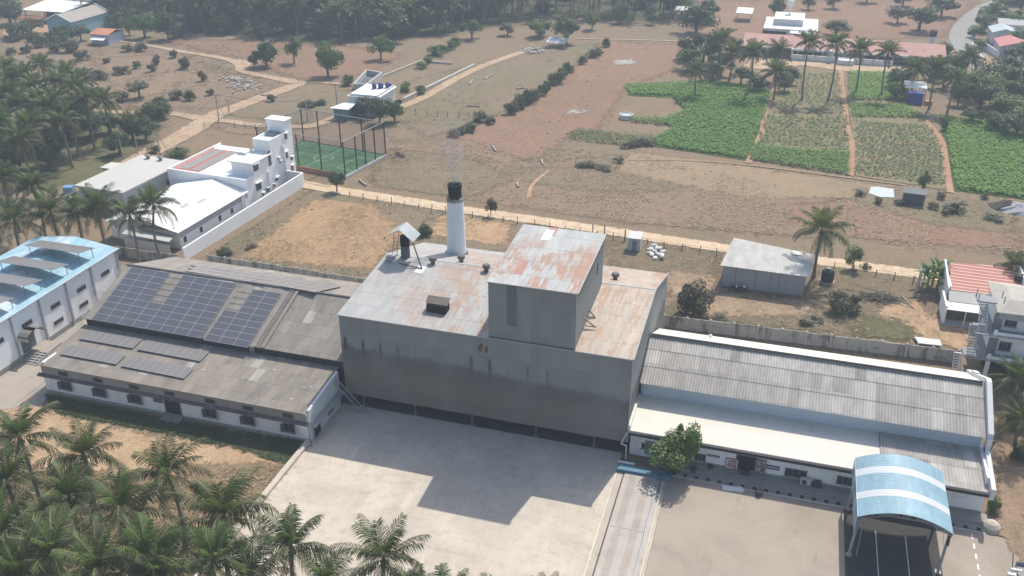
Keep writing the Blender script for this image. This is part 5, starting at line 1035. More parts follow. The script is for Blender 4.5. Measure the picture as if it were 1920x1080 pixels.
tile = NT('red_tiles'); sx = tile.n('SeparateXYZ', {0: tile.pos()}); fr = tile.math('FRACT', tile.math('DIVIDE', sx.outputs[1], .78)); cc = tile.mix(tile.noise(tile.pos((1, 2, 1)), 1.1, 5), (.42, .15, .11), (.50, .22, .17)); cc = tile.mix(tile.rng(fr, .12, .38, .9, 0), cc, (.66, .52, .47)); cc = tile.mix(tile.rng(fr, .70, .98, 0, .8), cc, (.24, .09, .07)); tile.bsdf(cc, .8, 0, fr, .5, .05)
m = MB(); m.slab([(24.0, 121.6, 3.05), (33, 121.8, 3.05), (33.2, 129.5, 4.0), (24.6, 128.3, 4.0)], .08); m.build('roof', tile.m, rh)
m = MB(); m.slab([(23.6, 118.6, 2.85), (28.4, 118.6, 2.85), (28.4, 121.75, 2.98), (23.9, 121.6, 2.98)], .06); m.build('sheet_roof', plain('old_grey_sheet', (.36, .35, .34), .8, .15, 1), rh)
m = MB(); m.slab([(23.1, 116.9, 2.45), (27.9, 116.9, 2.45), (28.2, 118.7, 2.80), (23.4, 118.7, 2.80)], .05); m.build('awning', plain('white_awning', (.72, .72, .72), .7, .06, 1), rh)
m = MB(); m.box(24, 33, 121.7, 121.85, 0, 3.0); m.box(24, 24.2, 121.85, 128, 0, 3.5); m.build('wall', hw, rh)
m = MB(); m.box(23.15, 23.4, 117.2, 121.7, .15, 2.75); m.prism([(23.75, 121.6, 0), (23.75, 128.4, 0), (23.75, 128.4, 4.4), (23.75, 121.6, 3.4)], (.24, 0, 0)); m.box(33.2, 33.45, 121.8, 129.6, 0, 4.4); m.build('gable_wall', hw, rh)
m = MB(); m.box(23.0, 29.5, 116.9, 118.4, 0, .3); m.build('veranda', plain('veranda_blue_grey', (.34, .37, .42), .8, .15, 1.2), rh)
for x in (25.6, 28): m = MB(); m.box(x, x+.1, 117.1, 117.2, .3, 2.5); m.build('post', hw, rh)
m = MB(); m.box(23.6, 29, 119.2, 119.25, .3, 2.7); m.build('shop_shutter', plain('dim_shutter', (.12, .12, .13), .7, .2, 1), rh)
p = G(1910, 527, 3.4); tk = thing('tank_stand', 'dark tank on a thin post at the right edge beyond the houses', 'tank', (p.x, p.y, 0)); m = MB(); m.lathe((p.x, p.y, 3.2), [(.65, 0), (.68, .4), (.66, 1.1), (.3, 1.3)], 14); m.build('barrel', MC['tank_black'], tk); m = MB(); m.cyl((p.x, p.y, 0), (p.x, p.y, 3.2), .14, n=7); m.build('post', steel, tk)
# odds and ends of the plot
p = G(1738, 640); m = MB(); q = [G(1715, 631, .45), G(1722, 643, .45), G(1766, 648, .5), G(1762, 637, .5)]; m.slab([q[1], q[2], q[3], q[0]], .12)
for w in q: m.cyl((w.x, w.y, 0), (w.x, w.y, w.z-.1), .1, n=6)
tag(m.build('white_slab', plain('slab_pale', (.60, .61, .60), .8, .1, 1.5), loc=tuple(p)), 'pale flat slab propped low on the grass near the precast wall', 'slab')
random.seed(31)
p = G(1648, 560); wp = thing('branch_pile', 'heap of cut grey branches on the brown plot between bush and banana plants', 'branch pile', (p.x, p.y, 0)); m = MB()
for k in range(150):
    a = random.gauss(0, .55)+.35; r = random.gauss(0, 1.1), random.gauss(0, .55); h = max(0, .9-abs(r[0])*.35-abs(r[1])*.4)*random.random(); L = random.uniform(.8, 1.9); c = Vector((p.x+r[0]*1.3, p.y+r[1]*1.3, .1+h)); d = Vector((math.cos(a), math.sin(a), random.uniform(-.2, .25)))*L/2; m.cyl(c-d, c+d, random.uniform(.025, .06), n=4)
m.build('branches', plain('dry_branch', (.16, .135, .115), .95, .35, 2), wp)
def logs(label, pxs, r=.12, name='fallen_log', col=(.34, .28, .22)):
    for (a, b) in pxs:
        A, Bp = G(*a, r), G(*b, r); m = MB(); m.cyl(A, Bp, r, r*.8, 7); m.cyl(A.lerp(Bp, .55), A.lerp(Bp, .55)+Vector((.4, .3, .3)), r*.5, r*.3, 5)
        tag(m.build(name, plain('log_%s' % name, col, .95, .25, 2), loc=tuple(A)), label, 'log', label)
logs('pale fallen log lying on the dry plot between the grey shed and the wall', [((1516, 602), (1543, 606)), ((1692, 556), (1712, 578)), ((1533, 552), (1552, 554))], .16)
logs('weathered timber lying in the wide brown field beyond the track', [((490, 178), (520, 182)), ((876, 198), (900, 199)), ((908, 148), (922, 140)), ((880, 158), (886, 150)), ((968, 166), (984, 164)), ((924, 274), (930, 283)), ((1015, 300), (1018, 308)), ((674, 337), (686, 347)), ((969, 343), (972, 350))], .22, 'timber', (.42, .38, .33))
p = G(1718, 545); m = MB(); m.cyl((p.x, p.y-.3, 0), (p.x+.1, p.y, 3.2), .22, .18, 8); m.cyl((p.x, p.y, 3.1), (p.x+.5, p.y+.3, 3.5), .1, n=6); tag(m.build('pale_stump', plain('stump_pale', (.50, .48, .45), .9, .2, 2), loc=(p.x, p.y, 0)), 'tall pale broken trunk beside the banana plants', 'stump')
p = G(1712, 384); pb = thing('pump_house', 'small dark pump house beside the white pond', 'pump house', (p.x, p.y, 0)); m = MB(); m.obox((p.x, p.y+1), -.1, 1.7, 1.3, 0, 2.0); m.build('wall', plain('pump_wall_dark', (.10, .105, .115), .9, .2, 1), pb); m = MB(); m.obox((p.x, p.y+1), -.1, 1.85, 1.45, 2.0, 2.12); m.build('roof', plain('pump_roof', (.17, .18, .19), .9, .2, 1), pb)
m = MB(); q = [G(1702, 367, .3), G(1726, 369, .3), G(1727, 358, .3), G(1702, 356, .3)]; m.slab(q, .3); tag(m.build('water_trough', plain('trough_pale', (.46, .48, .48), .7, .1, 1), loc=tuple(q[0])), 'pale open trough between the pond and the dark pump house', 'trough')
for px, py, r, lb in ((1905, 395, 1.6, 'grey gravel heap at the right edge beyond the brown field'), (1886, 390, 1.5, 'dark earth heap beside the grey gravel at the right edge')):
    p = G(px, py); m = MB(); rnd = random.Random(px); n = 14; pts = [(r*2.0, 0), (r*1.5, .5), (r*.9, 1.0), (r*.3, 1.35)]
    for rr, z in pts:
        for i in range(n): w = 2*math.pi*i/n; k = rnd.uniform(.85, 1.15); m.v.append((p.x+rr*k*math.cos(w), p.y+rr*k*math.sin(w)*.8, z*rnd.uniform(.9, 1.1) if z else -.05))
    for a in range(3):
        for i in range(n): m.f.append((a*n+i, a*n+(i+1) % n, (a+1)*n+(i+1) % n, (a+1)*n+i)); m.mi.append(0)
    m.f.append(tuple(3*n+i for i in range(n))); m.mi.append(0)
    tag(m.build('gravel_heap', plain('heap_%d' % px, (.40, .40, .42) if px > 1900 else (.08, .07, .065), .95, .2, 1.5), loc=(p.x, p.y, 0)), lb, 'heap')
p = G(1908, 1066, .8); bx = thing('handcart', 'grey flat cart with white boards at the bottom right corner', 'cart', (p.x, p.y, 0)); m = MB(); m.box(p.x-.1, p.x+2.2, p.y-1.0, p.y+.4, .75, .9); m.build('bed', steel, bx)
m = MB(); m.box(p.x-.1, p.x+2.2, p.y+.4, p.y+.46, .6, 1.25); m.build('tail_board', plain('cart_grey', (.25, .26, .27), .6), bx); m = MB(); m.box(p.x-.9, p.x-.2, p.y-.9, p.y-.6, .5, .75); m.box(p.x-.6, p.x+.3, p.y-.4, p.y-.2, .7, .95); m.build('boards', wl, bx); m = MB(); m.cyl((p.x-.3, p.y-.1, 0), (p.x-.5, p.y+.6, 1.9), .05, n=5); m.build('pole', plain('cart_pole', (.3, .25, .2), .8), bx)
for y in (-.75, .2): m = MB(); m.cyl((p.x+1, p.y+y-.08, .4), (p.x+1, p.y+y+.08, .4), .4, n=12); m.build('wheel', MC['soot_black'], bx)
p = G(1857, 992); m = MB(); m.lathe((p.x, p.y, 0), [(.9, 0), (.8, .5), (.5, .8), (.1, .95)], 14); tag(m.build('cement_mound', plain('mound_pale', (.52, .46, .38), .9, .15, 1.5), loc=(p.x, p.y, 0)), 'pale rounded cement mound at the corner of the right shed', 'mound')
# ================================================================ far houses
def hbox(t, x0, x1, y0, y1, z, wallm, roofm, kind='flat', rise=1.2, over=.4, rname='roof'):
    m = MB(); m.box(x0, x1, y0, y1, 0, z); w = m.build('wall', wallm, t)
    m = MB()
    if kind == 'flat': m.box(x0-over, x1+over, y0-over, y1+over, z+.002, z+.22)
    elif kind == 'gx':   # ridge along x
        ym = (y0+y1)/2
        m.slab([(x0-over, y0-over, z), (x1+over, y0-over, z), (x1+over, ym, z+rise), (x0-over, ym, z+rise)], .12); m.slab([(x0-over, ym, z+rise), (x1+over, ym, z+rise), (x1+over, y1+over, z), (x0-over, y1+over, z)], .12)
    elif kind == 'gy':
        xm = (x0+x1)/2
        m.slab([(xm, y0-over, z+rise), (x1+over, y0-over, z), (x1+over, y1+over, z), (xm, y1+over, z+rise)], .12); m.slab([(x0-over, y0-over, z), (xm, y0-over, z+rise), (xm, y1+over, z+rise), (x0-over, y1+over, z)], .12)
        for y in (y0, y1-.2):
            g = MB(); g.prism([(x0, y, z), (x1, y, z), (xm, y, z+rise-.1)], (0, .2, 0)); g.build('gable', wallm, t)
    m.build(rname, roofm, t); return w
def fwins(t, y, xs, z, w=.9, h=1.1):
    for x in xs: m = MB(); m.box(x-w/2, x+w/2, y-.06, y-.003, z-h/2, z+h/2); m.build('window', plain('far_window', (.06, .065, .07), .5, .2, 2), t)
farw = plain('far_white', (.66, .68, .68), .85, .08, .6); farw2 = plain('far_roof_white', (.74, .75, .74), .8, .06, .5)
pink = plain('faded_red_roof', (.50, .29, .245), .85, .2, .5, dirt=(.42, .31, .26)); teal = plain('teal_wall', (.09, .22, .28), .8, .12, 1)
# small white house behind the court
a = G(646, 222); ch_ = thing('field_house', 'small white house with blue tanks on the roof behind the football court', 'house', (a.x+4, a.y+6, 0)); x0, y0 = a.x, a.y
hbox(ch_, x0, x0+6.6, y0+3.2, y0+12.5, 4.0, farw, farw2)
m = MB(); m.slab([(x0-2.6, y0-1.6, 2.55), (x0+1.9, y0-1.6, 2.55), (x0+2.2, y0+3.15, 3.0), (x0-.2, y0+3.15, 3.0)], .12); m.build('porch_roof', farw2, ch_)
m = MB(); m.box(x0-2.0, x0+1.6, y0-.9, y0+3.15, 0, 2.4); m.build('porch_wall', teal, ch_)
m = MB(); m.box(x0+2.2, x0+4.6, y0+2.6, y0+3.15, 0, 2.2); m.build('side_wall', plain('porch_pale', (.5, .52, .55), .8), ch_)
for dx, dy, r in ((4.2, 10.4, .6), (5.6, 11.4, .7), (3.0, 9.6, .5)): m = MB(); m.lathe((x0+dx, y0+dy, 4.22), [(r, 0), (r, 1.0), (r*.4, 1.25)], 12); m.build('roof_tank', plain('tank_deep_blue', (.03, .055, .20), .5, .15, 2), ch_)
m = MB(); m.box(x0, x0+6.6, y0+3.2, y0+3.4, 4.222, 4.6); m.box(x0+6.4, x0+6.6, y0+3.4, y0+12.5, 4.222, 4.7); m.build('parapet', farw, ch_)
fwins(ch_, y0+3.2, (x0+4.6, x0+5.8), 2.2)
# open block tank behind it
q = [G(664, 168), G(688, 168), G(716, 146), G(688, 141)]; ot = thing('open_tank', 'roofless grey block tank with white rim in the field beyond the small house', 'tank', tuple(q[0])); m = MB()
for i in range(4):
    a, b = q[i], q[(i+1) % 4]; d = (b-a).normalized(); n_ = Vector((d.y, -d.x, 0))*.2; Z = Vector((0, 0, 1.4)); m.hexa([a-n_, b-n_, b+n_, a+n_, a-n_+Z, b-n_+Z, b+n_+Z, a+n_+Z])
m.build('wall', plain('block_wall_pale', (.46, .47, .46), .9, .15, .8), ot); m = MB(); m.q(*[v+Vector((0, 0, .12)) for v in q][::1]); m.build('basin', plain('dim_basin', (.12, .13, .14), .9, .2, .6), ot)
m = MB(); a, b = G(756, 192, 0), G(890, 124, 0)
def lowwall(label, P, h=.7, w=.4, mat=None):
    m = MB()
    for (a, b) in zip(P[:-1], P[1:]):
        a, b = G(*a), G(*b); d = (b-a).normalized(); n_ = Vector((d.y, -d.x, 0))*w/2; Z = Vector((0, 0, h)); m.hexa([a-n_, b-n_, b+n_, a+n_, a-n_+Z, b-n_+Z, b+n_+Z, a+n_+Z])
    tag(m.build('field_wall', mat or plain('field_wall_pale', (.52, .48, .42), .9, .15, .6), loc=tuple(G(*P[0]))), label, 'wall')
lowwall('pale low wall beside the whitish cart track in the upper field', [(757, 190), (890, 125)], .8, .5)
lowwall('short pale wall running up from the open block tank', [(718, 145), (790, 116)], .5, .35)
lowwall('thin pale wall crossing the head of the upper field', [(810, 118), (848, 121)], .5, .35)
# top left farm
a = G(42, 40); fs = thing('farm_shed', 'open dark farm shed with bright white roof at the top left corner', 'shed', tuple(a)); x0 = G(45, 42).x; x1 = G(122, 46).x; y0 = G(90, 44).y
m = MB(); m.slab([(x0-1, y0, 3.6), (x1, y0+.5, 3.6), (x1+2.5, y0+11, 5.0), (x0, y0+11, 5.0)], .15); m.build('roof', farw2, fs); m = MB(); m.box(x0, x1+1.5, y0+9, y0+9.3, 0, 4.4); m.box(x1+1.3, x1+1.6, y0+1, y0+9, 0, 3.6); m.build('wall', plain('farm_dark_green', (.045, .07, .06), .9, .2, .6), fs)
for x in (x0, (x0+x1)/2, x1): m = MB(); m.cyl((x, y0+.6, 0), (x, y0+.6, 3.5), .15, n=6); m.build('post', steel, fs)
a, b = G(98, 66), G(131, 71); c = G(169, 60); gb = thing('barn', 'pale blue gabled barn with grey roof at the top left among trees', 'barn', tuple(a)); x0, x1, y0, y1 = a.x, a.x+8.5, a.y-1, a.y+15
hbox(gb, x0, x1, y0, y1, 4.4, plain('barn_blue', (.33, .50, .58), .85, .1, .6), plain('barn_roof_grey', (.36, .33, .30), .9, .15, .4, dirt=(.40, .27, .21)), 'gy', 2.0, .3)
m = MB()
for s in (-1, 1):
    xm = (x0+x1)/2
    for y in (y0-.4, y1+.2): m.cyl((xm, y, 6.55), (xm+s*(4.6), y, 4.5), .2, n=5)
m.build('barge_board', farw2, gb); fwins(gb, y0, (x0+2.2, x0+6), 2, 1.2, 1.5)
a = G(174, 82); oh2 = thing('orange_roof_house', 'little house with orange roof and pale blue side beside the barn', 'house', tuple(a)); hbox(oh2, a.x, a.x+5.5, a.y, a.y+7, 2.8, plain('pale_lilac_wall', (.45, .50, .64), .8, .1, 1), plain('orange_roof', (.52, .22, .13), .85, .2, .8), 'gx', .9, .4); m = MB(); m.slab([(a.x+1, a.y-2.2, 1.7), (a.x+5.5, a.y-2.2, 1.7), (a.x+5.5, a.y-.05, 2.2), (a.x+1, a.y-.05, 2.2)], .1); m.build('awning', farw2, oh2); fwins(oh2, a.y, (a.x+1.5,), 1.4)
a = G(128, 36); fh = thing('farmhouse', 'pale far house with small windows behind the white-roofed farm shed', 'house', tuple(a)); hbox(fh, a.x, a.x+8, a.y+4, a.y+11, 5, plain('far_pale_wall', (.5, .51, .5), .9, .12, .6), plain('far_roof_grey', (.33, .33, .33), .9)); fwins(fh, a.y+4, (a.x+1.5, a.x+4, a.x+6.5), 3.2)
m = MB(); x, y = G(60, 44).x, G(60, 40).y-8
a = G(72, 40); m.slab([(a.x-4, a.y-6, 1.8), (a.x+5, a.y-6, 1.8), (a.x+6, a.y-2, 2.2), (a.x-3, a.y-2, 2.2)], .12)
for dx in (-3.5, 4.8): m.cyl((a.x+dx, a.y-5.5, 0), (a.x+dx, a.y-5.5, 1.8), .12, n=5)
tag(m.build('rusty_lean_to', plain('rusty_red_sheet', (.27, .13, .10), .9, .2, .6), loc=tuple(a)), 'low rusty red lean-to before the white-roofed farm shed', 'lean-to')
# white bungalow and long red-roofed house at the top right
a, b = G(1425, 74), G(1528, 72); wb2 = thing('white_bungalow', 'bright white bungalow with stepped roofs above the long red-roofed house', 'house', tuple(a)); x0, x1, y0 = a.x, b.x, a.y
hbox(wb2, x0+1, x1, y0, y0+16, 3.2, farw, farw2); m = MB(); m.box(x0+3.5, x1-4, y0+5, y0+15, 3.43, 5.0); m.build('upper_wall', farw, wb2); m = MB(); m.box(x0+3.1, x1-3.6, y0+4.6, y0+15.4, 5.002, 5.2); m.build('upper_roof', farw2, wb2)
m = MB(); m.box(x0+.5, x0+7, y0-.05, y0-.003, .3, 2.6); m.build('veranda_opening', dark, wb2); m = MB(); m.slab([(x0+8, y0-3, 2.9), (x0+15, y0-3, 2.9), (x0+15, y0-.05, 3.2), (x0+8, y0-.05, 3.2)], .15); m.build('porch_roof', farw2, wb2); m = MB(); m.box(x0+9, x0+14.5, y0-.06, y0-.003, .3, 2.3); m.build('porch_opening', dark, wb2)
p = G(1500, 30, 6); m = MB(); m.cyl((x1-8, y0+13, 5.2), (x1-8, y0+13, 7.5), .25, n=6); m.lathe((x1-8, y0+13, 7.5), [(.9, 0), (.9, 1.6), (.3, 2.0)], 12); m.build('roof_tank', farw2, wb2)
a = G(1378, 40); m = MB(); m.slab([(a.x, a.y, 2.6), (a.x+5, a.y, 2.6), (a.x+5, a.y+7, 3.1), (a.x, a.y+7, 3.1)], .15)
for dx, dy in ((.3, .3), (4.7, .3), (.3, 6.7), (4.7, 6.7)): m.cyl((a.x+dx, a.y+dy, 0), (a.x+dx, a.y+dy, 2.6), .12, n=5)
tag(m.build('white_shelter', farw2, loc=tuple(a)), 'small white-roofed shelter left of the white bungalow', 'shelter')
a, b = G(1391, 110), G(1762, 116); lh = thing('long_red_house', 'long low farmhouse with faded red roof behind the row of palms', 'house', ((a.x+b.x)/2, a.y, 0)); x0, x1, y0 = a.x, b.x, (a.y+b.y)/2-1
m = MB(); m.box(x0, x1, y0+3, y0+10, 0, 2.8); m.build('wall', farw, lh)
m = MB(); m.slab([(x0-.5, y0-.2, 2.5), (x1+.5, y0-.2, 2.5), (x1+.5, y0+6.5, 4.6), (x0-.5, y0+6.5, 4.6)], .14); m.slab([(x0-.5, y0+6.5, 4.6), (x1+.5, y0+6.5, 4.6), (x1+.5, y0+11, 2.8), (x0-.5, y0+11, 2.8)], .14); m.build('roof', pink, lh)
m = MB(); m.box(x0-.6, x1-8, y0-.45, y0-.22, 2.05, 2.6); m.build('fascia', farw2, lh)
m = MB(); m.box(x0+1, x0+20, y0+2.94, y0+2.997, .2, 2.3); m.box(x0+31, x0+38, y0+2.94, y0+2.997, .2, 2.3); m.box(x1-14, x1-5, y0+2.94, y0+2.997, .2, 2.3); m.build('veranda_opening', plain('veranda_dim', (.07, .07, .075), .9, .2), lh)
k = 0
while x0+2+4*k < x1-6: m = MB(); m.cyl((x0+2+4*k, y0+.1, 0), (x0+2+4*k, y0+.1, 2.4), .12, n=6); m.build('post', farw, lh); k += 1
c = G(1588, 118); m = MB(); m.box(c.x-14, c.x+11, y0-2.6, y0-2.3, 0, 1.5); m.box(c.x-2.5, c.x+1.5, y0-4.6, y0-2.62, 0, 1.3); m.box(c.x-14.3, c.x-13.9, y0-2.7, y0-.5, 0, 2.6); m.box(c.x-5.0, c.x-3.8, y0-2.75, y0-.5, 0, 3.0); tag(m.build('garden_wall', farw2, loc=(c.x, y0-2.5, 0)), 'white garden wall with blocks in front of the long red-roofed house', 'wall')
p = G(1743, 97); m = MB(); m.cyl((p.x, p.y, 0), (p.x, p.y, 4.2), .7, n=8); tk = thing('roof_tank_tower', 'dark tank on pale stand by the end of the long red-roofed house', 'tank', (p.x, p.y, 0)); m.build('stand', farw, tk); m = MB(); m.lathe((p.x, p.y, 4.2), [(1.0, 0), (1.0, 1.5), (.4, 1.9)], 12); m.build('barrel', MC['tank_black'], tk)
p = G(1703, 106); m = MB(); m.slab([(p.x-1.5, p.y-2, 2.0), (p.x+2, p.y-2, 2.0), (p.x+2, p.y+2, 2.5), (p.x-1.5, p.y+2, 2.5)], .12); m.cyl((p.x, p.y-1.5, 0), (p.x, p.y-1.5, 2), .1, n=5); m.cyl((p.x, p.y+1.5, 0), (p.x, p.y+1.5, 2.2), .1, n=5); tag(m.build('white_shelter', farw2, loc=(p.x, p.y, 0)), 'tiny white shelter among bushes near the palms on the right', 'shelter')
# blue hut with pale roof
p = G(1714, 196); bhut = thing('blue_hut', 'bright blue hut below a white sheet roof beside the crop plots', 'hut', (p.x, p.y, 0)); x, y = p.x, p.y
m = MB(); m.box(x-1.6, x+1.6, y, y+2.2, 0, 2.6); m.build('wall', plain('strong_blue', (.02, .06, .30), .6, .15, 1), bhut); m = MB(); m.slab([(x-2.3, y+2.4, 3.1), (x+2.4, y+2.4, 3.1), (x+2.4, y+6.8, 3.6), (x-2.3, y+6.8, 3.6)], .1); m.build('roof', farw2, bhut)
for dx in (-2.1, 2.2): m = MB(); m.cyl((x+dx, y+2.6, 0), (x+dx, y+2.6, 3.1), .1, n=5); m.cyl((x+dx, y+6.5, 0), (x+dx, y+6.5, 3.5), .1, n=5); m.build('post', steel, bhut)
m = MB(); m.box(x+2.2, x+3.8, y+.3, y+1.6, .2, .9); m.cyl((x+2.5, y+.3, .4), (x+2.5, y+.1, .4), .4, n=10); m.cyl((x+3.6, y+.3, .4), (x+3.6, y+.1, .4), .3, n=10); tag(m.build('cart', plain('orange_cart', (.5, .2, .07), .7), loc=(x+3, y, 0)), 'small orange cart beside the bright blue hut', 'cart')
p = G(1174, 222); m = MB(); m.lathe((p.x, p.y, 0), [(1.5, 0), (1.5, 1.0), (1.3, 1.0), (1.3, .8)], 20); m.m = 1; m.lathe((p.x, p.y, .8), [(1.29, 0), (1.0, .02)], 20); tag(m.build('round_well', [plain('well_white', (.58, .58, .55), .9, .1, 1), plain('well_water', (.5, .5, .47), .3)], loc=(p.x, p.y, 0)), 'round white well at the edge of the green crop', 'well')
p = G(1046, 88); m = MB(); m.slab([(p.x-3, p.y-2, 1.6), (p.x+2.5, p.y-2, 1.6), (p.x+2.5, p.y+2.5, 2.2), (p.x-3, p.y+2.5, 2.2)], .12)
for dx in (-2.6, 2.2): m.cyl((p.x+dx, p.y-1.6, 0), (p.x+dx, p.y-1.6, 1.6), .1, n=5)
tag(m.build('white_shelter', farw2, loc=(p.x, p.y, 0)), 'small white-roofed shelter under a dark tree at the head of the brown field', 'shelter')
# buildings by the far road
for px, py, w, d, h, rm, wm, lb, nm in ((1872, 108, 7, 10, 3.0, plain('rose_roof', (.48, .20, .19), .85, .15, .6), plain('far_blue_white', (.52, .57, .63), .85, .08, 1), 'small house with rose red roof beside the bend of the far road', 'road_house'), (1858, 82, 6, 8, 3.2, plain('bluish_roof', (.42, .50, .54), .8, .1), farw, 'small house with bluish gabled roof by the far road', 'road_house'), (1870, 66, 20, 7, 3.2, plain('grey_long_roof', (.46, .46, .46), .85, .12, .5), farw, 'long grey-roofed building behind the far road among trees', 'road_house')):
    p = G(px, py); t = thing(nm, lb, 'house', tuple(p)); hbox(t, p.x, p.x+w, p.y, p.y+d, h, wm, rm, 'gy' if w < 10 else 'gx', 1.1, .4); fwins(t, p.y, [p.x+1.5, p.x+w-1.6], 1.6)
lowwall('white roadside wall in front of the rose-roofed house', [(1838, 88), (1862, 104), (1872, 110)], 1.8, .25, farw)
p = G(1278, 36); t = thing('farmhouse', 'tiny pink house at the far edge of the plantation', 'house', tuple(p)); hbox(t, p.x-2, p.x+2, p.y, p.y+4, 2.8, plain('pink_wall', (.55, .36, .34), .9), farw2, 'gx', .8); fwins(t, p.y, [p.x], 1.5)
# rubble heaps
random.seed(77)
for px, py, lb in ((462, 163, 'spread heap of pale rubble beside the upper dirt track'), (1000, 96, 'pale rubble at the head of the whitish cart track'), (445, 150, 'small scatter of pale rubble above the larger heap')):
    p = G(px, py); m = MB()
    for k in range(60): x, y = p.x+random.gauss(0, 1.9), p.y+random.gauss(0, 1.5); s = random.uniform(.12, .42); m.obox((x, y), random.uniform(0, 3), s, s*.6, 0, random.uniform(.15, .6))
    tag(m.build('rubble_heap', plain('rubble_pale', (.46, .43, .39), .9, .2, 1), loc=tuple(p)), lb, 'rubble', kind='stuff')
# ================================================================ fences and poles
fp = plain('fence_post_wood', (.15, .125, .10), .95, .25, 2)
def pfence(name, label, P, step, h, wires=2, r=.07):
    W_ = [Vector((*G(*p)[:2], 0)) for p in P]; t = thing(name, label, 'fence', tuple(W_[0])); L = 0; rnd = random.Random(len(P)); pts = []
    for a, b in zip(W_[:-1], W_[1:]):
        n = max(1, round((b-a).length/step))
        for k in range(n): pts.append(a.lerp(b, k/n))
    pts.append(W_[-1]); tops = []
    for p in pts:
        q = p+Vector((rnd.uniform(-.15, .15), rnd.uniform(-.15, .15), 0)); tp = q+Vector((rnd.uniform(-.12, .12), rnd.uniform(-.1, .1), h*rnd.uniform(.85, 1.15))); m = MB(); m.cyl(q, tp, r*rnd.uniform(.8, 1.3), r*.9, 6); m.build('post', fp, t); tops.append((q, tp))
    m = MB()
    for (a, at), (b, bt) in zip(tops[:-1], tops[1:]):
        for w in range(wires): f = .55+.35*w; m.cyl(a.lerp(at, f), b.lerp(bt, f), .012, n=3)
    m.build('wire', dsteel, t)
pfence('post_fence', 'wooden post and wire fence along the near side of the pale dirt track', [(655, 370), (760, 388), (860, 404), (1000, 425), (1150, 450), (1345, 480)], 2.6, 1.25)
pfence('post_fence', 'post fence along the dirt track beyond the lone palm', [(1565, 505), (1640, 518), (1712, 530)], 2.4, 1.1)
pfence('field_fence', 'leaning stick fence across the field behind the football court', [(762, 212), (800, 218), (880, 222)], 2.2, 1.3)
pfence('field_fence', 'stick fence beside the sandy junction of the tracks', [(384, 240), (440, 240), (520, 246)], 2.6, 1.2)
pfence('field_fence', 'stick fence along the top side of the sandy junction', [(560, 157), (620, 158), (690, 162)], 4, 1.4)
pfence('gate_fence', 'short pipe gate beside the outhouse on the dirt track', [(1112, 442), (1135, 446), (1170, 452)], 3.2, 1.9, 2, .10)
def pole_(label, bx_, top, stay=None, arm=True):
    a = G(*bx_); h = onY(top[0], top[1], a.y).z; t = thing('utility_pole', label, 'pole', tuple(a)); tp = a+Vector((0, 0, h)); m = MB(); m.cyl(a, tp, .14, .09, 7); m.build('post', plain('pole_concrete', (.36, .34, .31), .9, .15, 2), t)
    if arm: m = MB(); m.cyl(tp+Vector((-.8, 0, -.4)), tp+Vector((.8, 0, -.4)), .06, n=5); m.cyl(tp+Vector((-.7, 0, -.4)), tp+Vector((-.7, 0, -.1)), .05, n=5); m.cyl(tp+Vector((.7, 0, -.4)), tp+Vector((.7, 0, -.1)), .05, n=5); m.build('crossarm', steel, t)
    if stay: m = MB(); m.cyl(G(*stay), tp-Vector((0, 0, .6)), .05, n=5); m.build('stay', steel, t)
    return tp
tps = [pole_('concrete utility pole with a raking stay behind the flat annex', (301, 293), (300, 243), (316, 286)), pole_('tall utility pole in the middle of the sandy track junction', (411, 228), (407, 176), (424, 226)), pole_('utility pole beyond the junction beside the sandy track', (430, 212), (429, 185)), pole_('stayed utility pole in the brown plot behind the football court', (577, 228), (575, 188), (588, 220)), pole_('utility pole beside the small white field house', (632, 198), (630, 157))]
pole_('thin grey pole at the back corner of the flat annex', (259, 290), (257, 250), None, False); pole_('short thin pole by the hut behind the annex', (231, 298), (227, 262), None, False)
for a, b, lb in ((tps[0], tps[1], 'sagging wires from the annex pole to the junction pole'), (tps[1], tps[3], 'sagging wires from the junction pole over the brown plot')):
    m = MB(); n = 14
    for o in (-.7, .7):
        for k in range(n): u, v_ = k/n, (k+1)/n; f = lambda t: a.lerp(b, t)+Vector((o, 0, -.1-3*t*(1-t))); m.cyl(f(u), f(v_), .025, n=3)
    tag(m.build('overhead_wire', dsteel, loc=tuple(a)), lb, 'wire')
# ================================================================ vegetation
def leafmat(name, c1, c2, trans, var=.25):
    t = NT(name); oi = t.n('ObjectInfo'); nz = t.noise(t.pos(), 1.3, 3, .7); n2 = t.noise(t.pos(), 9.0, 2)
    c = t.mix(t.rng(nz, .35, .65), c1, c2); c = t.mix(1.0, c, t.rng(oi.outputs['Random'], 0, 1, 1-var, 1+var, False), 'MULTIPLY'); c = t.mix(1.0, c, t.rng(n2, .3, .7, .75, 1.25, False), 'MULTIPLY')
    return t.bsdf(c, .5, 0, None, spec=.28, trans=tuple(trans))
pf_new = leafmat('palm_leaf', (.088, .108, .044), (.056, .074, .033), (.14, .17, .05))
pf_young = leafmat('palm_leaf_young', (.092, .140, .040), (.068, .105, .033), (.18, .25, .05))
pf_old = leafmat('palm_leaf_old', (.115, .118, .055), (.15, .14, .072), (.16, .16, .06))
pf_dead = leafmat('palm_leaf_dry', (.21, .15, .085), (.16, .115, .07), (.15, .1, .05))
rach = plain('palm_rib', (.22, .21, .11), .6, .2, 3, obj=True)
nutm = plain('green_coconut', (.16, .17, .04), .6, .3, 4, obj=True)
bark = plain('palm_bark', (.20, .175, .145), .95, .3, 3, obj=True)
tbark = plain('tree_bark', (.14, .115, .09), .95, .3, 3, obj=True)
lf_dark = leafmat('broad_leaf_dark', (.092, .130, .056), (.060, .092, .042), (.13, .19, .06))
lf_mid = leafmat('broad_leaf_green', (.115, .175, .052), (.078, .125, .042), (.2, .3, .06))
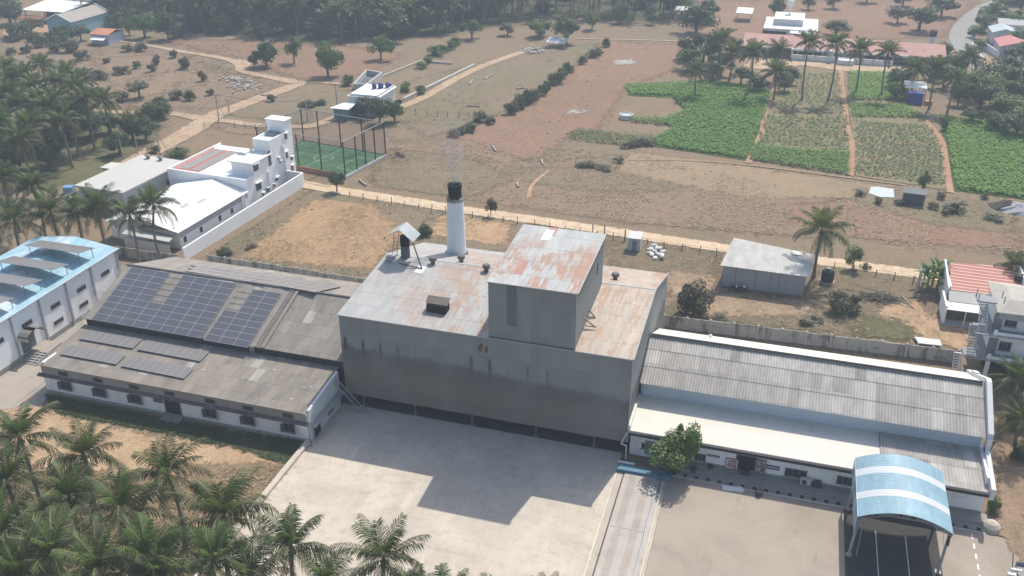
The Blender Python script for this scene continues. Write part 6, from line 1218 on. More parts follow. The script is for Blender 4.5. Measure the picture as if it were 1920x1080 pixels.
lf_grey = leafmat('scrub_leaf', (.125, .128, .078), (.090, .098, .060), (.14, .15, .08))
lf_banana = leafmat('banana_leaf', (.08, .16, .04), (.06, .12, .035), (.16, .28, .05))
def frond(mb, az, el, L, droop, nl, lw, ll, mi, rnd, twist=0, hang=.5):
    ca, sa = math.cos(az), math.sin(az); n = 9; P = [Vector((0, 0, 0))]; D = []
    for i in range(n):
        t = (i+.5)/n; e = el-droop*t**1.5; d = Vector((ca*math.cos(e), sa*math.cos(e), math.sin(e))); D.append(d); P.append(P[-1]+d*L/n)
    side = Vector((-sa, ca, 0)); side = (side+Vector((0, 0, twist))).normalized()
    mb.m = 3
    for i in range(n):
        w0, w1 = .04*(1-i/n)+.008, .04*(1-(i+1)/n)+.008; mb.q(P[i]-side*w0, P[i+1]-side*w1, P[i+1]+side*w1, P[i]+side*w0)
    mb.m = mi; g = Vector((0, 0, -1))
    for k in range(nl):
        t = .12+.88*(k+.5)/nl; f = t*n; i = min(int(f), n-1); p = P[i].lerp(P[i+1], f-i); d = D[i]; up = side.cross(d)
        prof = (math.sin(math.pi*min(1, .16+.76*t)))**.55
        for s in (-1, 1):
            l = ll*prof*rnd.uniform(.8, 1.15); a = rnd.uniform(.55, .85); hh = hang*rnd.uniform(.6, 1.4)
            o = (side*s*math.cos(a)+d*math.sin(a)+up*.18+g*hh*.55).normalized(); m1 = p+o*l*.45; e_ = m1+(o+g*hh*1.3).normalized()*l*.6; wv = d*lw/2
            mb.q(p-wv*.6, p+wv*.6, m1+wv, m1-wv); mb.q(m1-wv, m1+wv, e_)
def palm_crown(seed, nf, nl, lw, L=3.9, ll=.85, dead=3, nuts=True):
    rnd = random.Random(seed); m = MB()
    for k in range(nf):
        u = (k+.5)/nf; az = k*2.39996+rnd.uniform(-.3, .3); el = R_(86)-R_(104)*u**1.25+rnd.uniform(-.14, .14)
        frond(m, az, el, L*(.66+.34*min(1, u*2.2))*rnd.uniform(.86, 1.1), R_(38+62*u)*rnd.uniform(.75, 1.3), nl, lw, ll, 5 if u < .24 else (0 if u < .75 or rnd.random() < .4 else 1), rnd, rnd.uniform(-.5, .5), .12+.85*u)
    for k in range(dead): frond(m, rnd.uniform(0, 6.28), R_(-50)+rnd.uniform(-.3, .2), L*.7, R_(45), nl//2+3, lw, ll*.7, 2, rnd, 0, 1.2)
    m.m = 4
    if nuts:
        for k in range(9): a = rnd.uniform(0, 6.28); r = rnd.uniform(.2, .4); c = (r*math.cos(a), r*math.sin(a), -.25-rnd.uniform(0, .35)); m.lathe(c, [(.02, -.13), (.12, -.05), (.12, .06), (.02, .13)], 6)
    m.m = 2; m.lathe((0, 0, -.45), [(.17, 0), (.24, .3), (.16, .6)], 7)
    return m.mesh('crown', [pf_new, pf_old, pf_dead, rach, nutm, pf_young])
def palm_trunk(seed):
    rnd = random.Random(seed); m = MB(); n = 8; bx, by = rnd.uniform(-.05, .05), rnd.uniform(-.05, .05)
    prof = []
    pts = []
    for i in range(n+1):
        t = i/n; o = Vector((bx*math.sin(math.pi*t)*8, by*math.sin(math.pi*t)*8, t)); r = .24-.10*t if i else .33; pts.append((o, r))
    for o, r in pts:
        for k in range(8): w = k*math.pi/4; m.v.append((o.x+r*math.cos(w), o.y+r*math.sin(w), o.z))
    for i in range(n):
        for k in range(8): m.f.append((i*8+k, i*8+(k+1) % 8, i*8+8+(k+1) % 8, i*8+8+k)); m.mi.append(0)
    return m.mesh('trunk', bark, smooth=True)
PCN = [palm_crown(s, 22 + s % 3, 36, .078, L=4.5, ll=1.1) for s in (1, 2, 3, 4, 5)]
PCM = [palm_crown(s, 24, 19, .16, L=4.3, ll=1.1, nuts=False, dead=2) for s in (11, 12, 13, 14)]
PCF = [palm_crown(s, 23, 10, .32, L=4.3, ll=1.15, nuts=False, dead=1) for s in (21, 22, 23, 24)]
PT = [palm_trunk(s) for s in range(4)]
prnd = random.Random(5)
def palm(x, y, h, sc, lod, label, group=None, cat='palm', rz=None):
    t = thing('coconut_palm', label, cat, (x, y, 0), group); t.rotation_euler = (prnd.uniform(-.05, .05), prnd.uniform(-.05, .05), prnd.uniform(0, 6.28) if rz is None else rz)
    o = bpy.data.objects.new('trunk', prnd.choice(PT)); COL.objects.link(o); o.parent = t; o.scale = (sc, sc, h)
    c = bpy.data.objects.new('crown', prnd.choice((PCN, PCM, PCF)[lod])); COL.objects.link(c); c.parent = t; c.location = (0, 0, h); s = sc*prnd.uniform(.94, 1.06); c.scale = (s, s, s); c.rotation_euler = (prnd.uniform(-.08, .08), prnd.uniform(-.08, .08), 0)
    return t
def palm_at(px, py, h, sc, lod, label, group=None):
    p = G(px, py, h); return palm(p.x, p.y, h, sc, lod, label, group)
GF = 'palms of the front grove'
front = [
 (42, 800, 9.5, 1.0, 'coconut palm at the far left edge of the front grove beside the left shed'),
 (150, 838, 9.0, 1.0, 'coconut palm in the front grove reaching furthest up towards the sandy yard'),
 (128, 918, 8.5, .95, 'coconut palm in the front grove between the leftmost pair and the grove middle'),
 (318, 872, 8.5, .95, 'upright coconut palm alone before the sandy yard in the front grove'),
 (236, 935, 8.5, 1.0, 'broad coconut palm in the middle of the front grove, left of the upright one'),
 (412, 948, 9.0, 1.15, 'largest coconut palm of the front grove beside the littered dry ground'),
 (105, 1022, 9.0, 1.05, 'coconut palm low in the front grove near the bottom left corner'),
 (283, 1030, 9.0, 1.05, 'coconut palm at the bottom of the grove below the broad middle one'),
 (545, 1005, 8.5, 1.0, 'coconut palm standing against the pale kerb wall of the concrete yard'),
 (712, 1030, 8.0, .95, 'coconut palm rising alone in front of the concrete yard'),
 (14, 885, 9.0, 1.0, 'coconut palm cut by the left edge of the picture, middle of the grove'),
 (2, 985, 9.0, 1.05, 'coconut palm cut by the left edge of the picture, low in the grove'),
 (196, 1072, 9.0, 1.0, 'coconut palm at the bottom edge between the corner palm and the grove bottom'),
 (392, 1062, 8.5, 1.0, 'coconut palm at the bottom edge below the largest palm'),
 (478, 1075, 8.0, .9, 'coconut palm at the bottom edge left of the kerb wall palm'),
 (620, 1092, 7.0, .8, 'short coconut palm at the bottom edge between the two yard-side palms'),
 (835, 1128, 7.0, .8, 'coconut palm tips at the bottom edge before the concrete yard'),
 (905, 1132, 6.5, .7, 'rightmost fronds of the front grove poking up from the bottom edge'),
 (770, 1125, 7.0, .8, 'coconut palm tips close beside the lone palm before the yard'),
 (1022, 1128, 6.0, .6, 'lone frond tip at the bottom edge under the concrete yard'),
 (40, 1080, 9.0, 1.0, 'coconut palm filling the bottom left corner of the picture'),
 (300, 1090, 8.0, 1.0, 'coconut palm cut by the bottom edge under the grove middle')]
for px, py, h, s, lb in front: palm_at(px, py+(20 if py < 1060 else 0), h, s*1.0, 0, lb, GF)
row = [(95, 398, 8.5, 1.0, 'coconut palm with spread crown left of the pair beside the annex'), (28, 412, 8.5, 1.0, 'coconut palm behind the blue-roofed hall at the left edge'), (186, 388, 9.0, 1.05, 'tall coconut palm before the front wall of the flat annex'), (284, 388, 9.0, 1.05, 'coconut palm leaning its crown over the roof of the low white hall'), (243, 408, 8.0, .9, 'coconut palm between the annex palm and the hall palm'), (152, 402, 8.0, .9, 'darker coconut palm close behind the annex palm'), (62, 352, 8.5, .95, 'coconut palm above the pair behind the blue-roofed hall'), (12, 335, 9, 1.0, 'coconut palm at the left edge above the blue-roofed hall')]
for px, py, h, s, lb in row: palm_at(px, py, h, s, 0 if py > 380 else 1, lb, 'palms behind the blue-roofed hall')
palm_at(1540, 430, 7.6, 1.08, 0, 'lone coconut palm beside the low grey shed and the dirt track')
palm_at(196, 190, 8.5, .95, 1, 'single coconut palm standing apart at the right side of the left palm grove', 'palms of the left grove')
palm_at(36, 262, 9.5, 1.0, 1, 'tall coconut palm in front of the left grove near the picture edge', 'palms of the left grove')
gl = [(18, 150), (62, 168), (76, 122), (112, 158), (142, 166), (30, 200), (92, 203), (130, 214), (158, 188), (52, 236), (14, 128), (105, 186), (48, 140), (125, 140), (150, 150), (0, 178), (72, 190), (8, 230), (118, 232), (20, 176)]
for px, py in gl: palm_at(px, py, prnd.uniform(8, 10.5), prnd.uniform(.9, 1.1), 1, 'coconut palm inside the dense dark grove on the left', 'palms of the left grove')
rp = [(1412, 98, 1400, 182, 'tall slim palm second from the left of the row before the long red-roofed house'), (1460, 96, 1452, 150, 'palm standing before the middle of the red roof, left of the paired palms'), (1514, 80, 1504, 188, 'tall slim palm left of the pair before the white garden wall'), (1560, 84, 1552, 190, 'tall slim palm right beside its twin before the white garden wall'), (1614, 95, 1604, 175, 'tall slim palm over the bright green plot left of the blue hut'), (1664, 98, 1652, 182, 'rightmost tall slim palm of the row before the long red-roofed house'), (1456, 142, 1450, 185, 'lower palm at the head of the red path by the crop'), (1308, 136, 1304, 182, 'palm at the left corner of the dark green crop'), (1346, 72, 1350, 120, 'palm beside the left end of the long red roof'), (1366, 100, 1366, 152, 'palm among the trees at the left end of the long red roof'), (1708, 128, 1706, 180, 'thin palm directly behind the roof of the blue hut'), (1750, 128, 1742, 205, 'palm on two bare trunks right of the blue hut'), (1782, 150, 1776, 212, 'palm leaning over the cart beside the blue hut'), (1806, 108, 1806, 170, 'palm near the bend of the far road')]
for px, py, bx_, by, lb in rp:
    b = G(bx_, by); h = onY(px, py, b.y).z; palm(b.x, b.y, max(h, 6), 1.0, 1, lb, 'palms round the crop plots')
palm_at(1912, 715, 4.5, .9, 0, 'bushy young palm at the right edge beside the two-storey house'); palm_at(1908, 500, 4, .7, 1, 'yellowish palm at the right edge under the dark tank'); palm_at(1922, 790, 4.0, .8, 0, 'young palm at the right edge below the bushy one')
# the far plantation
far_poly = [(150, -60), (170, 38), (330, 58), (470, 66), (600, 80), (700, 74), (830, 62), (960, 42), (1060, 34), (1200, 40), (1290, 34), (1330, -60)]
FW = [G(*p) for p in far_poly]
def inside(p, poly):
    c = False; n = len(poly)
    for i in range(n):
        a, b = poly[i], poly[i-1]
        if (a.y > p.y) != (b.y > p.y) and p.x < (b.x-a.x)*(p.y-a.y)/(b.y-a.y)+a.x: c = not c
    return c
def scatter(poly, step, jit, rnd):
    x0, x1 = min(p.x for p in poly), max(p.x for p in poly); y0, y1 = min(p.y for p in poly), max(p.y for p in poly); y = y0
    while y < y1:
        x = x0+rnd.uniform(0, step)
        while x < x1:
            p = Vector((x+rnd.uniform(-jit, jit), y+rnd.uniform(-jit, jit), 0))
            if inside(p, poly): yield p
            x += step
        y += step
cand = list(scatter(FW, 6.4, 2.4, prnd)); cand.sort(key=lambda p: p.y*1.0)
kept = cand[:235]
for p in kept: palm(p.x, p.y, prnd.uniform(6.0, 9.5), prnd.uniform(1.05, 1.35), 2, 'coconut palm of the far plantation below the upper edge', 'palms of the far plantation')
# the rest of the plantation farther away as one mass
rest = cand[235:]
if rest:
    m = MB(); rnd = random.Random(3)
    for p in rest:
        h = rnd.uniform(6, 9); m.m = 3; m.cyl((p.x, p.y, 0), (p.x, p.y, h), .2, .13, 5)
        f = MB()
        for k in range(9): frond(f, k*2.4, R_(75-105*k/9), 4.6, R_(80), 5, .6, 1.2, 0, rnd)
        b = len(m.v); m.v += [(v[0]+p.x, v[1]+p.y, v[2]+h) for v in f.v]; m.f += [[i+b for i in q] for q in f.f]; m.mi += f.mi
    tag(m.build('far_palm_wood', [pf_new, pf_old, pf_dead, rach]), 'mass of coconut palms fading away beyond the far plantation', 'palm wood', kind='stuff')
# ---- broadleaf trees
def crown_mesh(seed, nblob, nleaf, size, flat=.75, mat=lf_mid, gap=.0):
    rnd = random.Random(seed); m = MB(); B = []
    for k in range(nblob):
        while True:
            p = Vector((rnd.uniform(-1, 1), rnd.uniform(-1, 1), rnd.uniform(-1, 1)))
            if .25 < p.length < 1: break
        B.append((Vector((p.x*.78, p.y*.78, p.z*.62*flat)), rnd.uniform(.18, .46)))
    B.append((Vector((0, 0, -.05)), .5))
    for k in range(nleaf):
        c, r = rnd.choice(B); d = Vector((rnd.gauss(0, 1), rnd.gauss(0, 1), rnd.gauss(0, 1))).normalized(); p = c+d*r*(1-.55*rnd.random()**2.2)*Vector((1, 1, 1)).x
        p.z *= 1.0; nrm = (d+Vector((rnd.gauss(0, .6), rnd.gauss(0, .6), rnd.gauss(0, .6)+.35))).normalized(); a = nrm.orthogonal().normalized(); b = nrm.cross(a); w = rnd.uniform(0, 6.28); u = a*math.cos(w)+b*math.sin(w); v = nrm.cross(u); s = size*rnd.uniform(.6, 1.3)
        m.q(p-u*s*.5, p-v*s*.3, p+u*s*.5, p+v*s*.3)
    return m.mesh('crown', mat)
def trunk_mesh(seed):
    rnd = random.Random(seed); m = MB(); m.cyl((0, 0, 0), (.02, .01, .42), .055, .042, 8)
    for k in range(5):
        a = k*1.256+rnd.uniform(-.3, .3); p = Vector((.02, .01, .36+.02*k)); q = Vector((.26*math.cos(a), .26*math.sin(a), .66+rnd.uniform(-.05, .1))); m.cyl(p, q, .030, .016, 6); m.cyl(q, q+Vector((.13*math.cos(a+.6), .13*math.sin(a+.6), .13)), .016, .008, 5)
    return m.mesh('trunk', tbark)
TM = [trunk_mesh(s) for s in range(3)]
CM = {}
for key, mt in (('d', lf_dark), ('m', lf_mid), ('g', lf_grey)):
    CM[key+'n'] = [crown_mesh(s, 14, 5200, .105, .85, mt) for s in (1, 2)]
    CM[key+'f'] = [crown_mesh(s, 13, 2000, .15, .9, mt) for s in (5, 6, 7, 8)]
    CM[key+'s'] = [crown_mesh(s, 9, 700, .18, .8, mt) for s in (15, 16, 17)]
trnd = random.Random(9)
def tree(x, y, h, w, kind, lod, label, group=None, name='broad_tree', cat='tree', flat=1.0):
    t = thing(name, label, cat, (x, y, 0), group); t.rotation_euler = (0, 0, trnd.uniform(0, 6.28))
    o = bpy.data.objects.new('trunk', trnd.choice(TM)); COL.objects.link(o); o.parent = t; o.scale = (w*.75, w*.75, h*.9)
    c = bpy.data.objects.new('crown', trnd.choice(CM[kind+lod])); COL.objects.link(c); c.parent = t; ch = h*.86 if name != 'shrub' else h*1.0
    c.scale = (w/2*trnd.uniform(.95, 1.3), w/2*trnd.uniform(.8, 1.2), ch/2*trnd.uniform(1.0, 1.3)*flat); c.location = (0, 0, h-ch/2) if name != 'shrub' else (0, 0, h*.42)
    return t
def tree_at(px, py, h, w, kind, lod, label, group=None, **k):
    p = G(px, py); return tree(p.x, p.y, h, w, kind, lod, label, group, **k)
p = onY(1272, 868, 76.9); 
tree(p.x, 76.9, 5.6, 6.2, 'm', 'n', 'leafy tree growing out of the raised walk before the white shed, left of its signboards')
p = onY(1288, 800, 77.6); tree(p.x+.35, 77.3, 6.9, 3.3, 'm', 'n', 'narrower green tree rising behind the leafy one at the white shed')
tree_at(1300, 588, 6.0, 5.6, 'g', 'n', 'grey-green tree behind the precast wall near the factory corner', name='shrub', cat='tree')
tree_at(1580, 586, 3.8, 4.8, 'g', 'n', 'low grey-green bush on the plot between the grey shed and the branch pile', name='shrub', cat='bush')
tree_at(1598, 505, 4.0, 2.6, 'm', 'f', 'thin papaya-like sapling beside the dirt track right of the lone palm', name='sapling')
tree_at(632, 360, 4.6, 3.4, 'd', 'n', 'dark green tree at the bend of the pale track below the football court')
tree_at(797, 443, 2.6, 3.2, 'd', 'f', 'dark bush on the sandy plot left of the chimney', name='shrub', cat='bush')
tree_at(920, 406, 3.4, 1.7, 'g', 'f', 'slim grey sapling beside the dirt track right of the chimney', name='sapling')
tree_at(1727, 362, 4.4, 2.6, 'd', 'f', 'dark tree between the pond and the end of the crop plots')
tree_at(712, 232, 6.2, 6.6, 'd', 'n', 'broad dark tree shading the right side of the small field house'); tree_at(740, 228, 5.6, 5.6, 'd', 'n', 'second dark tree right of the small field house'); tree_at(684, 222, 5.0, 4.2, 'g', 'f', 'pale feathery tree against the wall of the small field house')
tree_at(615, 143, 8.8, 8.0, 'm', 'n', 'round green tree standing alone on the brown field above the court'); tree_at(714, 112, 6.6, 6.2, 'm', 'f', 'small round bright green tree on the brown field above the open tank')
tree_at(500, 124, 7.2, 7.0, 'd', 'f', 'dark green tree in the middle of the upper brown field'); tree_at(552, 118, 7.6, 5.6, 'm', 'f', 'mid green tree right beside the dark one in the upper brown field'); tree_at(477, 126, 4.2, 4.2, 'd', 'f', 'small dark tree close left of the dark one in the upper brown field')
tree_at(316, 74, 9, 8.0, 'd', 'f', 'dense bluish tree above the sandy cart track at the upper left'); tree_at(272, 70, 8, 8, 'm', 'f', 'wide green tree left of the dense bluish one at the upper left'); tree_at(243, 66, 6, 5, 'm', 'f', 'smaller green tree beside the little orange-roofed house'); tree_at(222, 50, 6.5, 7, 'd', 'f', 'dark tree between the barn and the wide green tree')
tree_at(262, 184, 4.8, 6.6, 'g', 'f', 'umbrella-shaped grey thorn tree in the left brown field', flat=.7)
scrub = [(50, 98, 3, 5), (78, 88, 4.5, 6), (104, 97, 4, 5), (132, 96, 5, 6.5), (156, 112, 4.2, 4.6), (188, 148, 3.4, 6), (231, 138, 3.2, 5.6), (256, 128, 2.6, 2.8), (286, 134, 3.4, 3), (293, 122, 3, 3), (346, 128, 3.4, 3.8), (381, 152, 4.2, 3.6), (332, 186, 3.2, 4), (357, 188, 3, 3), (242, 96, 3, 4), (264, 96, 3, 3.6), (326, 108, 2.6, 2.4), (62, 78, 4, 6), (28, 76, 4, 6), (112, 82, 5, 6.5), (96, 76, 4, 5), (300, 196, 3, 3.6), (230, 190, 3, 4), (150, 140, 2.6, 4.4), (395, 178, 2.4, 2.6), (510, 190, 2.4, 2.4), (575, 200, 1.8, 3.5), (600, 196, 1.8, 3), (200, 118, 2.2, 3), (20, 102, 2.6, 4), (295, 112, 2.2, 2)]
for px, py, h, w in scrub: tree_at(px, py, h*trnd.uniform(.75, 1.05), w*trnd.uniform(.7, 1.1), trnd.choice('gggd'), 'f', 'scrubby grey-green bush scattered over the brown land at the upper left', 'scrub of the upper left land', name='shrub', cat='bush')
hedge = [(958, 212, 3.2, 3.6), (976, 203, 3.8, 3.6), (990, 194, 4.2, 4), (1002, 188, 3.2, 3), (1016, 178, 3, 2.6), (1026, 168, 2.6, 2.2), (1036, 160, 3.6, 3), (1046, 155, 4, 3.6), (1054, 147, 3.6, 3.2), (1066, 136, 3.2, 2.8), (1092, 120, 2.8, 2.4), (1112, 108, 2.6, 3.6), (1122, 104, 2.6, 3), (1136, 88, 3.2, 2.4), (900, 228, 2.8, 3.4), (918, 232, 2, 3), (884, 246, 2.2, 4), (866, 250, 2, 4), (850, 256, 1.8, 3)]
for px, py, h, w in hedge: tree_at(px, py, h, w, 'd' if px > 940 else 'g', 'f', 'dark bush in the diagonal hedge between the dry field and the red field', 'bushes of the diagonal hedge', name='shrub', cat='bush')
fline = [(792, 128, 2, 3.6), (803, 118, 2, 3), (818, 104, 3, 5), (828, 98, 2.6, 4.4), (845, 92, 2.6, 3.6), (853, 86, 3, 3.4), (652, 160, 3, 3.2), (760, 172, 2, 2.6), (790, 176, 2.4, 3.4), (760, 168, 2.4, 3)]
for px, py, h, w in fline: tree_at(px, py, h, w, 'm', 'f', 'low green bush along the low walls of the upper field', 'bushes by the upper field walls', name='shrub', cat='bush')
topt = [(728, 72, 9, 13, 'd'), (885, 72, 6, 7.5, 'd'), (822, 62, 8, 9, 'd'), (768, 58, 8, 8, 'd'), (1015, 66, 5, 5, 'g'), (1062, 84, 8.5, 7.5, 'd'), (1012, 70, 5.5, 6, 'm'), (952, 66, 4, 5, 'g'), (655, 66, 7, 7, 'd'), (1160, 44, 5, 5, 'm'), (1110, 56, 6, 5, 'm'), (1220, 46, 4, 4, 'g'), (1305, 62, 9, 11, 'd'), (1270, 26, 8, 9, 'd'), (590, 70, 6, 7, 'g'), (520, 60, 7, 8, 'd'), (420, 62, 6, 7, 'm'), (1325, 44, 9, 10, 'd'), (372, 52, 8, 8, 'm'), (180, 48, 7, 7, 'd'), (20, 46, 8, 10, 'd'), (8, 26, 9, 12, 'd'), (60, 64, 5, 7, 'g'), (38, 70, 5, 8, 'd'), (152, 76, 5, 5.5, 'd'), (118, 74, 4.5, 5, 'm'), (215, 24, 8, 8, 'd')]
for px, py, h, w, k in topt: tree_at(px, py, h, w, k, 'f', 'dark broad tree among the palms of the far plantation', 'broad trees of the far plantation')
rt = [(1722, 58, 8.5, 12, 'd', 'large round dark tree alone on the far red field at the upper right'), (1764, 32, 7, 9, 'd', 'dark spreading tree behind the large round one at the upper right'), (1682, 44, 5.5, 7, 'g', 'small grey tree left of the large round one at the upper right'), (1692, 12, 5, 7, 'g', 'small far tree at the upper edge above the large round one'), (1568, 66, 5, 8, 'd', 'dark domed tree just above the red roof ridge'), (1455, 36, 8, 8, 'd', 'dark tree behind the white bungalow'), (1562, 16, 6, 6, 'g', 'dim grey tree on the far field right of the bungalow'), (1625, 6, 5, 7, 'g', 'dim tree at the upper edge over the far red field'), (1515, 18, 5, 5, 'g', 'dim tree behind the roof tank of the bungalow')]
for px, py, h, w, k, lb in rt: tree_at(px, py, h, w, k, 'f', lb)
cl = [(1290, 132, 7, 8), (1318, 116, 8, 9), (1335, 150, 5, 6), (1296, 112, 7, 7), (1388, 160, 5, 6), (1352, 140, 6, 7), (1420, 172, 4.5, 6), (1345, 96, 6, 6), (1380, 104, 5, 5), (1480, 158, 5, 4.6), (1470, 172, 5, 5)]
for px, py, h, w in cl: tree_at(px, py, h, w, 'd', 'f', 'dark tree in the clump left of the long red-roofed house', 'clump left of the red-roofed house')
dr = [(1835, 206, 8, 10), (1862, 200, 8, 10), (1884, 226, 7, 9), (1904, 256, 6, 8), (1815, 186, 8, 8), (1852, 166, 7, 8), (1888, 172, 8, 10), (1796, 196, 6, 6), (1822, 232, 4, 5), (1868, 246, 4.5, 6), (1908, 200, 7, 8), (1916, 160, 7, 8), (1768, 164, 6, 7), (1690, 168, 5.5, 7), (1680, 186, 4, 5), (1742, 150, 5, 7), (1790, 138, 6, 7), (1720, 118, 4, 6), (1770, 112, 5, 6), (1752, 138, 4, 5)]
for px, py, h, w in dr: tree_at(px, py, h, w, trnd.choice('ddm'), 'n' if py > 180 else 'f', 'dense dark tree in the thicket right of the blue hut', 'thicket right of the blue hut')
rr = [(1910, 118, 6, 8), (1890, 134, 5, 7), (1898, 58, 7, 9), (1845, 60, 6, 7), (1868, 48, 7, 9), (1880, 24, 8, 10), (1912, 26, 8, 10), (1850, 40, 5, 6), (1905, 92, 6, 7), (1930, 60, 8, 9), (1835, 92, 3, 4), (1826, 72, 4, 5), (1900, 8, 8, 10), (1860, 30, 5, 7)]
for px, py, h, w in rr: tree_at(px, py, h, w, trnd.choice('dm'), 'f', 'green tree in the wood along the far road at the upper right', 'wood along the far road')
lg = [(130, 262, 7, 9), (172, 258, 7, 8), (150, 240, 7, 8), (250, 262, 6, 7), (288, 238, 5.5, 7.5), (226, 290, 5, 6), (98, 270, 7, 9), (60, 285, 7, 8), (205, 250, 5, 6), (40, 320, 7, 8), (95, 318, 6, 7), (275, 262, 5, 6), (15, 300, 7, 8), (305, 222, 4, 5)]
for px, py, h, w in lg: tree_at(px, py, h, w, 'd', 'n', 'dense dark tree at the foot of the left palm grove', 'dark trees of the left grove')
for px, py, h, w, k, lb in ((1895, 690, 3.4, 4.5, 'd', 'dark bush against the ground floor of the two-storey house'), (1912, 745, 3, 4, 'm', 'green bush at the right edge below the two-storey house'), (1902, 800, 2.6, 3.6, 'm', 'green bush at the right edge beside the shed parapet'), (1916, 860, 2.4, 3.6, 'd', 'dark bush at the right edge beside the side lane'), (1857, 958, 2.2, 1.7, 'm', 'green creeper bush at the corner of the right shed'), (420, 478, 1.4, 2.6, 'd', 'dark low bush by the wall at the end of the white compound wall'), (335, 292, 2, 4.5, 'm', 'bright low bush behind the annex by the sandy track'), (290, 288, 2, 2.6, 'g', 'brownish bush beside the pole behind the annex'), (1768, 244, 3.4, 1.6, 'd', 'narrow dark column shrub at the corner of the right-hand crop')):
    tree_at(px, py, h, w, k, 'n' if py > 400 else 'f', lb, name='shrub', cat='bush')
mm = [(1610, 366, 1.2, 2.4), (1646, 382, 1.4, 2), (1748, 392, 1.6, 2.2), (1790, 394, 2, 5), (1775, 400, 1.6, 3), (1764, 372, 1.6, 2.2), (1690, 384, 1.2, 3), (1860, 412, 1.5, 4), (1845, 372, 1.2, 2), (1200, 272, 1.8, 4.5), (1180, 276, 1.6, 3.4), (1216, 272, 1.8, 3), (1160, 305, 1.4, 2.2), (1102, 312, 1.4, 4), (1130, 318, 1.2, 4), (470, 466, .9, 2), (1625, 505, 1.2, 2), (1512, 610, 1, 2), (1530, 602, .8, 2), (1350, 600, .8, 3)]
for px, py, h, w in mm: tree_at(px, py, h, w, 'g', 's', 'low grey-green tuft of scrub on the open fields right of the factory', 'scrub tufts of the open fields', name='shrub', cat='bush')
# banana clump
def banana(px, py, h, label):
    p = G(px, py); t = thing('banana_plant', label, 'banana plant', (p.x, p.y, 0), 'banana clump'); m = MB(); m.cyl((p.x, p.y, 0), (p.x, p.y, h*.6), .16, .1, 7); m.build('stem', plain('banana_stem', (.16, .17, .07), .7, .2, 3), t); m = MB(); rnd = random.Random(px)
    for k in range(9):
        a = k*2.4; e = R_(80-75*k/9); n = 6; c = Vector((p.x, p.y, h*.58)); d0 = Vector((math.cos(a), math.sin(a), 0)); sd = Vector((-d0.y, d0.x, 0)); L = h*.75; prev = None
        for i in range(n+1):
            t_ = i/n; ee = e-1.5*t_*t_; w = .30*math.sin(math.pi*min(1, .08+.92*t_))+.02; cur = (c-sd*w, c, c+sd*w)
            if prev: m.q(prev[0], prev[1], cur[1], cur[0]); m.q(prev[1], prev[2], cur[2], cur[1])
            prev = (cur[0]-Vector((0, 0, .05)), cur[1], cur[2]-Vector((0, 0, .05))); c = c+(d0*math.cos(ee)+Vector((0, 0, math.sin(ee))))*L/n
    m.build('leaves', lf_banana, t)
for px, py, h, lb in ((1736, 548, 3.6, 'banana plant at the front of the clump left of the red tiled house'), (1756, 542, 4.0, 'tallest banana plant touching the white gable of the red tiled house'), (1748, 534, 3.4, 'banana plant at the rear of the clump by the dirt track'), (1766, 552, 3.2, 'banana plant in the shade against the house wall'), (1730, 536, 3.0, 'small banana plant at the far left of the clump')): banana(px, py, h, lb)
# ---- crops and grass
def crop(name, label, poly, step, h, leaf, mat, nl=6, rows=None, seed=1):
    rnd = random.Random(seed); P = [Vector((*G(*q)[:2], 0)) for q in poly]; m = MB()
    for p in scatter(P, step, step*.42 if not rows else .09, rnd):
        if rows and rnd.random() > rows: continue
        hh = h*rnd.uniform(.6, 1.15)
        for k in range(nl):
            a = rnd.uniform(0, 6.28); d = Vector((math.cos(a), math.sin(a), rnd.uniform(-.1, .7))).normalized(); c = p+Vector((rnd.uniform(-.2, .2), rnd.uniform(-.2, .2), hh*rnd.uniform(.45, 1))); s = leaf*rnd.uniform(.7, 1.25); sd = Vector((-d.y, d.x, rnd.uniform(-.3, .3)))*s*.28
            m.q(c, c+d*s*.5+sd, c+d*s-Vector((0, 0, s*.25)), c+d*s*.5-sd)
    return tag(m.build(name, mat), label, 'crop', kind='stuff')
crop_a = leafmat('crop_leaf_bright', (.21, .36, .066), (.14, .27, .052), (.38, .60, .08), .1); crop_b = leafmat('crop_leaf_deep', (.175, .31, .06), (.115, .23, .048), (.32, .52, .07), .1); crop_c = leafmat('crop_leaf_rows', (.115, .175, .055), (.13, .165, .065), (.2, .28, .08), .1)
crop('green_crop', 'dense bright green crop left of the red field path', [(1262, 158), (1330, 152), (1448, 172), (1424, 238), (1398, 298), (1240, 275), (1224, 262), (1262, 240), (1235, 228), (1285, 208), (1262, 182)], .62, .75, .55, crop_b, 7, seed=2)
crop('green_crop', 'narrow dense green crop strip joining the dark block', [(1170, 162), (1260, 158), (1262, 180), (1185, 178)], .62, .7, .55, crop_a, 7, seed=3)
crop('green_crop', 'pale green crop strip at the edge of the red field', [(1064, 248), (1090, 242), (1170, 252), (1230, 255), (1226, 276), (1120, 268), (1066, 262)], .7, .5, .5, crop_c, 6, seed=4)
crop('green_crop', 'thin line of green crop joining the round well to the dense block', [(1180, 222), (1240, 222), (1245, 236), (1186, 230)], .65, .7, .55, crop_b, 7, seed=5)
crop('green_crop', 'bright green plot at the front between two red paths', [(1412, 272), (1500, 282), (1592, 286), (1590, 328), (1408, 300)], .58, .75, .55, crop_b, 7, seed=6)
crop('green_crop', 'bright green plot behind the blue hut and palms', [(1592, 136), (1680, 138), (1716, 190), (1594, 188)], .62, .8, .55, crop_a, 7, seed=7)
crop('green_crop', 'dark green strip in front of the blue hut', [(1594, 196), (1690, 198), (1736, 222), (1598, 220)], .62, .7, .55, crop_b, 7, seed=8)
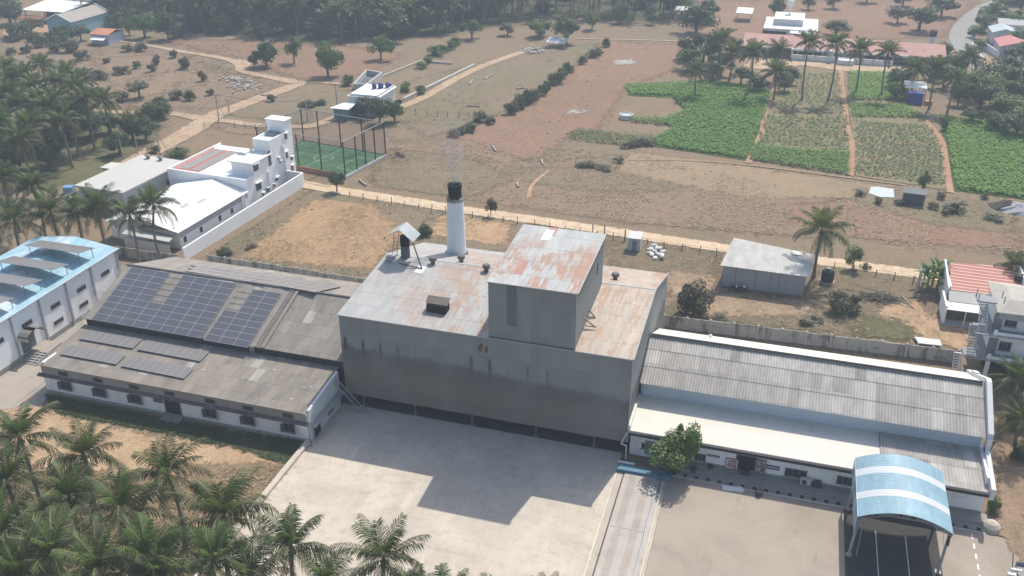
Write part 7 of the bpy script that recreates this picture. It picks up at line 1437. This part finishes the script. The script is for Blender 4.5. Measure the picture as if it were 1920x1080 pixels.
crop('green_crop', 'dense bright green crop at the right edge of the plots', [(1768, 224), (1840, 226), (1935, 262), (1950, 376), (1796, 356), (1780, 282)], .56, .8, .55, crop_a, 7, seed=9)
crop('row_crop', 'sparse rows of young plants between two red paths', [(1438, 218), (1586, 218), (1594, 282), (1420, 270)], 1.15, .6, .62, crop_c, 7, .85, 10)
crop('row_crop', 'sparse rows of young plants below the white garden wall', [(1488, 138), (1574, 138), (1584, 214), (1450, 214), (1470, 176)], 1.3, .5, .6, crop_c, 6, .8, 11)
crop('row_crop', 'sparse rows of young plants right of the middle red path', [(1602, 226), (1740, 236), (1768, 292), (1774, 350), (1606, 326)], 1.0, .55, .6, crop_c, 6, .88, 12)
def tufts(name, label, poly, n, h, mat, seed, spread=.22, blades=5, mask=None):
    rnd = random.Random(seed); P = [Vector((*G(*q)[:2], 0)) for q in poly]; x0, x1 = min(p.x for p in P), max(p.x for p in P); y0, y1 = min(p.y for p in P), max(p.y for p in P); m = MB(); k = 0
    while k < n:
        p = Vector((rnd.uniform(x0, x1), rnd.uniform(y0, y1), .05)); k += 1
        if not inside(p, P): continue
        if mnoise.noise(Vector((p.x*.09, p.y*.09, seed))) < (mask if mask is not None else -.1)+rnd.uniform(-.15, .15): continue
        for b in range(blades):
            a = rnd.uniform(0, 6.28); o = p+Vector((math.cos(a), math.sin(a), 0))*rnd.uniform(0, spread); w = Vector((-math.sin(a), math.cos(a), 0))*rnd.uniform(.05, .12); hh = h*rnd.uniform(.5, 1.3); m.q(o-w, o+w, o+Vector((math.cos(a)*1.5*hh, math.sin(a)*1.5*hh, hh*.45)))
    return tag(m.build(name, mat), label, 'grass', kind='stuff')
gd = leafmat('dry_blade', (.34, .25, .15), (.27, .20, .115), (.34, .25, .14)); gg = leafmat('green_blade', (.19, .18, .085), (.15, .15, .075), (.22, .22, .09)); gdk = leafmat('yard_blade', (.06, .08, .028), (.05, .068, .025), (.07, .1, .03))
tufts('dry_grass', 'dry grass and weeds on the plots along the pale track', [(590, 352), (960, 414), (1350, 470), (1790, 520), (1790, 640), (1240, 596), (930, 470), (660, 515), (385, 480)], 9000, .20, gd, 3)
tufts('green_weeds', 'green weeds among the dry grass on the plots along the track', [(590, 352), (960, 414), (1350, 470), (1790, 520), (1790, 650), (1240, 596), (930, 470), (660, 515), (385, 480)], 6000, .22, gg, 8, mask=.12)
tufts('dry_grass', 'dry grass over the wide brown fields beyond the track', [(730, 262), (1170, 285), (1560, 368), (1900, 400), (1910, 480), (1180, 418), (690, 340)], 9000, .2, gd, 5, .3)
tufts('green_weeds', 'grey-green weeds over the brown fields beyond the track', [(700, 170), (985, 95), (1130, 82), (1000, 190), (800, 262), (1170, 285), (1560, 368), (1900, 385), (1900, 440), (1180, 400), (690, 335)], 6000, .3, gg, 12, .35, mask=.15)
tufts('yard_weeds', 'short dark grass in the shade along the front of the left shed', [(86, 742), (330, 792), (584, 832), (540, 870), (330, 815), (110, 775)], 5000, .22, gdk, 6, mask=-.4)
tufts('dry_grass', 'dry weeds and litter under the front palm grove', [(0, 870), (300, 890), (560, 866), (445, 990), (390, 1100), (0, 1100)], 5000, .25, gd, 16)
tufts('green_weeds', 'weeds over the upper left land', [(0, 118), (330, 68), (600, 90), (520, 165), (300, 205), (240, 280), (0, 330)], 5000, .4, gg, 17, .4, mask=.1)
tufts('green_weeds', 'undergrowth beneath the far plantation', [(180, -20), (180, 50), (600, 84), (960, 50), (1290, 44), (1300, -20)], 9000, .9, gg, 18, .6, blades=4)
urnd = random.Random(44)
for k in range(70):
    px = urnd.uniform(180, 1280); lim = 84 if px < 850 else 46; py = urnd.uniform(-15, lim-8 if px > 330 else 44); tree_at(px, py, urnd.uniform(2.5, 5.5), urnd.uniform(4, 8), urnd.choice('ddg'), 'f', 'dark undergrowth bush beneath the far palms', 'undergrowth bushes of the far plantation', name='shrub', cat='bush')

def clods(name, label, polys, n, s0, s1, mat, seed):
    rnd = random.Random(seed); m = MB()
    for poly in polys:
        P = [Vector((*G(*q)[:2], 0)) for q in poly]; x0, x1 = min(p.x for p in P), max(p.x for p in P); y0, y1 = min(p.y for p in P), max(p.y for p in P)
        for _ in range(n):
            p = Vector((rnd.uniform(x0, x1), rnd.uniform(y0, y1), .02))
            if not inside(p, P): continue
            s = rnd.uniform(s0, s1)*(1 if rnd.random() < .9 else 1.8); a = rnd.uniform(0, 6.28); h = s*rnd.uniform(.3, .6); c = [Vector((math.cos(a+k*1.57)*s*rnd.uniform(.6, 1.1), math.sin(a+k*1.57)*s*rnd.uniform(.5, 1), 0)) for k in range(4)]
            b = [p+v for v in c]; t = [p+v*.55+Vector((0, 0, h)) for v in c]; m.add([tuple(v) for v in b+t], [(4, 5, 6, 7), (0, 1, 5, 4), (1, 2, 6, 5), (2, 3, 7, 6), (3, 0, 4, 7)])
    return tag(m.build(name, mat), label, 'stones', kind='stuff')
FLD = [[(700, 265), (1000, 305), (1560, 370), (1900, 400), (1910, 480), (1180, 418), (690, 340)], [(1140, 80), (1270, 85), (1170, 165), (1050, 265), (880, 300), (960, 210)], [(590, 356), (960, 418), (930, 470), (660, 515), (385, 480)], [(1250, 470), (1780, 525), (1790, 640), (1240, 590)], [(0, 118), (330, 70), (600, 90), (520, 165), (300, 205), (150, 200)]]
clods('earth_clods', 'scattered earth clods over the brown fields', FLD, 600, .08, .2, plain('clod_brown', (.21, .15, .105), .95, .3, 2), 61)
clods('field_stones', 'scattered pale stones and litter over the brown fields', FLD, 330, .07, .2, plain('stone_pale', (.46, .41, .35), .95, .3, 2), 62)
# ================================================================ air, light, camera
hz = NT('hazy_air'); pv = hz.n('VolumePrincipled', {'Color': (.74, .86, 1.0), 'Density': HAZE, 'Anisotropy': 0.1}); hz.t.links.new(pv.outputs[0], hz.out.inputs[1])
m = MB(); m.box(-640, 440, -80, 660, -1.2, 63.5); tag(m.build('haze', hz.m), kind='stuff')
w = bpy.data.worlds.new('World'); scn.world = w; w.use_nodes = True; nt = w.node_tree
sk_ = nt.nodes.new('ShaderNodeTexSky'); sk_.sky_type = 'NISHITA'; sk_.sun_disc = False
sd_ = -SUN_K.normalized(); sk_.sun_elevation = math.asin(sd_.z); sk_.sun_rotation = math.atan2(sd_.x, sd_.y); sk_.air_density = 1.3; sk_.dust_density = 2.5; sk_.altitude = 200
bg = nt.nodes['Background']; nt.links.new(sk_.outputs[0], bg.inputs[0]); bg.inputs[1].default_value = SKY
sl_ = bpy.data.lights.new('sun', 'SUN'); sl_.energy = SUN; sl_.angle = R_(.6); sl_.color = (1.0, .935, .83)
so_ = bpy.data.objects.new('sun', sl_); COL.objects.link(so_); so_.rotation_euler = SUN_K.to_track_quat('-Z', 'Y').to_euler(); so_.location = (20, 120, 120)
cam = bpy.data.cameras.new('camera'); cam.sensor_width = 36; cam.lens = 36*FOC/1920; cam.clip_start = 1; cam.clip_end = 3000
co = bpy.data.objects.new('camera', cam); COL.objects.link(co); co.matrix_world = Matrix((VR, VU, -VW)).transposed().to_4x4(); co.location = CP
scn.camera = co
scn.view_settings.view_transform = 'Standard'; scn.view_settings.look = 'None'; scn.view_settings.exposure = EXPO; scn.view_settings.gamma = 1
cy = scn.cycles; cy.max_bounces = 5; cy.diffuse_bounces = 3; cy.glossy_bounces = 2; cy.transmission_bounces = 2; cy.transparent_max_bounces = 24; cy.volume_bounces = 0; cy.use_denoising = True; cy.volume_step_rate = 1.0; cy.volume_max_steps = 128
try: cy.denoiser = 'OPENIMAGEDENOISE'; cy.denoising_input_passes = 'RGB_ALBEDO_NORMAL'
except Exception: pass
scn.render.use_persistent_data = False
